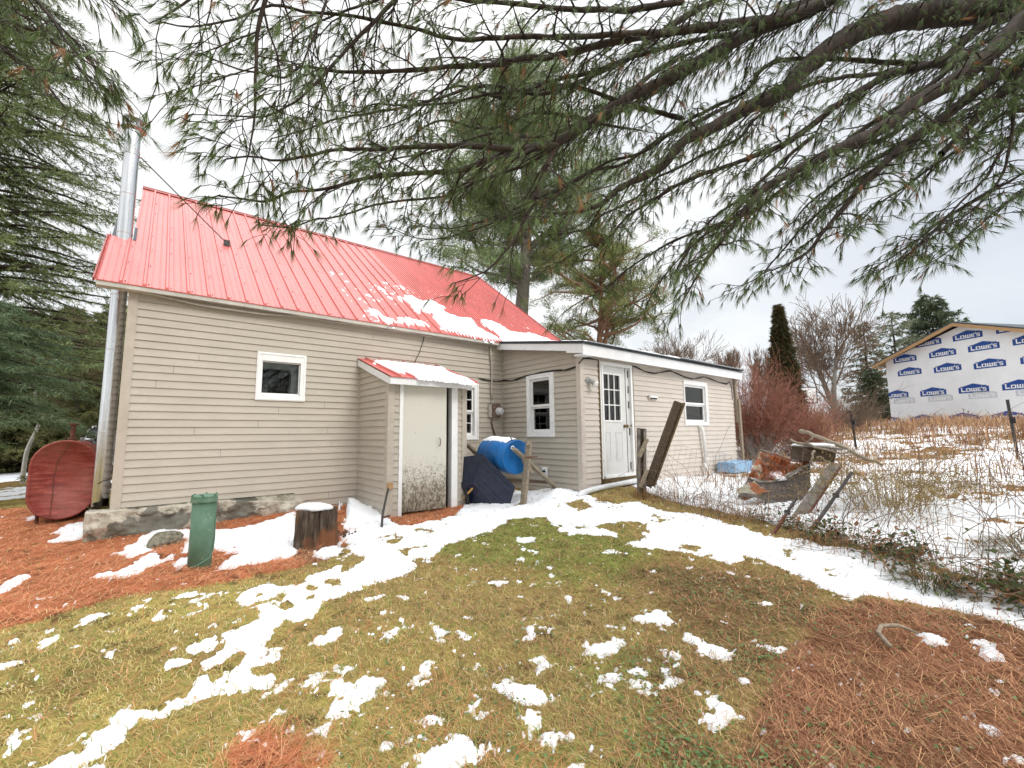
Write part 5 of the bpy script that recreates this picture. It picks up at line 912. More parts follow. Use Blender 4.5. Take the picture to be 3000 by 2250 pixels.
for x in (cx0+.25,cx1-.25):
    mb = MB(); mb.lathe((x,8.56,.16), [(.11,0),(.10,.03),(.02,.05)], 16, (0,-1,0)); mb.build('headlight', M['glassmeter'], t)
# ---------------------------------------------------------------- yard things
t = thing('well_casing', 'green capped well pipe standing in the pine needles', 'well pipe', (.705,-2.25,-.41))
p0, p1 = V3(.705,-2.25,-.55), V3(.712,-2.262,.215); ax = (p1-p0)/np.linalg.norm(p1-p0)
mb = MB(); mb.lathe(p0, [(.094,0),(.094,.765)], 36, ax); o = mb.build('pipe', M['green'], t); o.data.polygons.foreach_set('use_smooth', [len(p.vertices) == 4 for p in o.data.polygons])
mb = MB(); mb.lathe(p1, [(.096,-.035),(.107,-.033),(.107,-.012),(.104,.0),(.104,.022),(.098,.03),(.05,.034)], 36, ax); mb.lathe(p1+V3(-.03,-.05,.03), [(.018,0),(.018,.014)], 6, ax)
for k in range(6): a = k*1.047+.3; mb.lathe(p1+V3(.100*math.cos(a),.100*math.sin(a),.022), [(.009,0),(.009,.02)], 6, ax)
mb.build('cap', M['green'], t, bevel=.002)
mb = MB(); q = [(p0+(p1-p0)*s+V3(.100*math.cos(a), .100*math.sin(a), 0)) for s, a in ((.95,.3),(.7,.1),(.5,-.1),(.38,-.4),(.30,-.9),(.26,-1.5),(.22,-2.1),(.2,-2.6))]; mb.tube(q, .007, 6); mb.build('wire', M['green'], t, smooth=True)
t = thing('tree_stump', 'short weathered tree stump with rotten split side, snow on top', 'tree stump', (1.79,-1.98,-.44))
mb = MB(); jt = lambda th, z: 1+.12*float(fbm(np.array(math.cos(th)*3+9), np.array(math.sin(th)*3+z*.7), 2.2, 4, 3)-.5)*2+.08*math.sin(th*3+1)+.05*math.sin(th*7+z*5)+.035*math.sin(th*17+2)+.03*math.sin(th*29+z*9)-(.16 if abs(((th-5.6+3.14) % 6.28)-3.14) < .3 and z > .1 else 0)
mb.lathe((1.79,-1.98,-.53), [(.255,0),(.235,.08),(.215,.2),(.208,.32),(.205,.42),(.195,.50),(.10,.505)], 72, (0,0,1), jit=jt); mb.build('trunk', M['stump'], t, smooth=True)
mb = MB(); jt2 = lambda th, z: 1+.12*math.sin(th*2+.6)+.07*math.sin(th*5)
mb.lathe((1.77,-1.99,-.035), [(.185,0),(.19,.02),(.165,.04),(.11,.055),(.03,.06)], 40, (.03,0,1), jit=jt2); stuff(mb.build('snow_cap', M['snow'], None, True), 'stuff', 'cap of snow lying on the tree stump', 'snow')
mb = MB(); stone(mb, (.50,-.97,-.375), .145, 4, (1.15,.9,.75), 26); tag(mb.build('rock', M['rock'], None, True), 'small mossy rock between foundation and green well pipe', 'rock')
t = thing('iron_bar', 'dark iron bar leaning on the front corner of the porch', 'bar', (2.72,-1.72,-.43))
mb = MB(); mb.tube([(2.66,-1.78,-.47),(2.72,-1.68,-.40),(2.80,-1.52,-.28),(2.99,-1.26,.02)], [.013,.016,.016,.015], 8); mb.build('shaft', M['iron'], t, smooth=True)
mb = MB(); mb.beam((2.74,-1.66,-.30),(2.86,-1.60,-.30),.03,.02); mb.build('crosspiece', M['rust'], t)
mb = MB(); mb.box(3.00,-1.23,.0,3.08,-1.185,.09); tag(mb.build('broken_siding', M['lumber'], None), 'torn bit of wood and foil on the porch corner above the iron bar', 'debris')
# composter: drum, stand, cart
t = thing('plastic_drum', 'blue plastic drum lying on its side in a wooden stand', 'drum', (4.9,-1.4,.13))
A0, A1 = V3(4.92,-1.86,.405), V3(4.99,-1.04,.44); ax = (A1-A0)/np.linalg.norm(A1-A0); Ld = np.linalg.norm(A1-A0)
mb = MB(); mb.lathe(A0, [(.255,.012),(.268,.0),(.276,.012),(.276,.03),(.264,.045),(.266,.06),(.284,.12),(.29,.2),(.283,.255),(.289,.27),(.29,Ld*.5),(.289,Ld-.27),(.283,Ld-.255),(.29,Ld-.2),(.284,Ld-.1),(.266,Ld-.04),(.276,Ld-.02),(.268,Ld),(.24,Ld)], 56, ax); mb.build('shell', M['drum'], t, smooth=True)
mb = MB(); mb.lathe(A0, [(.262,.014),(.25,.012),(.242,.022),(.10,.026),(.0,.026)], 48, ax); mb.build('lid', M['drum'], t, smooth=False)
mb = MB()
v1 = np.cross(ax, V3(0,0,1)); v1 /= np.linalg.norm(v1); v2 = np.cross(v1, ax)
bc = A0 + v2*.15 + v1*-.085
mb.lathe(bc+ax*.028, [(.036,0),(.036,-.018),(.024,-.024),(.022,-.012)], 20, ax); mb.build('bung', M['bung'], t)
mb = MB(); mb.tube([A0+v2*.285+ax*.30+v1*.02, A0+v2*.30+ax*.32, A0+v2*.30+ax*.52, A0+v2*.285+ax*.54], .014, 8); mb.tube([A0+v2*.28+ax*.06-v1*.08, A0+v2*.33+ax*.05-v1*.10], .01, 6); mb.build('handle', M['black'], t)
mb = MB()
for i in range(26):
    for j in range(9): pass
n1, n2 = 30, 12; P = []; 
for i in range(n1):
    for j in range(n2):
        s_a = .07+.75*i/(n1-1); a_ = (-.62+1.0*j/(n2-1)); e = min(i, n1-1-i, 4)/4*min(j, n2-1-j, 3)/3
        r_ = .285+.022*e+.006*math.sin(i*2.1+j)*e; P.append(A0+ax*s_a+v2*r_*math.cos(a_)+v1*r_*math.sin(a_))
mb.add(P, [(i*n2+j, i*n2+j+1, (i+1)*n2+j+1, (i+1)*n2+j) for i in range(n1-1) for j in range(n2-1)]); stuff(mb.build('snow_cap', M['snow'], None, True), 'stuff', 'thin snow on top of the blue drum', 'snow')
t = thing('drum_stand', 'rough grey timber stand with crossed legs carrying the blue drum', 'stand', (5.2,-1.6,-.36))
mb = MB(); mb.beam((4.93,-1.97,-.42),(5.035,-2.02,.60),.115,.045,(1,0,0)); mb.prism([(4.98,-2.045,.598),(5.09,-2.045,.59),(5.07,-2.045,.645),(5.02,-2.045,.66)], (0,.045,0)); mb.build('post', M['oldwood'], t, bevel=.006)
mb = MB(); mb.beam((4.79,-1.93,.545),(6.0,-1.80,-.27),.11,.042,(1,0,1)); mb.build('leg', M['oldwood'], t, bevel=.006)
mb = MB(); mb.beam((4.60,-.90,.60),(5.70,-.86,-.34),.11,.042,(1,0,1)); mb.build('leg', M['oldwood'], t, bevel=.006)
mb = MB(); mb.beam((4.70,-.94,-.36),(4.92,-.94,.56),.11,.042,(1,0,0)); mb.build('post', M['oldwood'], t, bevel=.006)
mb = MB(); mb.beam((5.035,-1.99,.30),(5.12,-1.96,.16),.07,.05,(1,0,0)); mb.beam((4.955,-1.955,.44),(5.01,-1.955,.30),.06,.045,(1,0,0)); mb.build('cleat', M['oldwood'], t, bevel=.004)
mb = MB(); mb.tube([(4.93,-2.075,.408),(5.16,-2.07,.414)], .012, 8); mb.build('axle', M['rust'], t)
mb = MB(); mb.beam((5.15,-1.3,-.02),(5.95,-1.5,-.10),.10,.05); mb.build('crossbar', M['darkwood'], t)
t = thing('garden_cart', 'dark navy poly cart tub tipped up on its side before the blue drum', 'cart', (4.6,-1.6,-.35))
q1, q2, q4 = V3(4.44,-1.56,.47), V3(4.865,-1.88,-.06), V3(4.365,-1.42,-.02); a_ = q2-q1; b_ = q4-q1
nrm = np.cross(a_, b_); nrm /= np.linalg.norm(nrm)
if nrm @ (CP-q1) > 0: nrm = -nrm
def tubmesh(q1, a_, b_, n, dep, flare, wall):
    mb = MB(); c_ = q1+(a_+b_)/2; o1 = [q1, q1+a_, q1+a_+b_, q1+b_]; o2 = [c_+(p-c_)*flare+n*dep for p in o1]
    o3 = [c_+(p-c_)*(flare+.09)+n*dep for p in o1]; o4 = [p+n*.035 for p in o3]; o5 = [c_+(p-c_)*(flare-.03)+n*(dep+.035) for p in o1]; o6 = [c_+(p-c_)*.95+n*.02 for p in o1]
    L = [o1, o2, o3, o4, o5, o6]; P = [p for l in L for p in l]
    F = [(0,1,2,3), (23,22,21,20)] + [(i*4+j, i*4+(j+1)%4, (i+1)*4+(j+1)%4, (i+1)*4+j) for i in range(5) for j in range(4)]
    mb.add(P, F); return mb
dv0 = V3(-.20,.93,-.28); dv0 /= np.linalg.norm(dv0); tubmesh(q1, a_, b_, dv0, .42, 1.12, .02).build('tub', M['cartblue'], t, bevel=.022)
mb = MB()
for f0, f1 in ((.16,.30),(.70,.84)): mb.prism([q1+a_*.06+b_*f0-nrm*.001, q1+a_*.94+b_*f0-nrm*.001, q1+a_*.94+b_*f1-nrm*.001, q1+a_*.06+b_*f1-nrm*.001], -nrm*.016)
mb.build('rib', M['cartblue'], t, bevel=.008)
mb = MB(); mb.tube([(4.30,-1.24,-.25),(4.43,-1.42,-.01)], .017, 8); mb.build('handle', M['yellow'], t)
mb = MB(); mb.lathe((4.40,-1.18,-.24), [(.05,-.03),(.14,-.035),(.16,-.02),(.16,.02),(.14,.035),(.05,.03)], 24, (.8,-.5,.1)); mb.build('wheel', M['tyre'], t, smooth=True)
mb = MB(); mb.tube([(4.55,-1.45,-.2),(4.58,-1.5,-.33),(4.75,-1.52,-.36)], .014, 6); mb.build('axle', M['iron'], t)
t = thing('drain_pipe', 'white corrugated drain pipe lying along the foot of the addition wall', 'pipe', (6.6,-2.3,-.25))
mb = MB(); q = np.array([(5.74,-2.42,-.255),(5.86,-2.38,-.21),(6.10,-2.36,-.185),(6.5,-2.33,-.165),(7.0,-2.32,-.15),(7.55,-2.31,-.125),(8.1,-2.31,-.13)]); tt = np.linspace(0, 6, 130)
q = np.c_[np.interp(tt,range(7),q[:,0]),np.interp(tt,range(7),q[:,1]),np.interp(tt,range(7),q[:,2])]; mb.tube(q, .047+.0025*np.sin(np.arange(130)*2.2), 14); mb.build('hose', M['greywhite'], t, smooth=True)
t = thing('storage_tub', 'light blue plastic tub lying by the wall under the right window', 'tub', (10.9,-2.45,-.2))
n_ = V3(-.55,.0,-.12); tb = tubmesh(V3(10.78,-2.72,-.17), V3(.0,.40,.0), V3(.03,.0,.23), V3(1,-.05,.0)/np.linalg.norm(V3(1,-.05,0)), .72, 1.12, .02); tb.build('body', M['tubblue'], t, bevel=.02)
# ---------------------------------------------------------------- broken fence
t = thing('fence_post', 'weathered upright post of two boards with nailed scraps, before the white door', 'fence post', (6.74,-2.94,-.27))
mb = MB(); mb.beam((6.70,-2.90,-.5),(6.655,-2.99,.86),.04,.09,(.64,.76,0)); mb.build('board', M['oldwoodx'], t, bevel=.005)
mb = MB(); mb.beam((6.775,-2.955,-.5),(6.735,-3.05,.85),.045,.10,(.64,.76,0)); mb.build('board', M['oldwoodx'], t, bevel=.005)
mb = MB(); mb.beam((6.76,-2.90,-.5),(6.715,-3.00,.85),.03,.07,(.64,.76,0)); mb.build('board', M['darkwood'], t)
for a, b in (((6.73,-3.10,.68),(6.61,-3.01,.38)),((6.75,-3.06,.16),(6.63,-2.99,-.12))):
    mb = MB(); mb.beam(a, b, .07, .025, (.64,.76,0)); mb.build('scrap', M['oldwood'], t, bevel=.004)
t = thing('leaning_plank', 'dark brown timber leaning to the right against the broken post', 'plank', (6.8,-3.0,-.2))
mb = MB(); mb.beam((6.80,-3.02,-.12),(7.20,-3.42,1.295),.115,.09,(.64,.76,0)); mb.build('timber', M['darkwood'], t, bevel=.006)
mb = MB(); mb.beam((6.876,-3.084,-.12),(7.276,-3.484,1.275),.03,.092,(.64,.76,0)); mb.build('batten', M['sillwood'], t, bevel=.003)
mb = MB(); mb.tube([(6.82,-3.05,-.10),(6.86,-3.12,.0),(6.94,-3.16,.05),(6.98,-3.18,.02)], .006, 6); mb.build('wire', M['iron'], t)
sp_ = [((5.75,-5.28,-.42),(6.22,-5.42,.0),'rusty metal stake leaning to the right, lower half brown'),((5.93,-5.57,-.40),(6.66,-5.88,.30),'dark metal stake leaning right beside the grey plank')]
for a, b, lb in sp_:
    t = thing('metal_stake', lb, 'stake', a, 'metal stakes of the fallen fence'); a, b = V3(*a), V3(*b); md = a+(b-a)*.55
    mb = MB(); mb.beam(a, md, .028, .028); mb.build('shaft', M['rust'] if a[0] < 5.8 else M['iron'], t)
    mb = MB(); mb.beam(md, b, .024, .024); mb.beam(md+(b-md)*.2-V3(0,.03,0), md+(b-md)*.2+V3(0,.03,0), .02, .05); mb.build('tip', M['iron'], t)
for (x, y, zb, zt, lx, lb) in ((16.45,-3.80,.1,1.34,-.18,'dark steel fence post left of the wrapped house'),(14.28,-6.99,.05,1.40,-.16,'dark steel fence post at the right edge before the wrapped house')):
    t = thing('steel_fence_post', lb, 'fence post', (x,y,zb), 'steel posts in the field')
    mb = MB(); mb.beam((x,y,zb-.1),(x+lx*.5,y-lx*.3,zt),.05,.012,(1,0,0)); mb.beam((x,y+.02,zb-.1),(x+lx*.5,y-lx*.3+.02,zt),.012,.045,(1,0,0)); mb.build('post', M['iron'], t)
    mb = MB(); mb.box(x-.10,y-.03,zb+.85,x+.02,y+.03,zb+.98); mb.build('insulator', M['black'], t)
# wire netting along the fence line
t = thing('wire_fence', 'sagging wire netting fence along the brambles', 'wire fence', (5.9,-5.5,-.35))
FL = np.array([(6.78,-2.95),(6.45,-4.1),(6.05,-5.4),(5.5,-6.3),(4.95,-7.1),(4.35,-8.2)]); fl = np.r_[0, np.cumsum(np.hypot(*np.diff(FL, axis=0).T))]
fp = lambda s: (np.interp(s, fl, FL[:,0]), np.interp(s, fl, FL[:,1]))
ftop = lambda s: .72+.13*np.sin(s*1.3+.5)-.25*np.exp(-((s-2.6)/.6)**2)
mb = MB(); S_ = np.linspace(0, fl[-1], 60)
for k in range(7):
    pts = [];
    for s in S_:
        x, y = fp(s); h = ftop(s)*k/6; pts.append((x+.04*math.sin(s*3+k)+h*.18, y-h*.1, float(gz(x,y))+.02+h+.02*math.sin(s*5+k*2)))
    mb.tube(pts, .0014, 4, False)
mb.build('line_wire', M['rustmetal'], t)
mb = MB()
for s in np.arange(0, fl[-1], .11):
    x, y = fp(s); pts = []
    for k in range(7): h = ftop(s)*k/6; pts.append((x+.04*math.sin(s*3+k)+h*.18+rnd.uniform(-.012,.012), y-h*.1, float(gz(x,y))+.02+h+.02*math.sin(s*5+k*2)))
    mb.tube(pts, .0012, 4, False)
mb.build('stay_wire', M['rustmetal'], t)
# ---------------------------------------------------------------- scrap heap by the fence
t = thing('old_carpet', 'old grey carpet draped over a frame, heaped with rusty pine needles', 'carpet', (8.0,-4.6,-.25))
def loft(mb, rows, nu, nv, amp, seed):
    rows = [np.array(r) for r in rows]; m = len(rows)
    us = np.linspace(0, 1, nu); R = [np.c_[tuple(np.interp(us, np.linspace(0,1,len(r)), r[:,k]) for k in range(3))] for r in rows]
    P = []
    for j in range(nv):
        v = j/(nv-1)*(m-1); i = min(m-2, int(v)); f = v-i; q = R[i]*(1-f)+R[i+1]*f
        w = fbm(us*5+seed, np.full(nu, j/nv*1.6), 1., 4, seed)-.5; P.append(q+np.c_[w*.3, -w*.2, w]*amp)
    P = np.concatenate(P); mb.add(P, [(j*nu+i, j*nu+i+1, (j+1)*nu+i+1, (j+1)*nu+i) for j in range(nv-1) for i in range(nu-1)])
mb = MB(); loft(mb, [CARPT, CARPM, CARPF], 40, 26, .20, 3); mb.build('top_face', M['carpet'], t, smooth=True)
mb = MB(); CF = np.array(CARPF); loft(mb, [CF+V3(0,0,-.005), np.array(CARPH)], 40, 14, .06, 5); mb.build('underside', M['carpetunder'], t, smooth=True)
mb = MB(); CL = np.array(CARPL); loft(mb, [CL[:3]+V3(0,0,.02), CL[3:]], 16, 10, .15, 9); mb.build('fold', M['carpet'], t, smooth=True)
mb = MB(); q = np.array(CARPF); mb.tube(q+V3(0,0,.01), .018, 8); mb.tube(np.array(CARPT)+V3(0,0,.01), .016, 8); mb.tube([CARPT[-1], CARPF[-1], CARPH[-1]], .012, 6); mb.build('hem', M['oldwoodx'], t, smooth=True)
# needles lying on it
n = 2600; us = RNG.random(n)*.92+.04; vs = RNG.random(n)*.9+.05; T_, Mi, F_ = np.array(CARPT), np.array(CARPM), np.array(CARPF)
def rowp(r, u): return np.c_[tuple(np.interp(u, np.linspace(0,1,len(r)), r[:,k]) for k in range(3))]
P = np.where((vs < .5)[:,None], rowp(T_,us)*(1-2*vs[:,None])+rowp(Mi,us)*(2*vs[:,None]), rowp(Mi,us)*(2-2*vs[:,None])+rowp(F_,us)*(2*vs[:,None]-1)) + V3(0,0,.03)+RNG.normal(0,.012,(n,3))
keep_ = fbm(us*4, vs*4, 1.2, 3, 4) > .47; P = P[keep_]; n = len(P); az = RNG.uniform(0,6.28,n); d = np.c_[np.cos(az),np.sin(az),RNG.normal(0,.5,n)]*.07; sd_ = np.c_[-np.sin(az),np.cos(az),np.zeros(n)]*.004
Vn = np.stack([P-sd_,P+sd_,P+d+sd_*.6,P+d-sd_*.6],1).reshape(-1,3); cN = V3(.30,.09,.035)+RNG.random((n,1))*V3(.3,.12,.06)
o = np_mesh('pine_needle_litter', Vn, np.arange(n)[:,None]*4+[0,1,2,3], M['litter'], col=np.repeat(cN,4,0)); stuff(o, 'stuff', 'rusty pine needles heaped on the old carpet', 'pine needles')
mb = MB()
for c, rx, ry in (((7.86,-4.60,.10),.16,.09),((7.80,-4.52,.03),.20,.08)):
    mb.lathe(c, [(rx,-.01),(rx*.8,.02),(rx*.4,.032),(.01,.034)], 26, (-.4,-.1,1), jit=lambda th, z: 1+.3*math.sin(th*3+rx*40)+.15*math.sin(th*7))
stuff(mb.build('snow_cap', M['snow'], None, True), 'stuff', 'patch of snow lying in the fold of the old carpet', 'snow')
t = thing('timber_box', 'dark mossy wooden box under the fallen branches', 'box', (8.25,-5.15,.05))
B_ = np.array(BOX); mb = MB(); mb.prism([B_[0],B_[1],B_[3],B_[2]], (.42,.34,0)); mb.build('side_boards', M['darkwood'], t, bevel=.01)
mb = MB(); mb.prism([B_[0]+V3(-.06,-.05,0),B_[1]+V3(-.03,-.08,0),B_[1]+V3(.50,.30,0),B_[0]+V3(.40,.42,0)], (0,0,.035)); mb.build('top_board', M['oldwoodx'], t, bevel=.006)
for c in (B_[2],B_[3],B_[2]+V3(.38,.3,0),B_[3]+V3(.38,.3,0)):
    mb = MB(); mb.beam(c+V3(.03,.03,.1), (c[0]+.03,c[1]+.03,-.3), .06, .06); mb.build('leg', M['darkwood'], t)
mb = MB(); mb.lathe(B_[0]*.5+B_[1]*.5+V3(.22,.16,.035), [(.24,0),(.22,.03),(.12,.045),(.01,.048)], 30, (0,0,1), jit=lambda th, z: 1+.25*math.sin(th*2+1)+.1*math.sin(th*5)); stuff(mb.build('snow_cap', M['snow'], None, True), 'stuff', 'snow on the wooden box under the branches', 'snow')
lbl = ['long pale grey branch lying over the wooden box','thin branch lying flat along the wooden box','short stub branch crossing the long branch','pale upright stick before the wooden box','short broken stick at the right end of the box','thin bent twig below the box beside the grey plank']
rad = [.035,.022,.015,.018,.016,.009]
for q, r_, lb in zip(LOGS, rad, lbl):
    q = np.array(q); tt = np.linspace(0, len(q)-1, 14); Q = np.c_[tuple(np.interp(tt, range(len(q)), q[:,k]) for k in range(3))] + RNG.normal(0,.008,(14,3))
    mb = MB(); mb.tube(Q, np.linspace(r_, r_*.6, 14)*RNG.uniform(.88,1.12,14), 9); tag(mb.build('fallen_branch', M['oldwood'], None, True), lb, 'branch', 'branches on the scrap heap')
t = thing('grey_plank', 'wide grey board leaning up against the wooden box', 'plank', tuple(PLANK[0]))
P_ = [V3(*p) for p in PLANK]; e0 = (P_[0]+P_[1])/2; e1 = (P_[2]+P_[3])/2; e1 = e1*.98+e0*.02; wv = (P_[1]-P_[0]); wl = np.linalg.norm(wv)
mb = MB(); mb.prism([P_[0],P_[1],e1+wv*.5,e1-wv*.5], (.02,.03,-.025)); mb.build('board', M['oldwoodx'], t, bevel=.006)
mb = MB(); mb.beam(P_[1]+V3(.02,.0,-.012), e1+wv*.5+V3(.02,0,-.012), .02, .035); mb.build('edge_strip', M['rust'], t)
for k, (c, s) in enumerate((((9.6,-6.2),.07),((2.35,-1.75),.06))):
    pass
# dead branch lying in the needles, lower right
t = thing('dead_twig', 'curved grey dead twig lying in the needles at lower right', 'twig', (3.6,-6.7,-.4))
q = [(3.45,-6.72,-.39),(3.50,-6.66,-.35),(3.58,-6.66,-.335),(3.68,-6.72,-.34),(3.72,-6.80,-.37)]; mb = MB(); mb.tube(np.array(q)+V3(.0,.0,.0), [.012,.014,.012,.01,.006], 8); mb.build('stem', M['oldwood'], t, smooth=True)
mb = MB()
for k in range(46):
    a = rnd.uniform(0,6.28); r_ = rnd.uniform(0,.13); mb.tube([(2.18+r_*math.cos(a),-1.78+r_*math.sin(a)*.7,-.46),(2.18+r_*1.2*math.cos(a)+rnd.uniform(-.05,.05),-1.78+r_*math.sin(a)+rnd.uniform(-.05,.05),-.42+rnd.uniform(0,.05))], .012, 5)
stuff(mb.build('bark_debris', M['stump'], None), 'stuff', 'scraps of dark bark lying beside the stump', 'debris')
# ---------------------------------------------------------------- basketball board on its pole
t = thing('basketball_hoop', 'clear basketball backboard with black frame beyond the red bush', 'basketball hoop', (27.9,1.05,.6))
b0, b1 = V3(27.0,1.21,2.26), V3(28.62,.46,2.36); uu = b1-b0; uu[2] = 0; Lb = np.linalg.norm(uu); uu /= Lb; nb = V3(uu[1],-uu[0],0)
mb = MB(); mb.lbox(b0, uu, nb, 0, Lb, .03, .86, 0, .012); mb.build('backboard', M['clear'], t)
mb = MB(); ring(mb, b0, uu, nb, -.04, Lb+.04, 0, .9, .045, .045, .045, .045, -.01, .03); mb.lbox(b0, uu, nb, Lb*.5-.02, Lb*.5+.02, .05, .85, -.012, -.002); mb.lbox(b0, uu, nb, .0, Lb*.5, .40, .43, -.012, -.002); mb.build('frame', M['black'], t)
mb = MB(); mb.beam((27.75,1.2,.3),(27.75,1.2,2.2),.16,.16,(1,0,0)); mb.beam((27.75,1.2,2.1),(27.55,1.0,3.0),.12,.10,(1,0,0)); mb.build('pole', M['iron'], t)
mb = MB(); th = np.linspace(0,2*math.pi,20); c_ = b0+uu*Lb*.5+nb*.28+V3(0,0,.18); mb.tube([c_+V3(.22*math.cos(a),.22*math.sin(a),0) for a in th], .012, 6); mb.build('rim', M['rust'], t)
# ---------------------------------------------------------------- wrapped house on the rise
k_ = 30/28.; P0 = V3(39.37,-.818,.93); uF = V3(.505,.863,0); uF /= np.linalg.norm(uF); nF = V3(-uF[1],uF[0],0)
t = thing('unfinished_house', 'unfinished gabled house in white house wrap printed with blue logos', 'house', tuple(P0))
Q = lambda a, z, d=0.: P0+uF*a*k_+V3(0,0,z*k_)+nF*d
mb = MB(); G_ = [(0,-.6),(0,4.2),(-4.2,5.50),(-8.4,4.2),(-8.4,-.6)]
mb.poly([Q(a,z) for a, z in G_]); mb.poly([Q(a,z,-11) for a, z in G_]); mb.poly([Q(0,-.6),Q(0,4.2),Q(0,4.2,-11),Q(0,-.6,-11)]); mb.poly([Q(-8.4,-.6),Q(-8.4,4.2),Q(-8.4,4.2,-11),Q(-8.4,-.6,-11)]); mb.build('wrapped_wall', M['wrap'], t)
sl_ = (5.60-4.13)/4.2
def rz(a): return 5.68 - (5.68-4.2)/4.2*abs(a+4.2)
mb = MB()
for s0, s1 in ((.62,-4.2),(-9.0,-4.2)):
    A = [Q(s0,rz(s0)+.03,.45),Q(s1,rz(s1)+.03,.45),Q(s1,rz(s1)+.03,-11.4),Q(s0,rz(s0)+.03,-11.4)]; mb.prism(A, (0,0,.07))
mb.build('roof', M['asphalt'], t)
mb = MB()
for s0, s1 in ((.60,-4.2),(-9.0,-4.2)):
    mb.prism([Q(s0,rz(s0)+.02,.42),Q(s1,rz(s1)+.02,.42),Q(s1,rz(s1)-.16,.42),Q(s0,rz(s0)-.16,.42)], nF*.03); mb.prism([Q(s0,rz(s0)+.0,.42),Q(s1,rz(s1)+.0,.42),Q(s1,rz(s1)-.03,.02),Q(s0,rz(s0)-.03,.02)], (0,0,.02))
mb.prism([Q(.6,4.05,.42),Q(.6,3.95,.42),Q(.02,3.66,.3),Q(.02,3.8,.3)], nF*.03); mb.build('rake_board', M['lumber'], t)
mb = MB()
for d_ in np.arange(0, -11, -.6): mb.beam(Q(.62,4.07,d_),Q(0,4.05,d_),.05,.14)
mb.build('rafter_tail', M['lumber'], t)
LET = {'L':[(0,0,.28,1),(.28,0,1,.24)],'O':[(0,0,.26,1),(.74,0,1,1),(.26,.78,.74,1),(.26,0,.74,.22)],'W':[(0,0,.22,1),(.39,0,.61,1),(.78,0,1,1),(.22,0,.39,.22),(.61,0,.78,.22)],'E':[(0,0,.28,1),(.28,0,1,.2),(.28,.4,.92,.6),(.28,.8,1,1)],'S':[(0,0,1,.2),(.72,.2,1,.42),(0,.4,1,.6),(0,.6,.28,.8),(0,.8,1,1)],"'":[(.2,.55,.8,1)]}
WORD = [('L',.13,.20,.25),('O',.36,.205,.185),('W',.595,.25,.185),('E',.875,.15,.185),("'",1.045,.05,.25),('S',1.115,.15,.185)]
def logo(mb, a, z, s=1., ghost=False):
    def put(poly, d, mi):
        P = poly
        for cl in ((1,0,0),(.3095,1,5.50+.3095*-4.2+.0),(-.3095,1,5.50+.3095*4.2)): P = clip_poly(P, *cl)
        if len(P) > 2: mb.poly([Q(p[0],p[1],d) for p in P], mi)
    f = lambda pts: [(a+(x-.69)*s*-1*-1, z+y*s) for x, y in pts]
    w = 1.38
    fl_ = lambda pts: [(a-.0+((.69-x)*-1)*-1*s if False else a-(x-.69)*s, z+y*s) for x, y in pts]
    for pts in ([(0,0),(w,0),(w,.32),(0,.32)], [(.10,.3205),(w-.10,.3205),(w-.10,.37),(.10,.37)], [(.22,.3705),(w-.22,.3705),(.69,.50)]): put(fl_(pts), .004, 2 if ghost else 0)
    for ch, x, wd, h in WORD:
        for x0, y0, x1, y1 in LET[ch]: put(fl_([(x+x0*wd,.07+y0*h),(x+x1*wd,.07+y0*h),(x+x1*wd,.07+y1*h),(x+x0*wd,.07+y1*h)]), .008, 1)
mb = MB()
for a, z in [(-2.6,4.74),(-4.55,4.72),(-6.5,4.72),(-1.19,4.0),(-3.26,3.99),(-5.2,3.99),(-7.1,3.99),(-1.38,3.16),(-3.42,3.1),(-5.36,3.03),(-7.3,3.02),(-.50,1.83),(-2.55,1.80),(-4.53,1.80),(-6.45,1.79),(.12,.22),(-1.87,.25),(-3.9,.26),(-5.85,.26),(-7.8,.26)]: logo(mb, a, z)
for a in (-.9,-2.9,-4.9,-6.9): logo(mb, a, 1.46, .92, True)
mb.build('printed_logos', [M['logoblue'],M['logowhite'],M['logoghost']], t, fixn=False)
mb = MB(); mb.prism([Q(.02,-.7,.03),Q(-8.4,-.7,.03),Q(-8.4,-.12,.03),Q(.02,-.05,.03)], nF*.02); mb.build('foundation', M['stone'], t)
# ---------------------------------------------------------------- plant helpers
def unit(v): return v/(np.linalg.norm(v, axis=-1, keepdims=True)+1e-9)
def perp(n_, D):
    r = RNG.normal(0, 1, (n_, 3)); r -= D*(r*D).sum(1, keepdims=True); return unit(r)
def needle_tris(P, D, L, W_, col):
    s = perp(len(P), D)*(W_/2)[:,None]; T = P+D*L[:,None]
    V = np.stack([P-s, P+s, T], 1).reshape(-1, 3); return V, np.arange(len(P))[:,None]*3+[0,1,2], np.repeat(col, 3, 0)
def many_tubes(polys, n=5):
    """polys: list of (pts (m,3), radii (m,)) -> quads"""
    Vs = []; Fs = []; b = 0
    th = np.arange(n)*2*math.pi/n; c, s = np.cos(th), np.sin(th)
    for pts, r in polys:
        m = len(pts); t = np.gradient(pts, axis=0); t = unit(t); ref = V3(0,0,1) if abs(t[0][2]) < .85 else V3(1,0,0)
        a = unit(np.cross(t, ref)); bb = np.cross(t, a)
        Vs.append((pts[:,None]+r[:,None,None]*(c[None,:,None]*a[:,None]+s[None,:,None]*bb[:,None])).reshape(-1,3))
        i = np.arange(m-1)[:,None]*n; j = np.arange(n)[None]; j2 = (j+1) % n
        Fs.append(np.stack([i+j, i+j2, i+n+j2, i+n+j], -1).reshape(-1,4)+b); b += m*n
    return np.concatenate(Vs), np.concatenate(Fs)
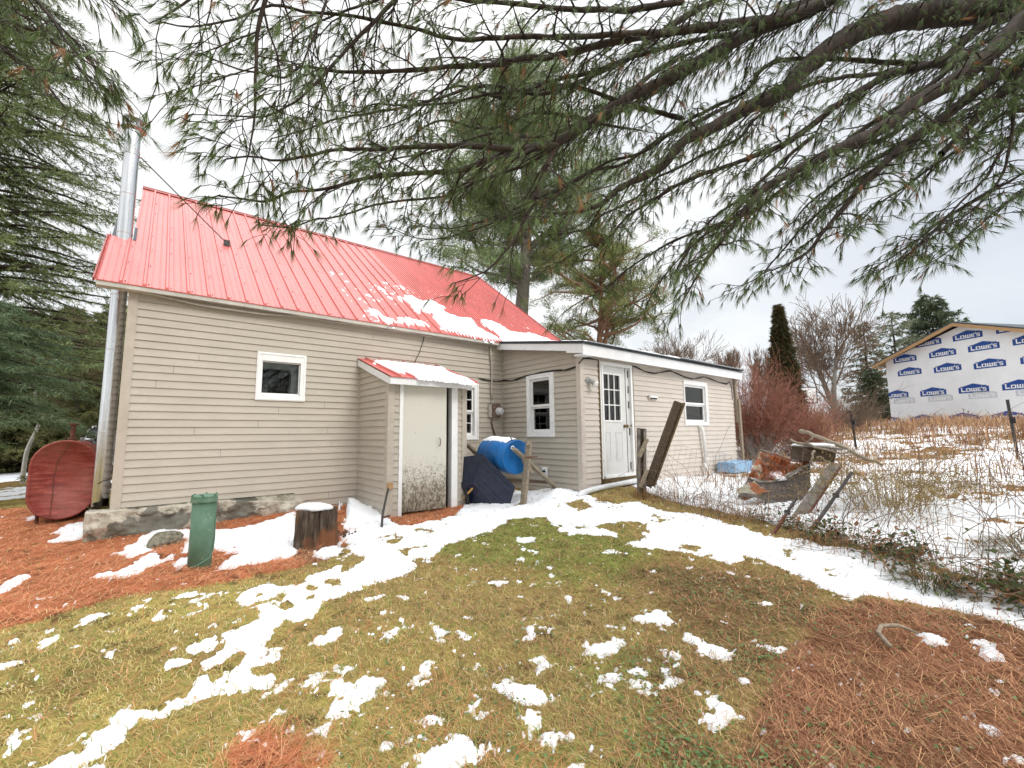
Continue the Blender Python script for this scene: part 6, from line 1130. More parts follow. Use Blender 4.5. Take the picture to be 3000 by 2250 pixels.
def resample(pts, step):
    pts = np.array(pts, float)
    # smooth the polyline with a Catmull-Rom pass
    Q = []
    for i in range(len(pts)-1):
        p0, p1, p2, p3 = pts[max(0,i-1)], pts[i], pts[i+1], pts[min(len(pts)-1,i+2)]
        for u in np.linspace(0, 1, 8, endpoint=False): Q.append(.5*((2*p1)+(-p0+p2)*u+(2*p0-5*p1+4*p2-p3)*u*u+(-p0+3*p1-3*p2+p3)*u**3))
    Q.append(pts[-1]); Q = np.array(Q); d = np.r_[0, np.cumsum(np.linalg.norm(np.diff(Q, axis=0), axis=1))]
    m = max(3, int(d[-1]/step)+1); s = np.linspace(0, d[-1], m); return np.c_[tuple(np.interp(s, d, Q[:,k]) for k in range(3))], d[-1]
# ---------------------------------------------------------------- near pine boughs
def bough(pts, r0, r1, sp, sl, bare, twigs, tufts, dense=1., taper=False):
    r0 = r0*(2.0 if r0 > .045 else 1.45)
    P, Ln = resample(pts, .05); m = len(P); P = P + np.cumsum(RNG.normal(0, .0022, (m,3)), 0)
    R = np.linspace(r0, r1, m)*RNG.uniform(.9, 1.12, m)*(np.clip(np.arange(m)*.05/.7, .12, 1) if taper else 1); T = unit(np.gradient(P, axis=0)); sgn = 1; s = sp
    def tuft(p, d, k=15):
        tufts.append((p, d, k))
    while s < Ln:
        i = min(m-1, int(s/Ln*(m-1))); fr = s/Ln; t = T[i]; side = unit(np.cross(t, V3(0,0,1)))*sgn; sgn = -sgn
        a = math.radians(rnd.uniform(32, 78)); d = unit(t*math.cos(a)+side*math.sin(a)+V3(0,0,rnd.uniform(-.35,.30)))
        L = sl*rnd.uniform(.35, 1.15)*(1-.62*fr)+.05; q = [P[i]]; n = max(3, int(L/.07)); dd = d.copy()
        for k in range(n): dd = unit(dd+V3(0,0,-.055+.05*k/n)+RNG.normal(0,.13,3)); q.append(q[-1]+dd*L/n)
        q = np.array(q); rr_ = np.linspace(min(R[i]*.55,.0085), .0022, len(q)); twigs.append((q, rr_)); foliage = np.clip((fr-bare)/.25, .0, 1)*dense
        for k in range(1, len(q)):
            f2 = k/(len(q)-1)
            if f2 < .25: continue
            tq = unit(q[k]-q[k-1])
            for sg in (-1, 1):
                if rnd.random() > .78*max(foliage, .14): continue
                s2 = unit(np.cross(tq, V3(0,0,1)))*sg; d2 = unit(tq*rnd.uniform(.5,1)+s2*rnd.uniform(.35,.9)+V3(0,0,rnd.uniform(-.45,.2))); l2 = rnd.uniform(.04,.17)
                p2 = q[k]+d2*l2*.6+V3(0,0,.012*rnd.random()); p3 = q[k]+d2*l2+V3(0,0,-.02*rnd.random())
                twigs.append((np.array([q[k],p2,p3]), np.array([.0022,.0019,.0016]))); tuft(p3, d2, 19)
        if rnd.random() < max(foliage, .25): tuft(q[-1], unit(q[-1]-q[-2]), 18); tuft(q[-1]-(q[-1]-q[-2])*.4, unit(q[-1]-q[-2]), 10)
        s += sp*rnd.uniform(.5, 1.5)
    tuft(P[-1], T[-1], 20)
    return P, R
def tuft_mesh(tufts, brown=.04, nl=(.075,.112), w=.0030, tint=1.):
    p = np.array([t[0] for t in tufts]); d = np.array([t[1] for t in tufts]); k = np.array([t[2] for t in tufts]); d = unit(d*.75+V3(0,0,-.85)*RNG.uniform(.3,1.5,(len(d),1)))
    sz = RNG.uniform(.8, 1.15, len(p)); isb = RNG.random(len(p)) < brown; shade = RNG.random(len(p))
    I = np.repeat(np.arange(len(p)), k); n = len(I); D = d[I]; pr_ = perp(n, D)
    spread = np.abs(RNG.normal(0, .27, n))[:,None]+.02; Dn = unit(D+pr_*spread+V3(0,0,-.06)); B = p[I]-D*(RNG.random(n)*.016)[:,None]
    L = RNG.uniform(*nl, n)*sz[I]; t = (.55*shade[I]+.45*RNG.random(n))[:,None]
    col = (V3(.045,.078,.022)+t*V3(.12,.15,.05))*tint; col = np.where(isb[I][:,None], V3(.26,.12,.05)+t*V3(.12,.07,.03), col)
    return needle_tris(B, Dn, L, np.full(n, w), col)
def big_pine(name, label, base, H, r, limbs, joins, cat='tree', **kw):
    t = thing(name, label, cat, base)
    zz = np.linspace(0, H, 14); q = np.c_[base[0]+.1*np.sin(zz*.7), base[1]+.08*np.cos(zz*.9), base[2]-.2+zz]
    Vt, Ft = many_tubes([(q, r*(1-.6*zz/H)*np.r_[1.35,np.ones(13)])], 20); np_mesh('trunk', Vt, Ft, M['bark'], t, True)
    tw, tf = [], []
    for i, (pts, r0, r1) in enumerate(limbs):
        pts = [V3(*p) for p in pts]
        if joins(i, pts, r0):
            h = pts[0][2]-.3; k = np.clip((h-base[2])/H, 0, 1); pts = [V3(base[0]+.1*math.sin((h-base[2])*.7), base[1], h-.35), (V3(base[0],base[1],h)+pts[0])/2+V3(0,0,.0)] + pts
            extra = 1
        else: extra = 0
        thick = r0 > .02
        P, R = bough(pts, r0*(1.25 if extra else 1), r1, kw.get('sp',.085) if not thick else .062, (.62 if thick else .42)*kw.get('sl',1), .16 if extra else (.04 if thick else .0), tw, tf, kw.get('dense',1), i >= kw.get('nreal', 99))
        Vt, Ft = many_tubes([(P, R)], 9 if thick else 6); np_mesh('limb', Vt, Ft, M['bark'], t, True)
    Vt, Ft = many_tubes(tw, 4); np_mesh('twigs', Vt, Ft, M['bark'], t, True)
    V, F, C = tuft_mesh(tf, kw.get('brown',.05)); np_mesh('crown', V, F, M['needle'], t, col=C)
    return t, len(tf)
EXTRA = []
for i, (pts, r0, r1) in enumerate(LIMBS):
    for k in range(1 if i in (0,1,4,7,8,10,13,14,16,17,19) else 0):
        off = V3(.35+.45*k, .42+.5*k, .10+.16*k)+RNG.normal(0,.14,3); c0 = np.mean(np.array(pts),0); Rz = math.radians(rnd.uniform(-7,7)); cc, ss = math.cos(Rz), math.sin(Rz); q = np.array(pts)-c0; q = np.c_[q[:,0]*cc-q[:,1]*ss, q[:,0]*ss+q[:,1]*cc, q[:,2]*.97]+c0+off
        if i in (6,20,21) or (i == 2): continue
        EXTRA.append(([tuple(p) for p in q], min(r0, .019), r1))
_, nA = big_pine('white_pine', 'large white pine overhanging the yard from the right, long drooping needle tufts', (8.2,-9.0,-.2), 9., .42, LIMBS+EXTRA, lambda i, p, r0: p[0][0] > 4.3 and i < len(LIMBS), nreal=len(LIMBS))
_, nB = big_pine('white_pine', 'white pine reaching in at the top left corner', (-2.3,-2.6,-.55), 8., .2, LIMBS_B, lambda i, p, r0: False, dense=1.)
print('tufts', nA, nB)
# ---------------------------------------------------------------- conifers
def conifer_mesh(H, cb, R, step, nb, up, droop, tw_sp, tw_l, k, nl, nw, c1, c2, tipy=.9, seed=1, prof=.85, rt=.16, brn=.0):
    g = np.random.default_rng(seed); polys = []; NP, ND = [], []; nbr = 0
    zt = np.linspace(0, H, 9); polys.append((np.c_[.03*np.sin(zt), .03*np.cos(zt*1.3), zt], rt*(1-.93*zt/H)+.01))
    z = cb
    while z < H-.15:
        fr = (z-cb)/(H-cb); n_ = nb if g.random() < .8 else nb-1; a0 = g.random()*6.28
        for b in range(n_):
            L = R*(1-fr)**prof*g.uniform(.65, 1.12)+.12; az = a0+b*6.283/n_+g.normal(0,.25); o = V3(math.cos(az), math.sin(az), 0); m = 6; q = [V3(0,0,z+g.uniform(-.1,.1))]; e = up+g.normal(0,.08)
            for j in range(m): e2 = e-droop*(j/m)+.25*droop*max(0, j-3); q.append(q[-1]+(o*math.cos(e2)+V3(0,0,math.sin(e2)))*L/m)
            q = np.array(q); polys.append((q, np.linspace(.012+.012*L, .004, m+1)))
            d = np.r_[0, np.cumsum(np.linalg.norm(np.diff(q, axis=0), axis=1))]; ns = max(3, int(L/tw_sp)); s = g.uniform(.12, 1., ns)*d[-1]
            p = np.c_[tuple(np.interp(s, d, q[:,j]) for j in range(3))]; side = np.cross(o, V3(0,0,1)); sg = g.choice([-1,1], ns)
            f = 1-.55*s/d[-1]; tl = tw_l*f*g.uniform(.6,1.2,ns)*(.5+.5*min(1, L/R*1.3))
            dv_ = unit(o[None]*g.uniform(.4,1.,(ns,1))+side[None]*(sg*g.uniform(.3,1.1,ns))[:,None]+V3(0,0,1)*g.uniform(-.75,.05,(ns,1))*tipy)
            for j in range(k):
                u = g.random(ns); NP.append(p+dv_*(tl*u)[:,None]); rn = g.normal(0,1,(ns,3)); ND.append(unit(dv_*.9+rn*.55+V3(0,0,-.25)))
        z += step*g.uniform(.7,1.3)*(1-.35*fr)
    NP, ND = np.concatenate(NP), np.concatenate(ND); n = len(NP); t = g.random(n)[:,None]
    # clumps light and dark: by the twig's own place
    cl = fbm(NP[:,0]*1.3+seed, NP[:,1]*1.3+NP[:,2]*1.7, 1., 3, seed)[:,None]; t = np.clip(.35*t+1.3*(cl-.25), 0, 1)
    col = np.array(c1)+t*(np.array(c2)-np.array(c1)); 
    if brn: col = np.where(g.random(n)[:,None] < brn, V3(.16,.09,.045), col)
    return polys, needle_tris(NP, ND, g.uniform(*nl, n), np.full(n, nw), col)
def conifer(name, label, loc, group=None, bark='bark', lean=0, **kw):
    t = thing(name, label, 'tree', loc, group); polys, (V, F, C) = conifer_mesh(**kw); L = V3(*loc)
    Vt, Ft = many_tubes(polys[:1], 10); np_mesh('trunk', Vt+L, Ft, M[bark], t, True)
    Vt, Ft = many_tubes(polys[1:], 4); np_mesh('branches', Vt+L, Ft, M[bark], t, True)
    np_mesh('crown', V+L, F, M['needle'], t, col=C); return t
gq = lambda x, y: float(gz(x, y))-.05
SP1, SP2 = (.06,.095,.032), (.26,.32,.13)
conifer('spruce_tree', 'tall dark spruce with drooping branches at the left edge beside the chimney', (-3.9,12.2,gq(-3.9,12.2)), H=19, cb=3.6, R=5.0, step=.36, nb=7, up=.10, droop=.55, tw_sp=.05, tw_l=.75, k=8, nl=(.10,.2), nw=.022, c1=SP1, c2=SP2, seed=3, prof=.55, rt=.3)
conifer('spruce_tree', 'second spruce farther left, only its right side in the picture', (-6.2,15.,gq(-6.2,15.)), H=18, cb=2.2, R=4.2, step=.45, nb=6, up=.05, droop=.5, tw_sp=.05, tw_l=.8, k=8, nl=(.12,.22), nw=.028, c1=SP1, c2=SP2, seed=5, prof=.6, rt=.28)
conifer('young_pine', 'pale green young pine with soft branches above the red tank', (-2.6,6.5,gq(-2.6,6.5)), H=4.6, cb=1.9, R=2.15, step=.22, nb=7, up=.12, droop=.75, tw_sp=.022, tw_l=.5, k=9, nl=(.08,.15), nw=.012, c1=(.045,.085,.035), c2=(.21,.29,.16), seed=8, prof=.5, rt=.09)
conifer('cedar_tree', 'olive green drooping cedar behind the steel chimney', (-.9,19.6,gq(-.9,19.6)), H=8.2, cb=.6, R=2.3, step=.26, nb=7, up=.1, droop=.9, tw_sp=.05, tw_l=.7, k=8, nl=(.12,.25), nw=.035, c1=(.075,.09,.03), c2=(.27,.28,.11), seed=12, prof=.5, rt=.15, brn=.06)
ced = conifer('cedar_tree', 'olive cedar in the hedge of trees far behind the red tank', (-5.1,30,gq(-5.1,30)), 'cedars behind the red tank', H=9.5, cb=.3, R=2.2, step=.34, nb=7, up=.15, droop=.8, tw_sp=.07, tw_l=.8, k=7, nl=(.18,.36), nw=.06, c1=(.075,.085,.03), c2=(.30,.30,.12), seed=14, prof=.5, rt=.16, brn=.12)
for i, (x, y, s) in enumerate([(-2.6,31,.95),(-7.4,29,1.05),(-9.8,31,1.),(-.8,33,1.1),(-3.9,35,1.15),(-6.4,35,1.1),(1.3,34,1.05),(-12,30,1.05),(-1.2,27.5,.7)]): copy_tree(ced, (x,y,gq(x,y)), i*1.3, s)
# cedar column, right
conifer('arborvitae', 'tall narrow dark arborvitae above the red bush', (24.8,.75,gq(24.8,.75)), H=6.6, cb=.15, R=1.2, step=.10, nb=8, up=.85, droop=.2, tw_sp=.04, tw_l=.30, k=7, nl=(.12,.24), nw=.05, c1=(.020,.030,.010), c2=(.085,.080,.028), seed=21, prof=1.0, rt=.12, tipy=.3, brn=.2)
conifer('spruce_tree', 'brownish spruce left of the wrapped house', (50.85,2.45,gq(50.85,2.45)), H=9.6, cb=.5, R=2.6, step=.62, nb=6, up=.15, droop=.5, tw_sp=.2, tw_l=.7, k=6, nl=(.25,.5), nw=.10, c1=(.07,.075,.045), c2=(.24,.21,.14), seed=23, prof=.75, rt=.2, brn=.3)
conifer('pine_tree', 'grey green pine rising just left of the wrapped house roof', (55.6,1.1,gq(55.6,1.1)), H=10.8, cb=1.4, R=3.6, step=.8, nb=5, up=.35, droop=.2, tw_sp=.26, tw_l=.8, k=7, nl=(.3,.55), nw=.10, c1=(.08,.10,.06), c2=(.24,.26,.16), seed=25, prof=.5, rt=.22)
conifer('pine_tree', 'dark pine showing over the ridge of the wrapped house', (76,.4,gq(76,.4)), H=16.2, cb=4, R=4.6, step=.7, nb=6, up=.3, droop=.15, tw_sp=.16, tw_l=1.1, k=7, nl=(.4,.7), nw=.15, c1=(.04,.06,.03), c2=(.14,.17,.09), seed=27, prof=.45, rt=.3)
conifer('spruce_tree', 'low dark green spruce beside the lower left corner of the wrapped house', (44.,.9,gq(44.,.9)), H=4.6, cb=.7, R=1.5, step=.3, nb=6, up=.1, droop=.4, tw_sp=.09, tw_l=.5, k=6, nl=(.2,.35), nw=.08, c1=(.03,.045,.02), c2=(.09,.11,.05), seed=29, prof=.6, rt=.1)
# pines behind the house: trunk, crooked limbs and needle clumps at the limb ends
def clump_pine(name, label, loc, H, r, nl_, zr, Rm, nclump, clr, c1, c2, bark, seed, fork=False, nw=.03, nlen=(.12,.2), kk=110):
    g = np.random.default_rng(seed); t = thing(name, label, 'tree', loc); L = V3(*loc); polys = []; cl = []
    zt = np.linspace(0, H*.97, 12); tr = np.c_[.25*np.sin(zt*.35+seed), .2*np.cos(zt*.3), zt]; tr -= tr[0]*V3(1,1,0); trs = [(tr, r*(1-.85*zt/H))]
    if fork: t2 = tr[3:]+np.c_[np.linspace(0,.9,9), np.linspace(0,-.3,9), np.zeros(9)]; trs.append((t2, r*.75*(1-.85*zt[3:]/H)))
    for i in range(nl_):
        z = zr[0]+(zr[1]-zr[0])*g.random(); fr = (z-zr[0])/(zr[1]-zr[0]); base_ = np.array([np.interp(z, tr[:,2], tr[:,k]) for k in range(3)])
        Lb = Rm*(math.sin(math.pi*min(1, .28+.72*fr))**.6)*g.uniform(.55,1.1); az = g.random()*6.28; e = g.uniform(-.1,.45); q = [base_]; m = 7; d = V3(math.cos(az)*math.cos(e), math.sin(az)*math.cos(e), math.sin(e))
        for j in range(m): d = unit(d+g.normal(0,.2,3)+V3(0,0,.05)); q.append(q[-1]+d*Lb/m)
        q = np.array(q); polys.append((q, np.linspace(.02+.022*Lb, .012, m+1)))
        for j in range(nclump):
            jj = g.integers(2, m+1); d2 = unit(d+g.normal(0,.8,3)); l2 = g.uniform(.2,.75)*min(1, Lb/2); e2 = q[jj]+d2*l2+V3(0,0,.05); polys.append((np.array([q[jj], (q[jj]+e2)/2+g.normal(0,.04,3), e2]), np.array([.016,.011,.006]))); cl.append(e2)
    cl = np.array(cl); I = np.repeat(np.arange(len(cl)), kk); n = len(I); dv_ = unit(g.normal(0,1,(n,3))); rad = clr*g.random(n)**.5*g.uniform(.6,1.2,len(cl))[I]
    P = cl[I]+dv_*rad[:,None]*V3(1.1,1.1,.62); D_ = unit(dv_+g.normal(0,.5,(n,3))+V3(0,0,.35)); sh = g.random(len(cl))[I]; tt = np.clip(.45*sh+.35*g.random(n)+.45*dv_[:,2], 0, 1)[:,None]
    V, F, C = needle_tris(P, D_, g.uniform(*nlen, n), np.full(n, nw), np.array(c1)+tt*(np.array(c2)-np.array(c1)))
    for q in trs: Vt, Ft = many_tubes([q], 12); np_mesh('trunk', Vt+L, Ft, M[bark], t, True)
    Vt, Ft = many_tubes(polys, 5); np_mesh('branches', Vt+L, Ft, M[bark], t, True); np_mesh('crown', V+L, F, M['needle'], t, col=C); return t
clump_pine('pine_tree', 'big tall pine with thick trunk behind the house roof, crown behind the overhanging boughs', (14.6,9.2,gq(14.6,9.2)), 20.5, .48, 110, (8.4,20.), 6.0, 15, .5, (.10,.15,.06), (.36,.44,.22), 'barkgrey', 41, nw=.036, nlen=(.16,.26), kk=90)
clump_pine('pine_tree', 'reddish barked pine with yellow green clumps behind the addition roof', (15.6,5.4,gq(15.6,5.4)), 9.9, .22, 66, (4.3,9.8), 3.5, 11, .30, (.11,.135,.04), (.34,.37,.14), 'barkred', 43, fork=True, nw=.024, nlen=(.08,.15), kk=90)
# ---------------------------------------------------------------- bare trees
def bare_polys(H, r, seed, depth=6, spread=.55, start=.28, trunks=1, upb=.12, ratio=.72, kids=3, rmin=.008):
    g = np.random.default_rng(seed); out = []
    def rec(p, d, L, r, lv):
        m = 5; q = [p]; dd = d
        for k in range(m): dd = unit(dd+g.normal(0,.09,3)+V3(0,0,upb*.3)); q.append(q[-1]+dd*L/m)
        q = np.array(q); r2 = r*.66; out.append((q, np.maximum(np.linspace(r, r2, m+1), rmin*.75)))
        if lv == 0: return
        for c in range(kids if lv > 1 else kids+1):
            i = m if c == 0 else g.integers(2, m+1); f = .35 if c == 0 else 1
            ax_ = unit(g.normal(0,1,3)); nd_ = unit(dd+np.cross(dd, ax_)*spread*f*g.uniform(.6,1.5)+V3(0,0,upb)); rec(q[i], nd_, L*ratio*g.uniform(.7,1.15), r2*(.9 if c == 0 else g.uniform(.45,.7)), lv-1)
    for k in range(trunks): rec(V3(.45*k,0,0), unit(V3(.16*(k*2-1) if trunks > 1 else g.normal(0,.05), g.normal(0,.05), 1)), H*start, r, depth)
    return out
def bare_tree(name, label, loc, mat='barkgrey', group=None, cat='tree', leafcol=None, **kw):
    t = thing(name, label, cat, loc, group); P = bare_polys(**kw); L = V3(*loc); big = [q for q in P if q[1][0] > kw['r']*.45]; sm = [q for q in P if q[1][0] <= kw['r']*.45]
    Vt, Ft = many_tubes(big, 8); np_mesh('trunk', Vt+L, Ft, M[mat], t, True)
    if sm: Vt, Ft = many_tubes(sm, 3); np_mesh('branches', Vt+L, Ft, M['twig' if mat != 'barkbirch' else 'barkgrey'] if mat != 'twigred' else M[mat], t, True)
    return t
bare_tree('bare_tree', 'bare spreading tree with two trunks between arborvitae and wrapped house', (33.9,.95,gq(33.9,.95)), H=9.4, r=.20, seed=5, depth=5, spread=.80, start=.30, trunks=2, upb=.07, ratio=.78, kids=4, rmin=.018)
for i, (x, y, H, lb) in enumerate([(38.6,9.8,8.6,'slender bare tree with a pointed top beyond the addition roof'),(35.5,6.2,6.6,'low bare tree right of the pointed bare tree'),(43,7.0,7.6,'bare tree just left of the arborvitae, far off'),(33,10.5,6.2,'low bare tree beyond the addition, right of the pine'),(68,-5.4,10.5,'bare tree behind the wrapped house at the right edge'),(63,-9.5,10.,'bare tree behind the right part of the wrapped house')]):
    bare_tree('bare_tree', lb, (x,y,gq(x,y)), H=H, r=.11, seed=50+i, depth=5, spread=.5, start=.30, upb=.28, ratio=.74, kids=4, rmin=.016)
bare_tree('bare_tree', 'small rounded bare tree behind the addition roof beside the reddish pine', (23.8,6.4,gq(23.8,6.4)), H=7.4, r=.09, seed=71, depth=5, spread=.8, start=.33, upb=.08, ratio=.76, kids=4, rmin=.012)
bare_tree('bare_tree', 'bare twiggy tree between spruce and steel chimney', (-.95,19.0,gq(-.95,19.0)), H=8.6, r=.10, seed=73, depth=5, spread=.7, start=.36, upb=.1, ratio=.76, kids=4, rmin=.010)
def birch(label, pts, r):
    t = thing('birch_sapling', label, 'tree', tuple(pts[0])); P, _ = resample(pts, .15); Vt, Ft = many_tubes([(P, np.linspace(r, r*.45, len(P)))], 8); np_mesh('trunk', Vt, Ft, M['barkbirch'], t, True)
    tw = []
    for k in range(14): i = rnd.randrange(len(P)//3, len(P)); d = unit(RNG.normal(0,1,3)+V3(0,0,.5)); tw.append((np.array([P[i], P[i]+d*.3, P[i]+d*.6+V3(0,0,.1)]), np.array([.012,.008,.004])))
    Vt, Ft = many_tubes(tw, 4); np_mesh('twigs', Vt, Ft, M['barkgrey'], t, True)
birch('crooked white birch sapling left of the red tank', [(-3.55,21.0,-1.2),(-3.52,21.0,.2),(-3.25,21.0,1.4),(-3.42,21.0,2.2),(-3.5,21.,3.2)], .085)
birch('thin leaning white birch sapling right behind the red tank top', [(-2.2,20.5,-1.1),(-1.9,20.5,.6),(-1.1,20.5,1.9),(-.9,20.5,2.4)], .045)
birch('thin white birch stem close to the steel chimney', [(-1.0,18.5,-1.0),(-.75,18.5,1.6),(-1.05,18.5,2.6),(-1.1,18.5,3.6)], .04)
# ---------------------------------------------------------------- shrubs
def shrub(name, label, loc, n, H, spread, mat, seed, r=.010, sub=5, group=None):
    g = np.random.default_rng(seed); P = []; t = thing(name, label, 'shrub', loc, group); L = V3(*loc)
    for i in range(n):
        az = g.random()*6.28; e = g.uniform(.75, 1.5)-.35*abs(g.normal(0,.6)); e = max(.35, e); l = H*g.uniform(.55,1.05); b = V3(g.normal(0,.22*spread), g.normal(0,.22*spread), 0); d = V3(math.cos(az)*math.cos(e), math.sin(az)*math.cos(e), math.sin(e))*V3(spread*.8,spread*.8,1); d = unit(d)
        q = [b]; m = 6
        for k in range(m): d = unit(d+g.normal(0,.09,3)+V3(0,0,.02-.03*(e < .8))); q.append(q[-1]+d*l/m)
        q = np.array(q); P.append((q, np.linspace(r*g.uniform(.7,1.2), r*.35, m+1)))
        for k in range(sub):
            j = g.integers(2, m+1); d2 = unit(d+g.normal(0,.55,3)); l2 = l*g.uniform(.12,.34); q2 = np.array([q[j], q[j]+d2*l2*.5, q[j]+unit(d2+g.normal(0,.25,3))*l2]); P.append((q2, np.array([r*.5,r*.4,r*.22])))
    Vt, Ft = many_tubes(P, 3); np_mesh('stems', Vt+L, Ft, M[mat], t, True); return t
shrub('red_bush', 'dense bush of bare red twigs at the right end of the addition', (14.25,-1.9,gq(14.25,-1.9)), 330, 2.75, .80, 'twigred', 3, .009, 9)
shrub('red_bush', 'lower bush of brownish red twigs right of the dense red bush', (15.2,-2.75,gq(15.2,-2.75)), 220, 1.65, 1.0, 'twigred', 4, .010, 7)
shrub('grey_bush', 'small grey twiggy bush at the foot of the addition corner', (13.3,-2.35,gq(13.3,-2.35)), 90, .9, 1.0, 'barkgrey', 6, .006, 6)
shrub('brown_bush', 'tan brown bush in the field below the bare spreading tree', (24.5,-1.9,gq(24.5,-1.9)), 160, 2.1, 1.2, 'twig', 7, .011, 6)
# distant brush on the rise
n = 15000; a = np.radians(RNG.uniform(58, 98, n)); r = RNG.uniform(22, 62, n); x, y = CP[0]+r*np.sin(a), CP[1]+r*np.cos(a)
nn = fbm(x, y, .22, 3, 93); ok = (nn > .38) & ~((x > 33) & ((x-39.4)*(-.863)+(y+.8)*.505 < .3) & (y < 2.5)) & (((x-39.4)*(-.863)+(y+.8)*.505 < 14) | (RNG.random(n) < .5)); x, y, r, nn = x[ok], y[ok], r[ok], nn[ok]; n = len(x); t = RNG.random(n)[:,None]
wl_ = (x-39.4)*(-.863)+(y+.8)*.505; near = (wl_ > 0) & (y < 1.5) & (x > 22)
col = V3(.22,.135,.08)+t*V3(.20,.145,.10); col = np.where((RNG.random(n) < .3)[:,None], V3(.20,.085,.055)+t*.06, col)
V, F, C = blades(x, y, gz(x, y)-.05, RNG.uniform(.3,1.7,n)*np.where(near, .55, 1.)*np.clip((nn-.3)*4,.3,1.3), np.clip(.0009*r, .015, .05), np.abs(RNG.normal(0,.5,n)), RNG.uniform(0,6.28,n), col)
stuff(np_mesh('field_brush', V, F, M['blade'], col=C), 'stuff', 'reddish brown brush and tall dead weeds on the rise', 'weeds')
# low wooded skyline far beyond the field
n = 5200; a = np.radians(RNG.uniform(-30, 100, n)); r = RNG.uniform(90, 150, n); x, y = CP[0]+r*np.sin(a), CP[1]+r*np.cos(a); t = RNG.random(n)[:,None]
V, F, C = blades(x, y, gz(x, y)-1, RNG.uniform(3,8.5,n)*np.where(a>.9,.75,1), np.full(n,.32), np.abs(RNG.normal(0,.2,n)), RNG.uniform(0,6.28,n), V3(.16,.125,.10)+t*V3(.14,.12,.10))
stuff(np_mesh('woods', V, F, M['blade'], col=C), 'stuff', 'far bare woods along the skyline', 'woods')
# ---------------------------------------------------------------- brambles and weeds by the fence
n = 330; tw = []
for i in range(n):
    s = rnd.uniform(.1, fl[-1]); x, y = fp(s); x += rnd.gauss(.16,.32); y += rnd.gauss(0,.2); b = V3(x, y, float(gz(x, y))-.02); d = unit(V3(rnd.gauss(0,.7), rnd.gauss(0,.7), rnd.uniform(.5,1.3))); l = rnd.uniform(.25,.95); q = [b]
    for k in range(7): d = unit(d+RNG.normal(0,.22,3)+V3(0,0,-.17)); q.append(q[-1]+d*l/7)
    tw.append((np.array(q), np.linspace(.0032,.0014,8)))
for i in range(240):
    x = rnd.uniform(6.3,13.); y = rnd.uniform(-8.2,-3.3); b = V3(x,y,float(gz(x,y))); d = unit(V3(rnd.gauss(0,.5),rnd.gauss(0,.5),1)); q = [b]; l = rnd.uniform(.5,1.5)
    for k in range(8): d = unit(d+RNG.normal(0,.2,3)+V3(0,0,-.10)); q.append(q[-1]+d*l/8)
    tw.append((np.array(q), np.linspace(.0045,.0018,9)))
Vt, Ft = many_tubes(tw, 4); stuff(np_mesh('brambles', Vt, Ft, M['twig'], smooth=True), 'stuff', 'tangle of brown bramble canes along the wire fence', 'undergrowth')
n = 5200; s = RNG.uniform(2.3, fl[-1], n); x, y = fp(s); x = x+RNG.normal(.05,.20,n); y = y+RNG.normal(0,.18,n); dn = fbm(x, y, 2.2, 3, 15); ok = RNG.random(n) < np.clip((dn-.36)*5, 0, 1); x, y = x[ok], y[ok]; n = len(x); t = RNG.random(n)[:,None]
col = np.where(RNG.random(n)[:,None] < .62, V3(.035,.055,.016)+t*V3(.07,.07,.03), V3(.16,.075,.035)+t*V3(.14,.08,.04))
V, F, C = leaves(x, y, gzb(x, y)+np.abs(RNG.normal(.02,.10,n)), RNG.uniform(.025,.065,n), .9, col)
n = 9000; s = RNG.uniform(0., fl[-1], n); x, y = fp(s); x = x+RNG.normal(.05,.22,n); y = y+RNG.normal(0,.18,n); t = RNG.random(n)[:,None]; dn = fbm(x, y, 1.7, 3, 16); ok = RNG.random(n) < np.clip((dn-.34)*3, .08, 1)*np.where(s < 2.9, .38, 1.); x, y, t = x[ok], y[ok], t[ok]; n = len(x)
V2_, F2_, C2_ = blades(x, y, gzb(x,y)-.01, RNG.uniform(.08,.34,n), np.full(n,.0055), np.abs(RNG.normal(.75,.45,n)), RNG.uniform(0,6.28,n), np.where(RNG.random(n)[:,None]<.35, V3(.08,.075,.028)+t*.05, V3(.24,.11,.045)+t*V3(.18,.12,.06)))
stuff(np_mesh('undergrowth', np.r_[V, V2_], np.r_[F, F2_+len(V)], M['leafy'], col=np.r_[C, C2_]), 'stuff', 'dead grass and dark green leaves at the foot of the wire fence', 'undergrowth')
def weed_clump(name, label, loc, n, H, lean, c1, c2, w, rad, seed, head=0, group=None):
    t = thing(name, label, 'weeds' if 'tuft' not in name else 'grass tuft', loc, group); g = np.random.default_rng(seed); x = loc[0]+g.normal(0,rad,n); y = loc[1]+g.normal(0,rad,n); az = np.arctan2(y-loc[1], x-loc[0])+g.normal(0,.6,n); tt = g.random(n)[:,None]
    V, F, C = blades(x, y, gzb(x, y)-.02, H*g.uniform(.5,1.1,n), np.full(n,w), np.clip(np.abs(g.normal(lean,.25,n)),.02,1.45), az, np.array(c1)+tt*(np.array(c2)-np.array(c1)))
    np_mesh('stalks' if 'tuft' not in name else 'blades', V, F, M['blade'], t, col=C)
    if head:
        tips = V.reshape(n,6,3)[:,4]; m2 = V.reshape(n,6,3)[:,2]; I = np.repeat(np.arange(n), head); u = g.random(len(I))**.7; P = m2[I]+(tips-m2)[I]*u[:,None]+g.normal(0,.018,(len(I),3)); D_ = unit(g.normal(0,1,(len(I),3))+V3(0,0,-.5))
        a_, b_, c_ = needle_tris(P, D_, g.uniform(.03,.08,len(I)), np.full(len(I),.012), (np.array(c1)+g.random((len(I),1))*(np.array(c2)-np.array(c1)))*.9); np_mesh('seed_heads', a_, b_, M['leafy'], t, col=c_)
    return t
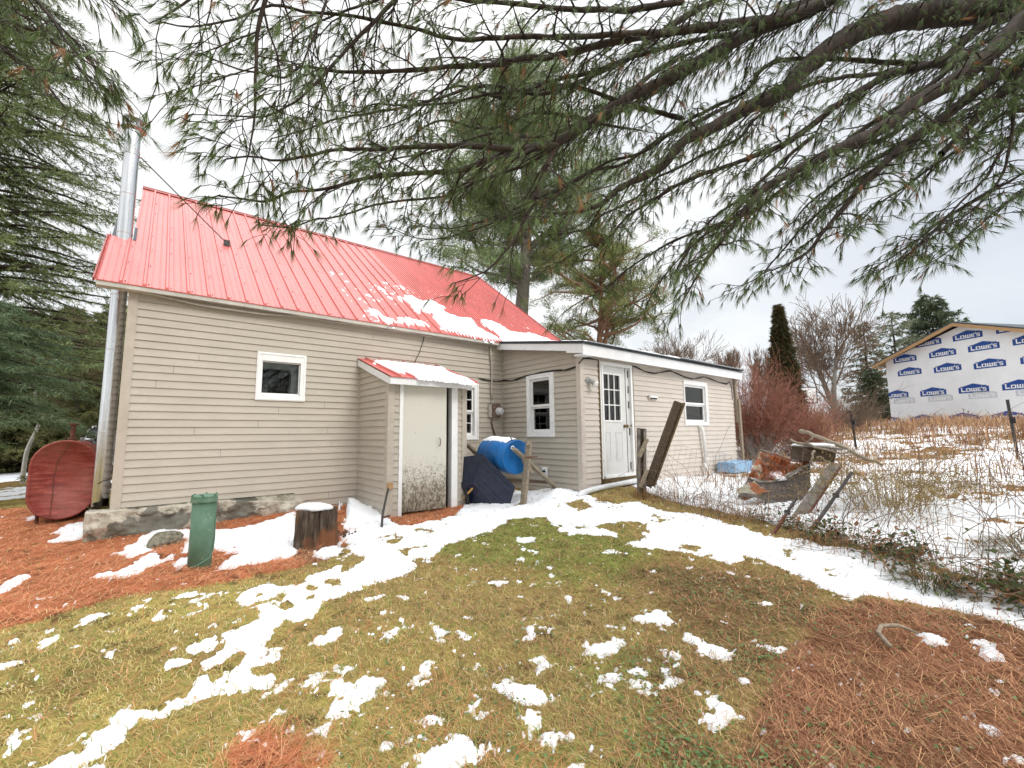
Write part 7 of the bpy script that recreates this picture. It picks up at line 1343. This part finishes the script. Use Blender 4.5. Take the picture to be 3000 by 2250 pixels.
weed_clump('goldenrod', 'drooping straw coloured weeds right of the leaning grey board', (7.55,-6.05,gq(7.55,-6.05)), 300, 1.0, .62, (.20,.145,.055), (.42,.31,.14), .006, .24, 3, 9)
weed_clump('goldenrod', 'straw coloured weed clump lying in the snow beyond the fallen branches', (9.6,-6.3,gq(9.6,-6.3)), 260, .42, 1.1, (.13,.09,.035), (.30,.20,.08), .008, .22, 5, 4)
weed_clump('dock_weeds', 'tall dark brown seed stalks at the right edge before the wrapped house', (8.6,-8.35,gq(8.6,-8.35)), 26, 1.75, .22, (.07,.028,.018), (.13,.05,.03), .010, .30, 7, 26)
weed_clump('dock_weeds', 'dark brown seed stalks left of the right hand steel post', (10.1,-7.35,gq(10.1,-7.35)), 12, 1.6, .25, (.08,.03,.02), (.14,.055,.035), .010, .25, 9, 22)
weed_clump('grass_tuft', 'dark green grass tuft in the snow before the fence at right', (4.85,-6.72,gq(4.85,-6.72)), 420, .27, .95, (.045,.055,.02), (.17,.15,.065), .006, .075, 11)
weed_clump('grass_tuft', 'flat grass tuft at the right edge of the snow strip', (4.75,-7.28,gq(4.75,-7.28)), 320, .20, 1.1, (.05,.055,.02), (.2,.16,.07), .006, .08, 13)
weed_clump('grass_tuft', 'brown tuft at the foot of the broken fence post', (6.55,-3.05,gq(6.55,-3.05)), 150, .22, .6, (.2,.1,.04), (.36,.22,.1), .005, .07, 15)
weed_clump('grass_tuft', 'small brown grass tuft in the snow by the drain pipe end', (5.75,-2.95,gq(5.75,-2.95)), 130, .17, .6, (.2,.11,.04), (.38,.24,.1), .005, .06, 17)
weed_clump('grass_tuft', 'large olive grass tuft in the snow beyond the fence at right', (6.3,-7.2,gq(6.3,-7.2)), 520, .34, 1.15, (.07,.06,.025), (.24,.18,.08), .007, .16, 19)
# ---------------------------------------------------------------- wires overhead
mb = MB(); mb.tube([(-9,24,8.9),(-5.17,22.25,8.55),(-3.38,20.78,8.5),(-1.2,19,8.45),(3,15.5,8.3)], .03, 6); tag(mb.build('utility_line', M['cable'], None, True), 'dark utility cable crossing behind the left spruce', 'cable')
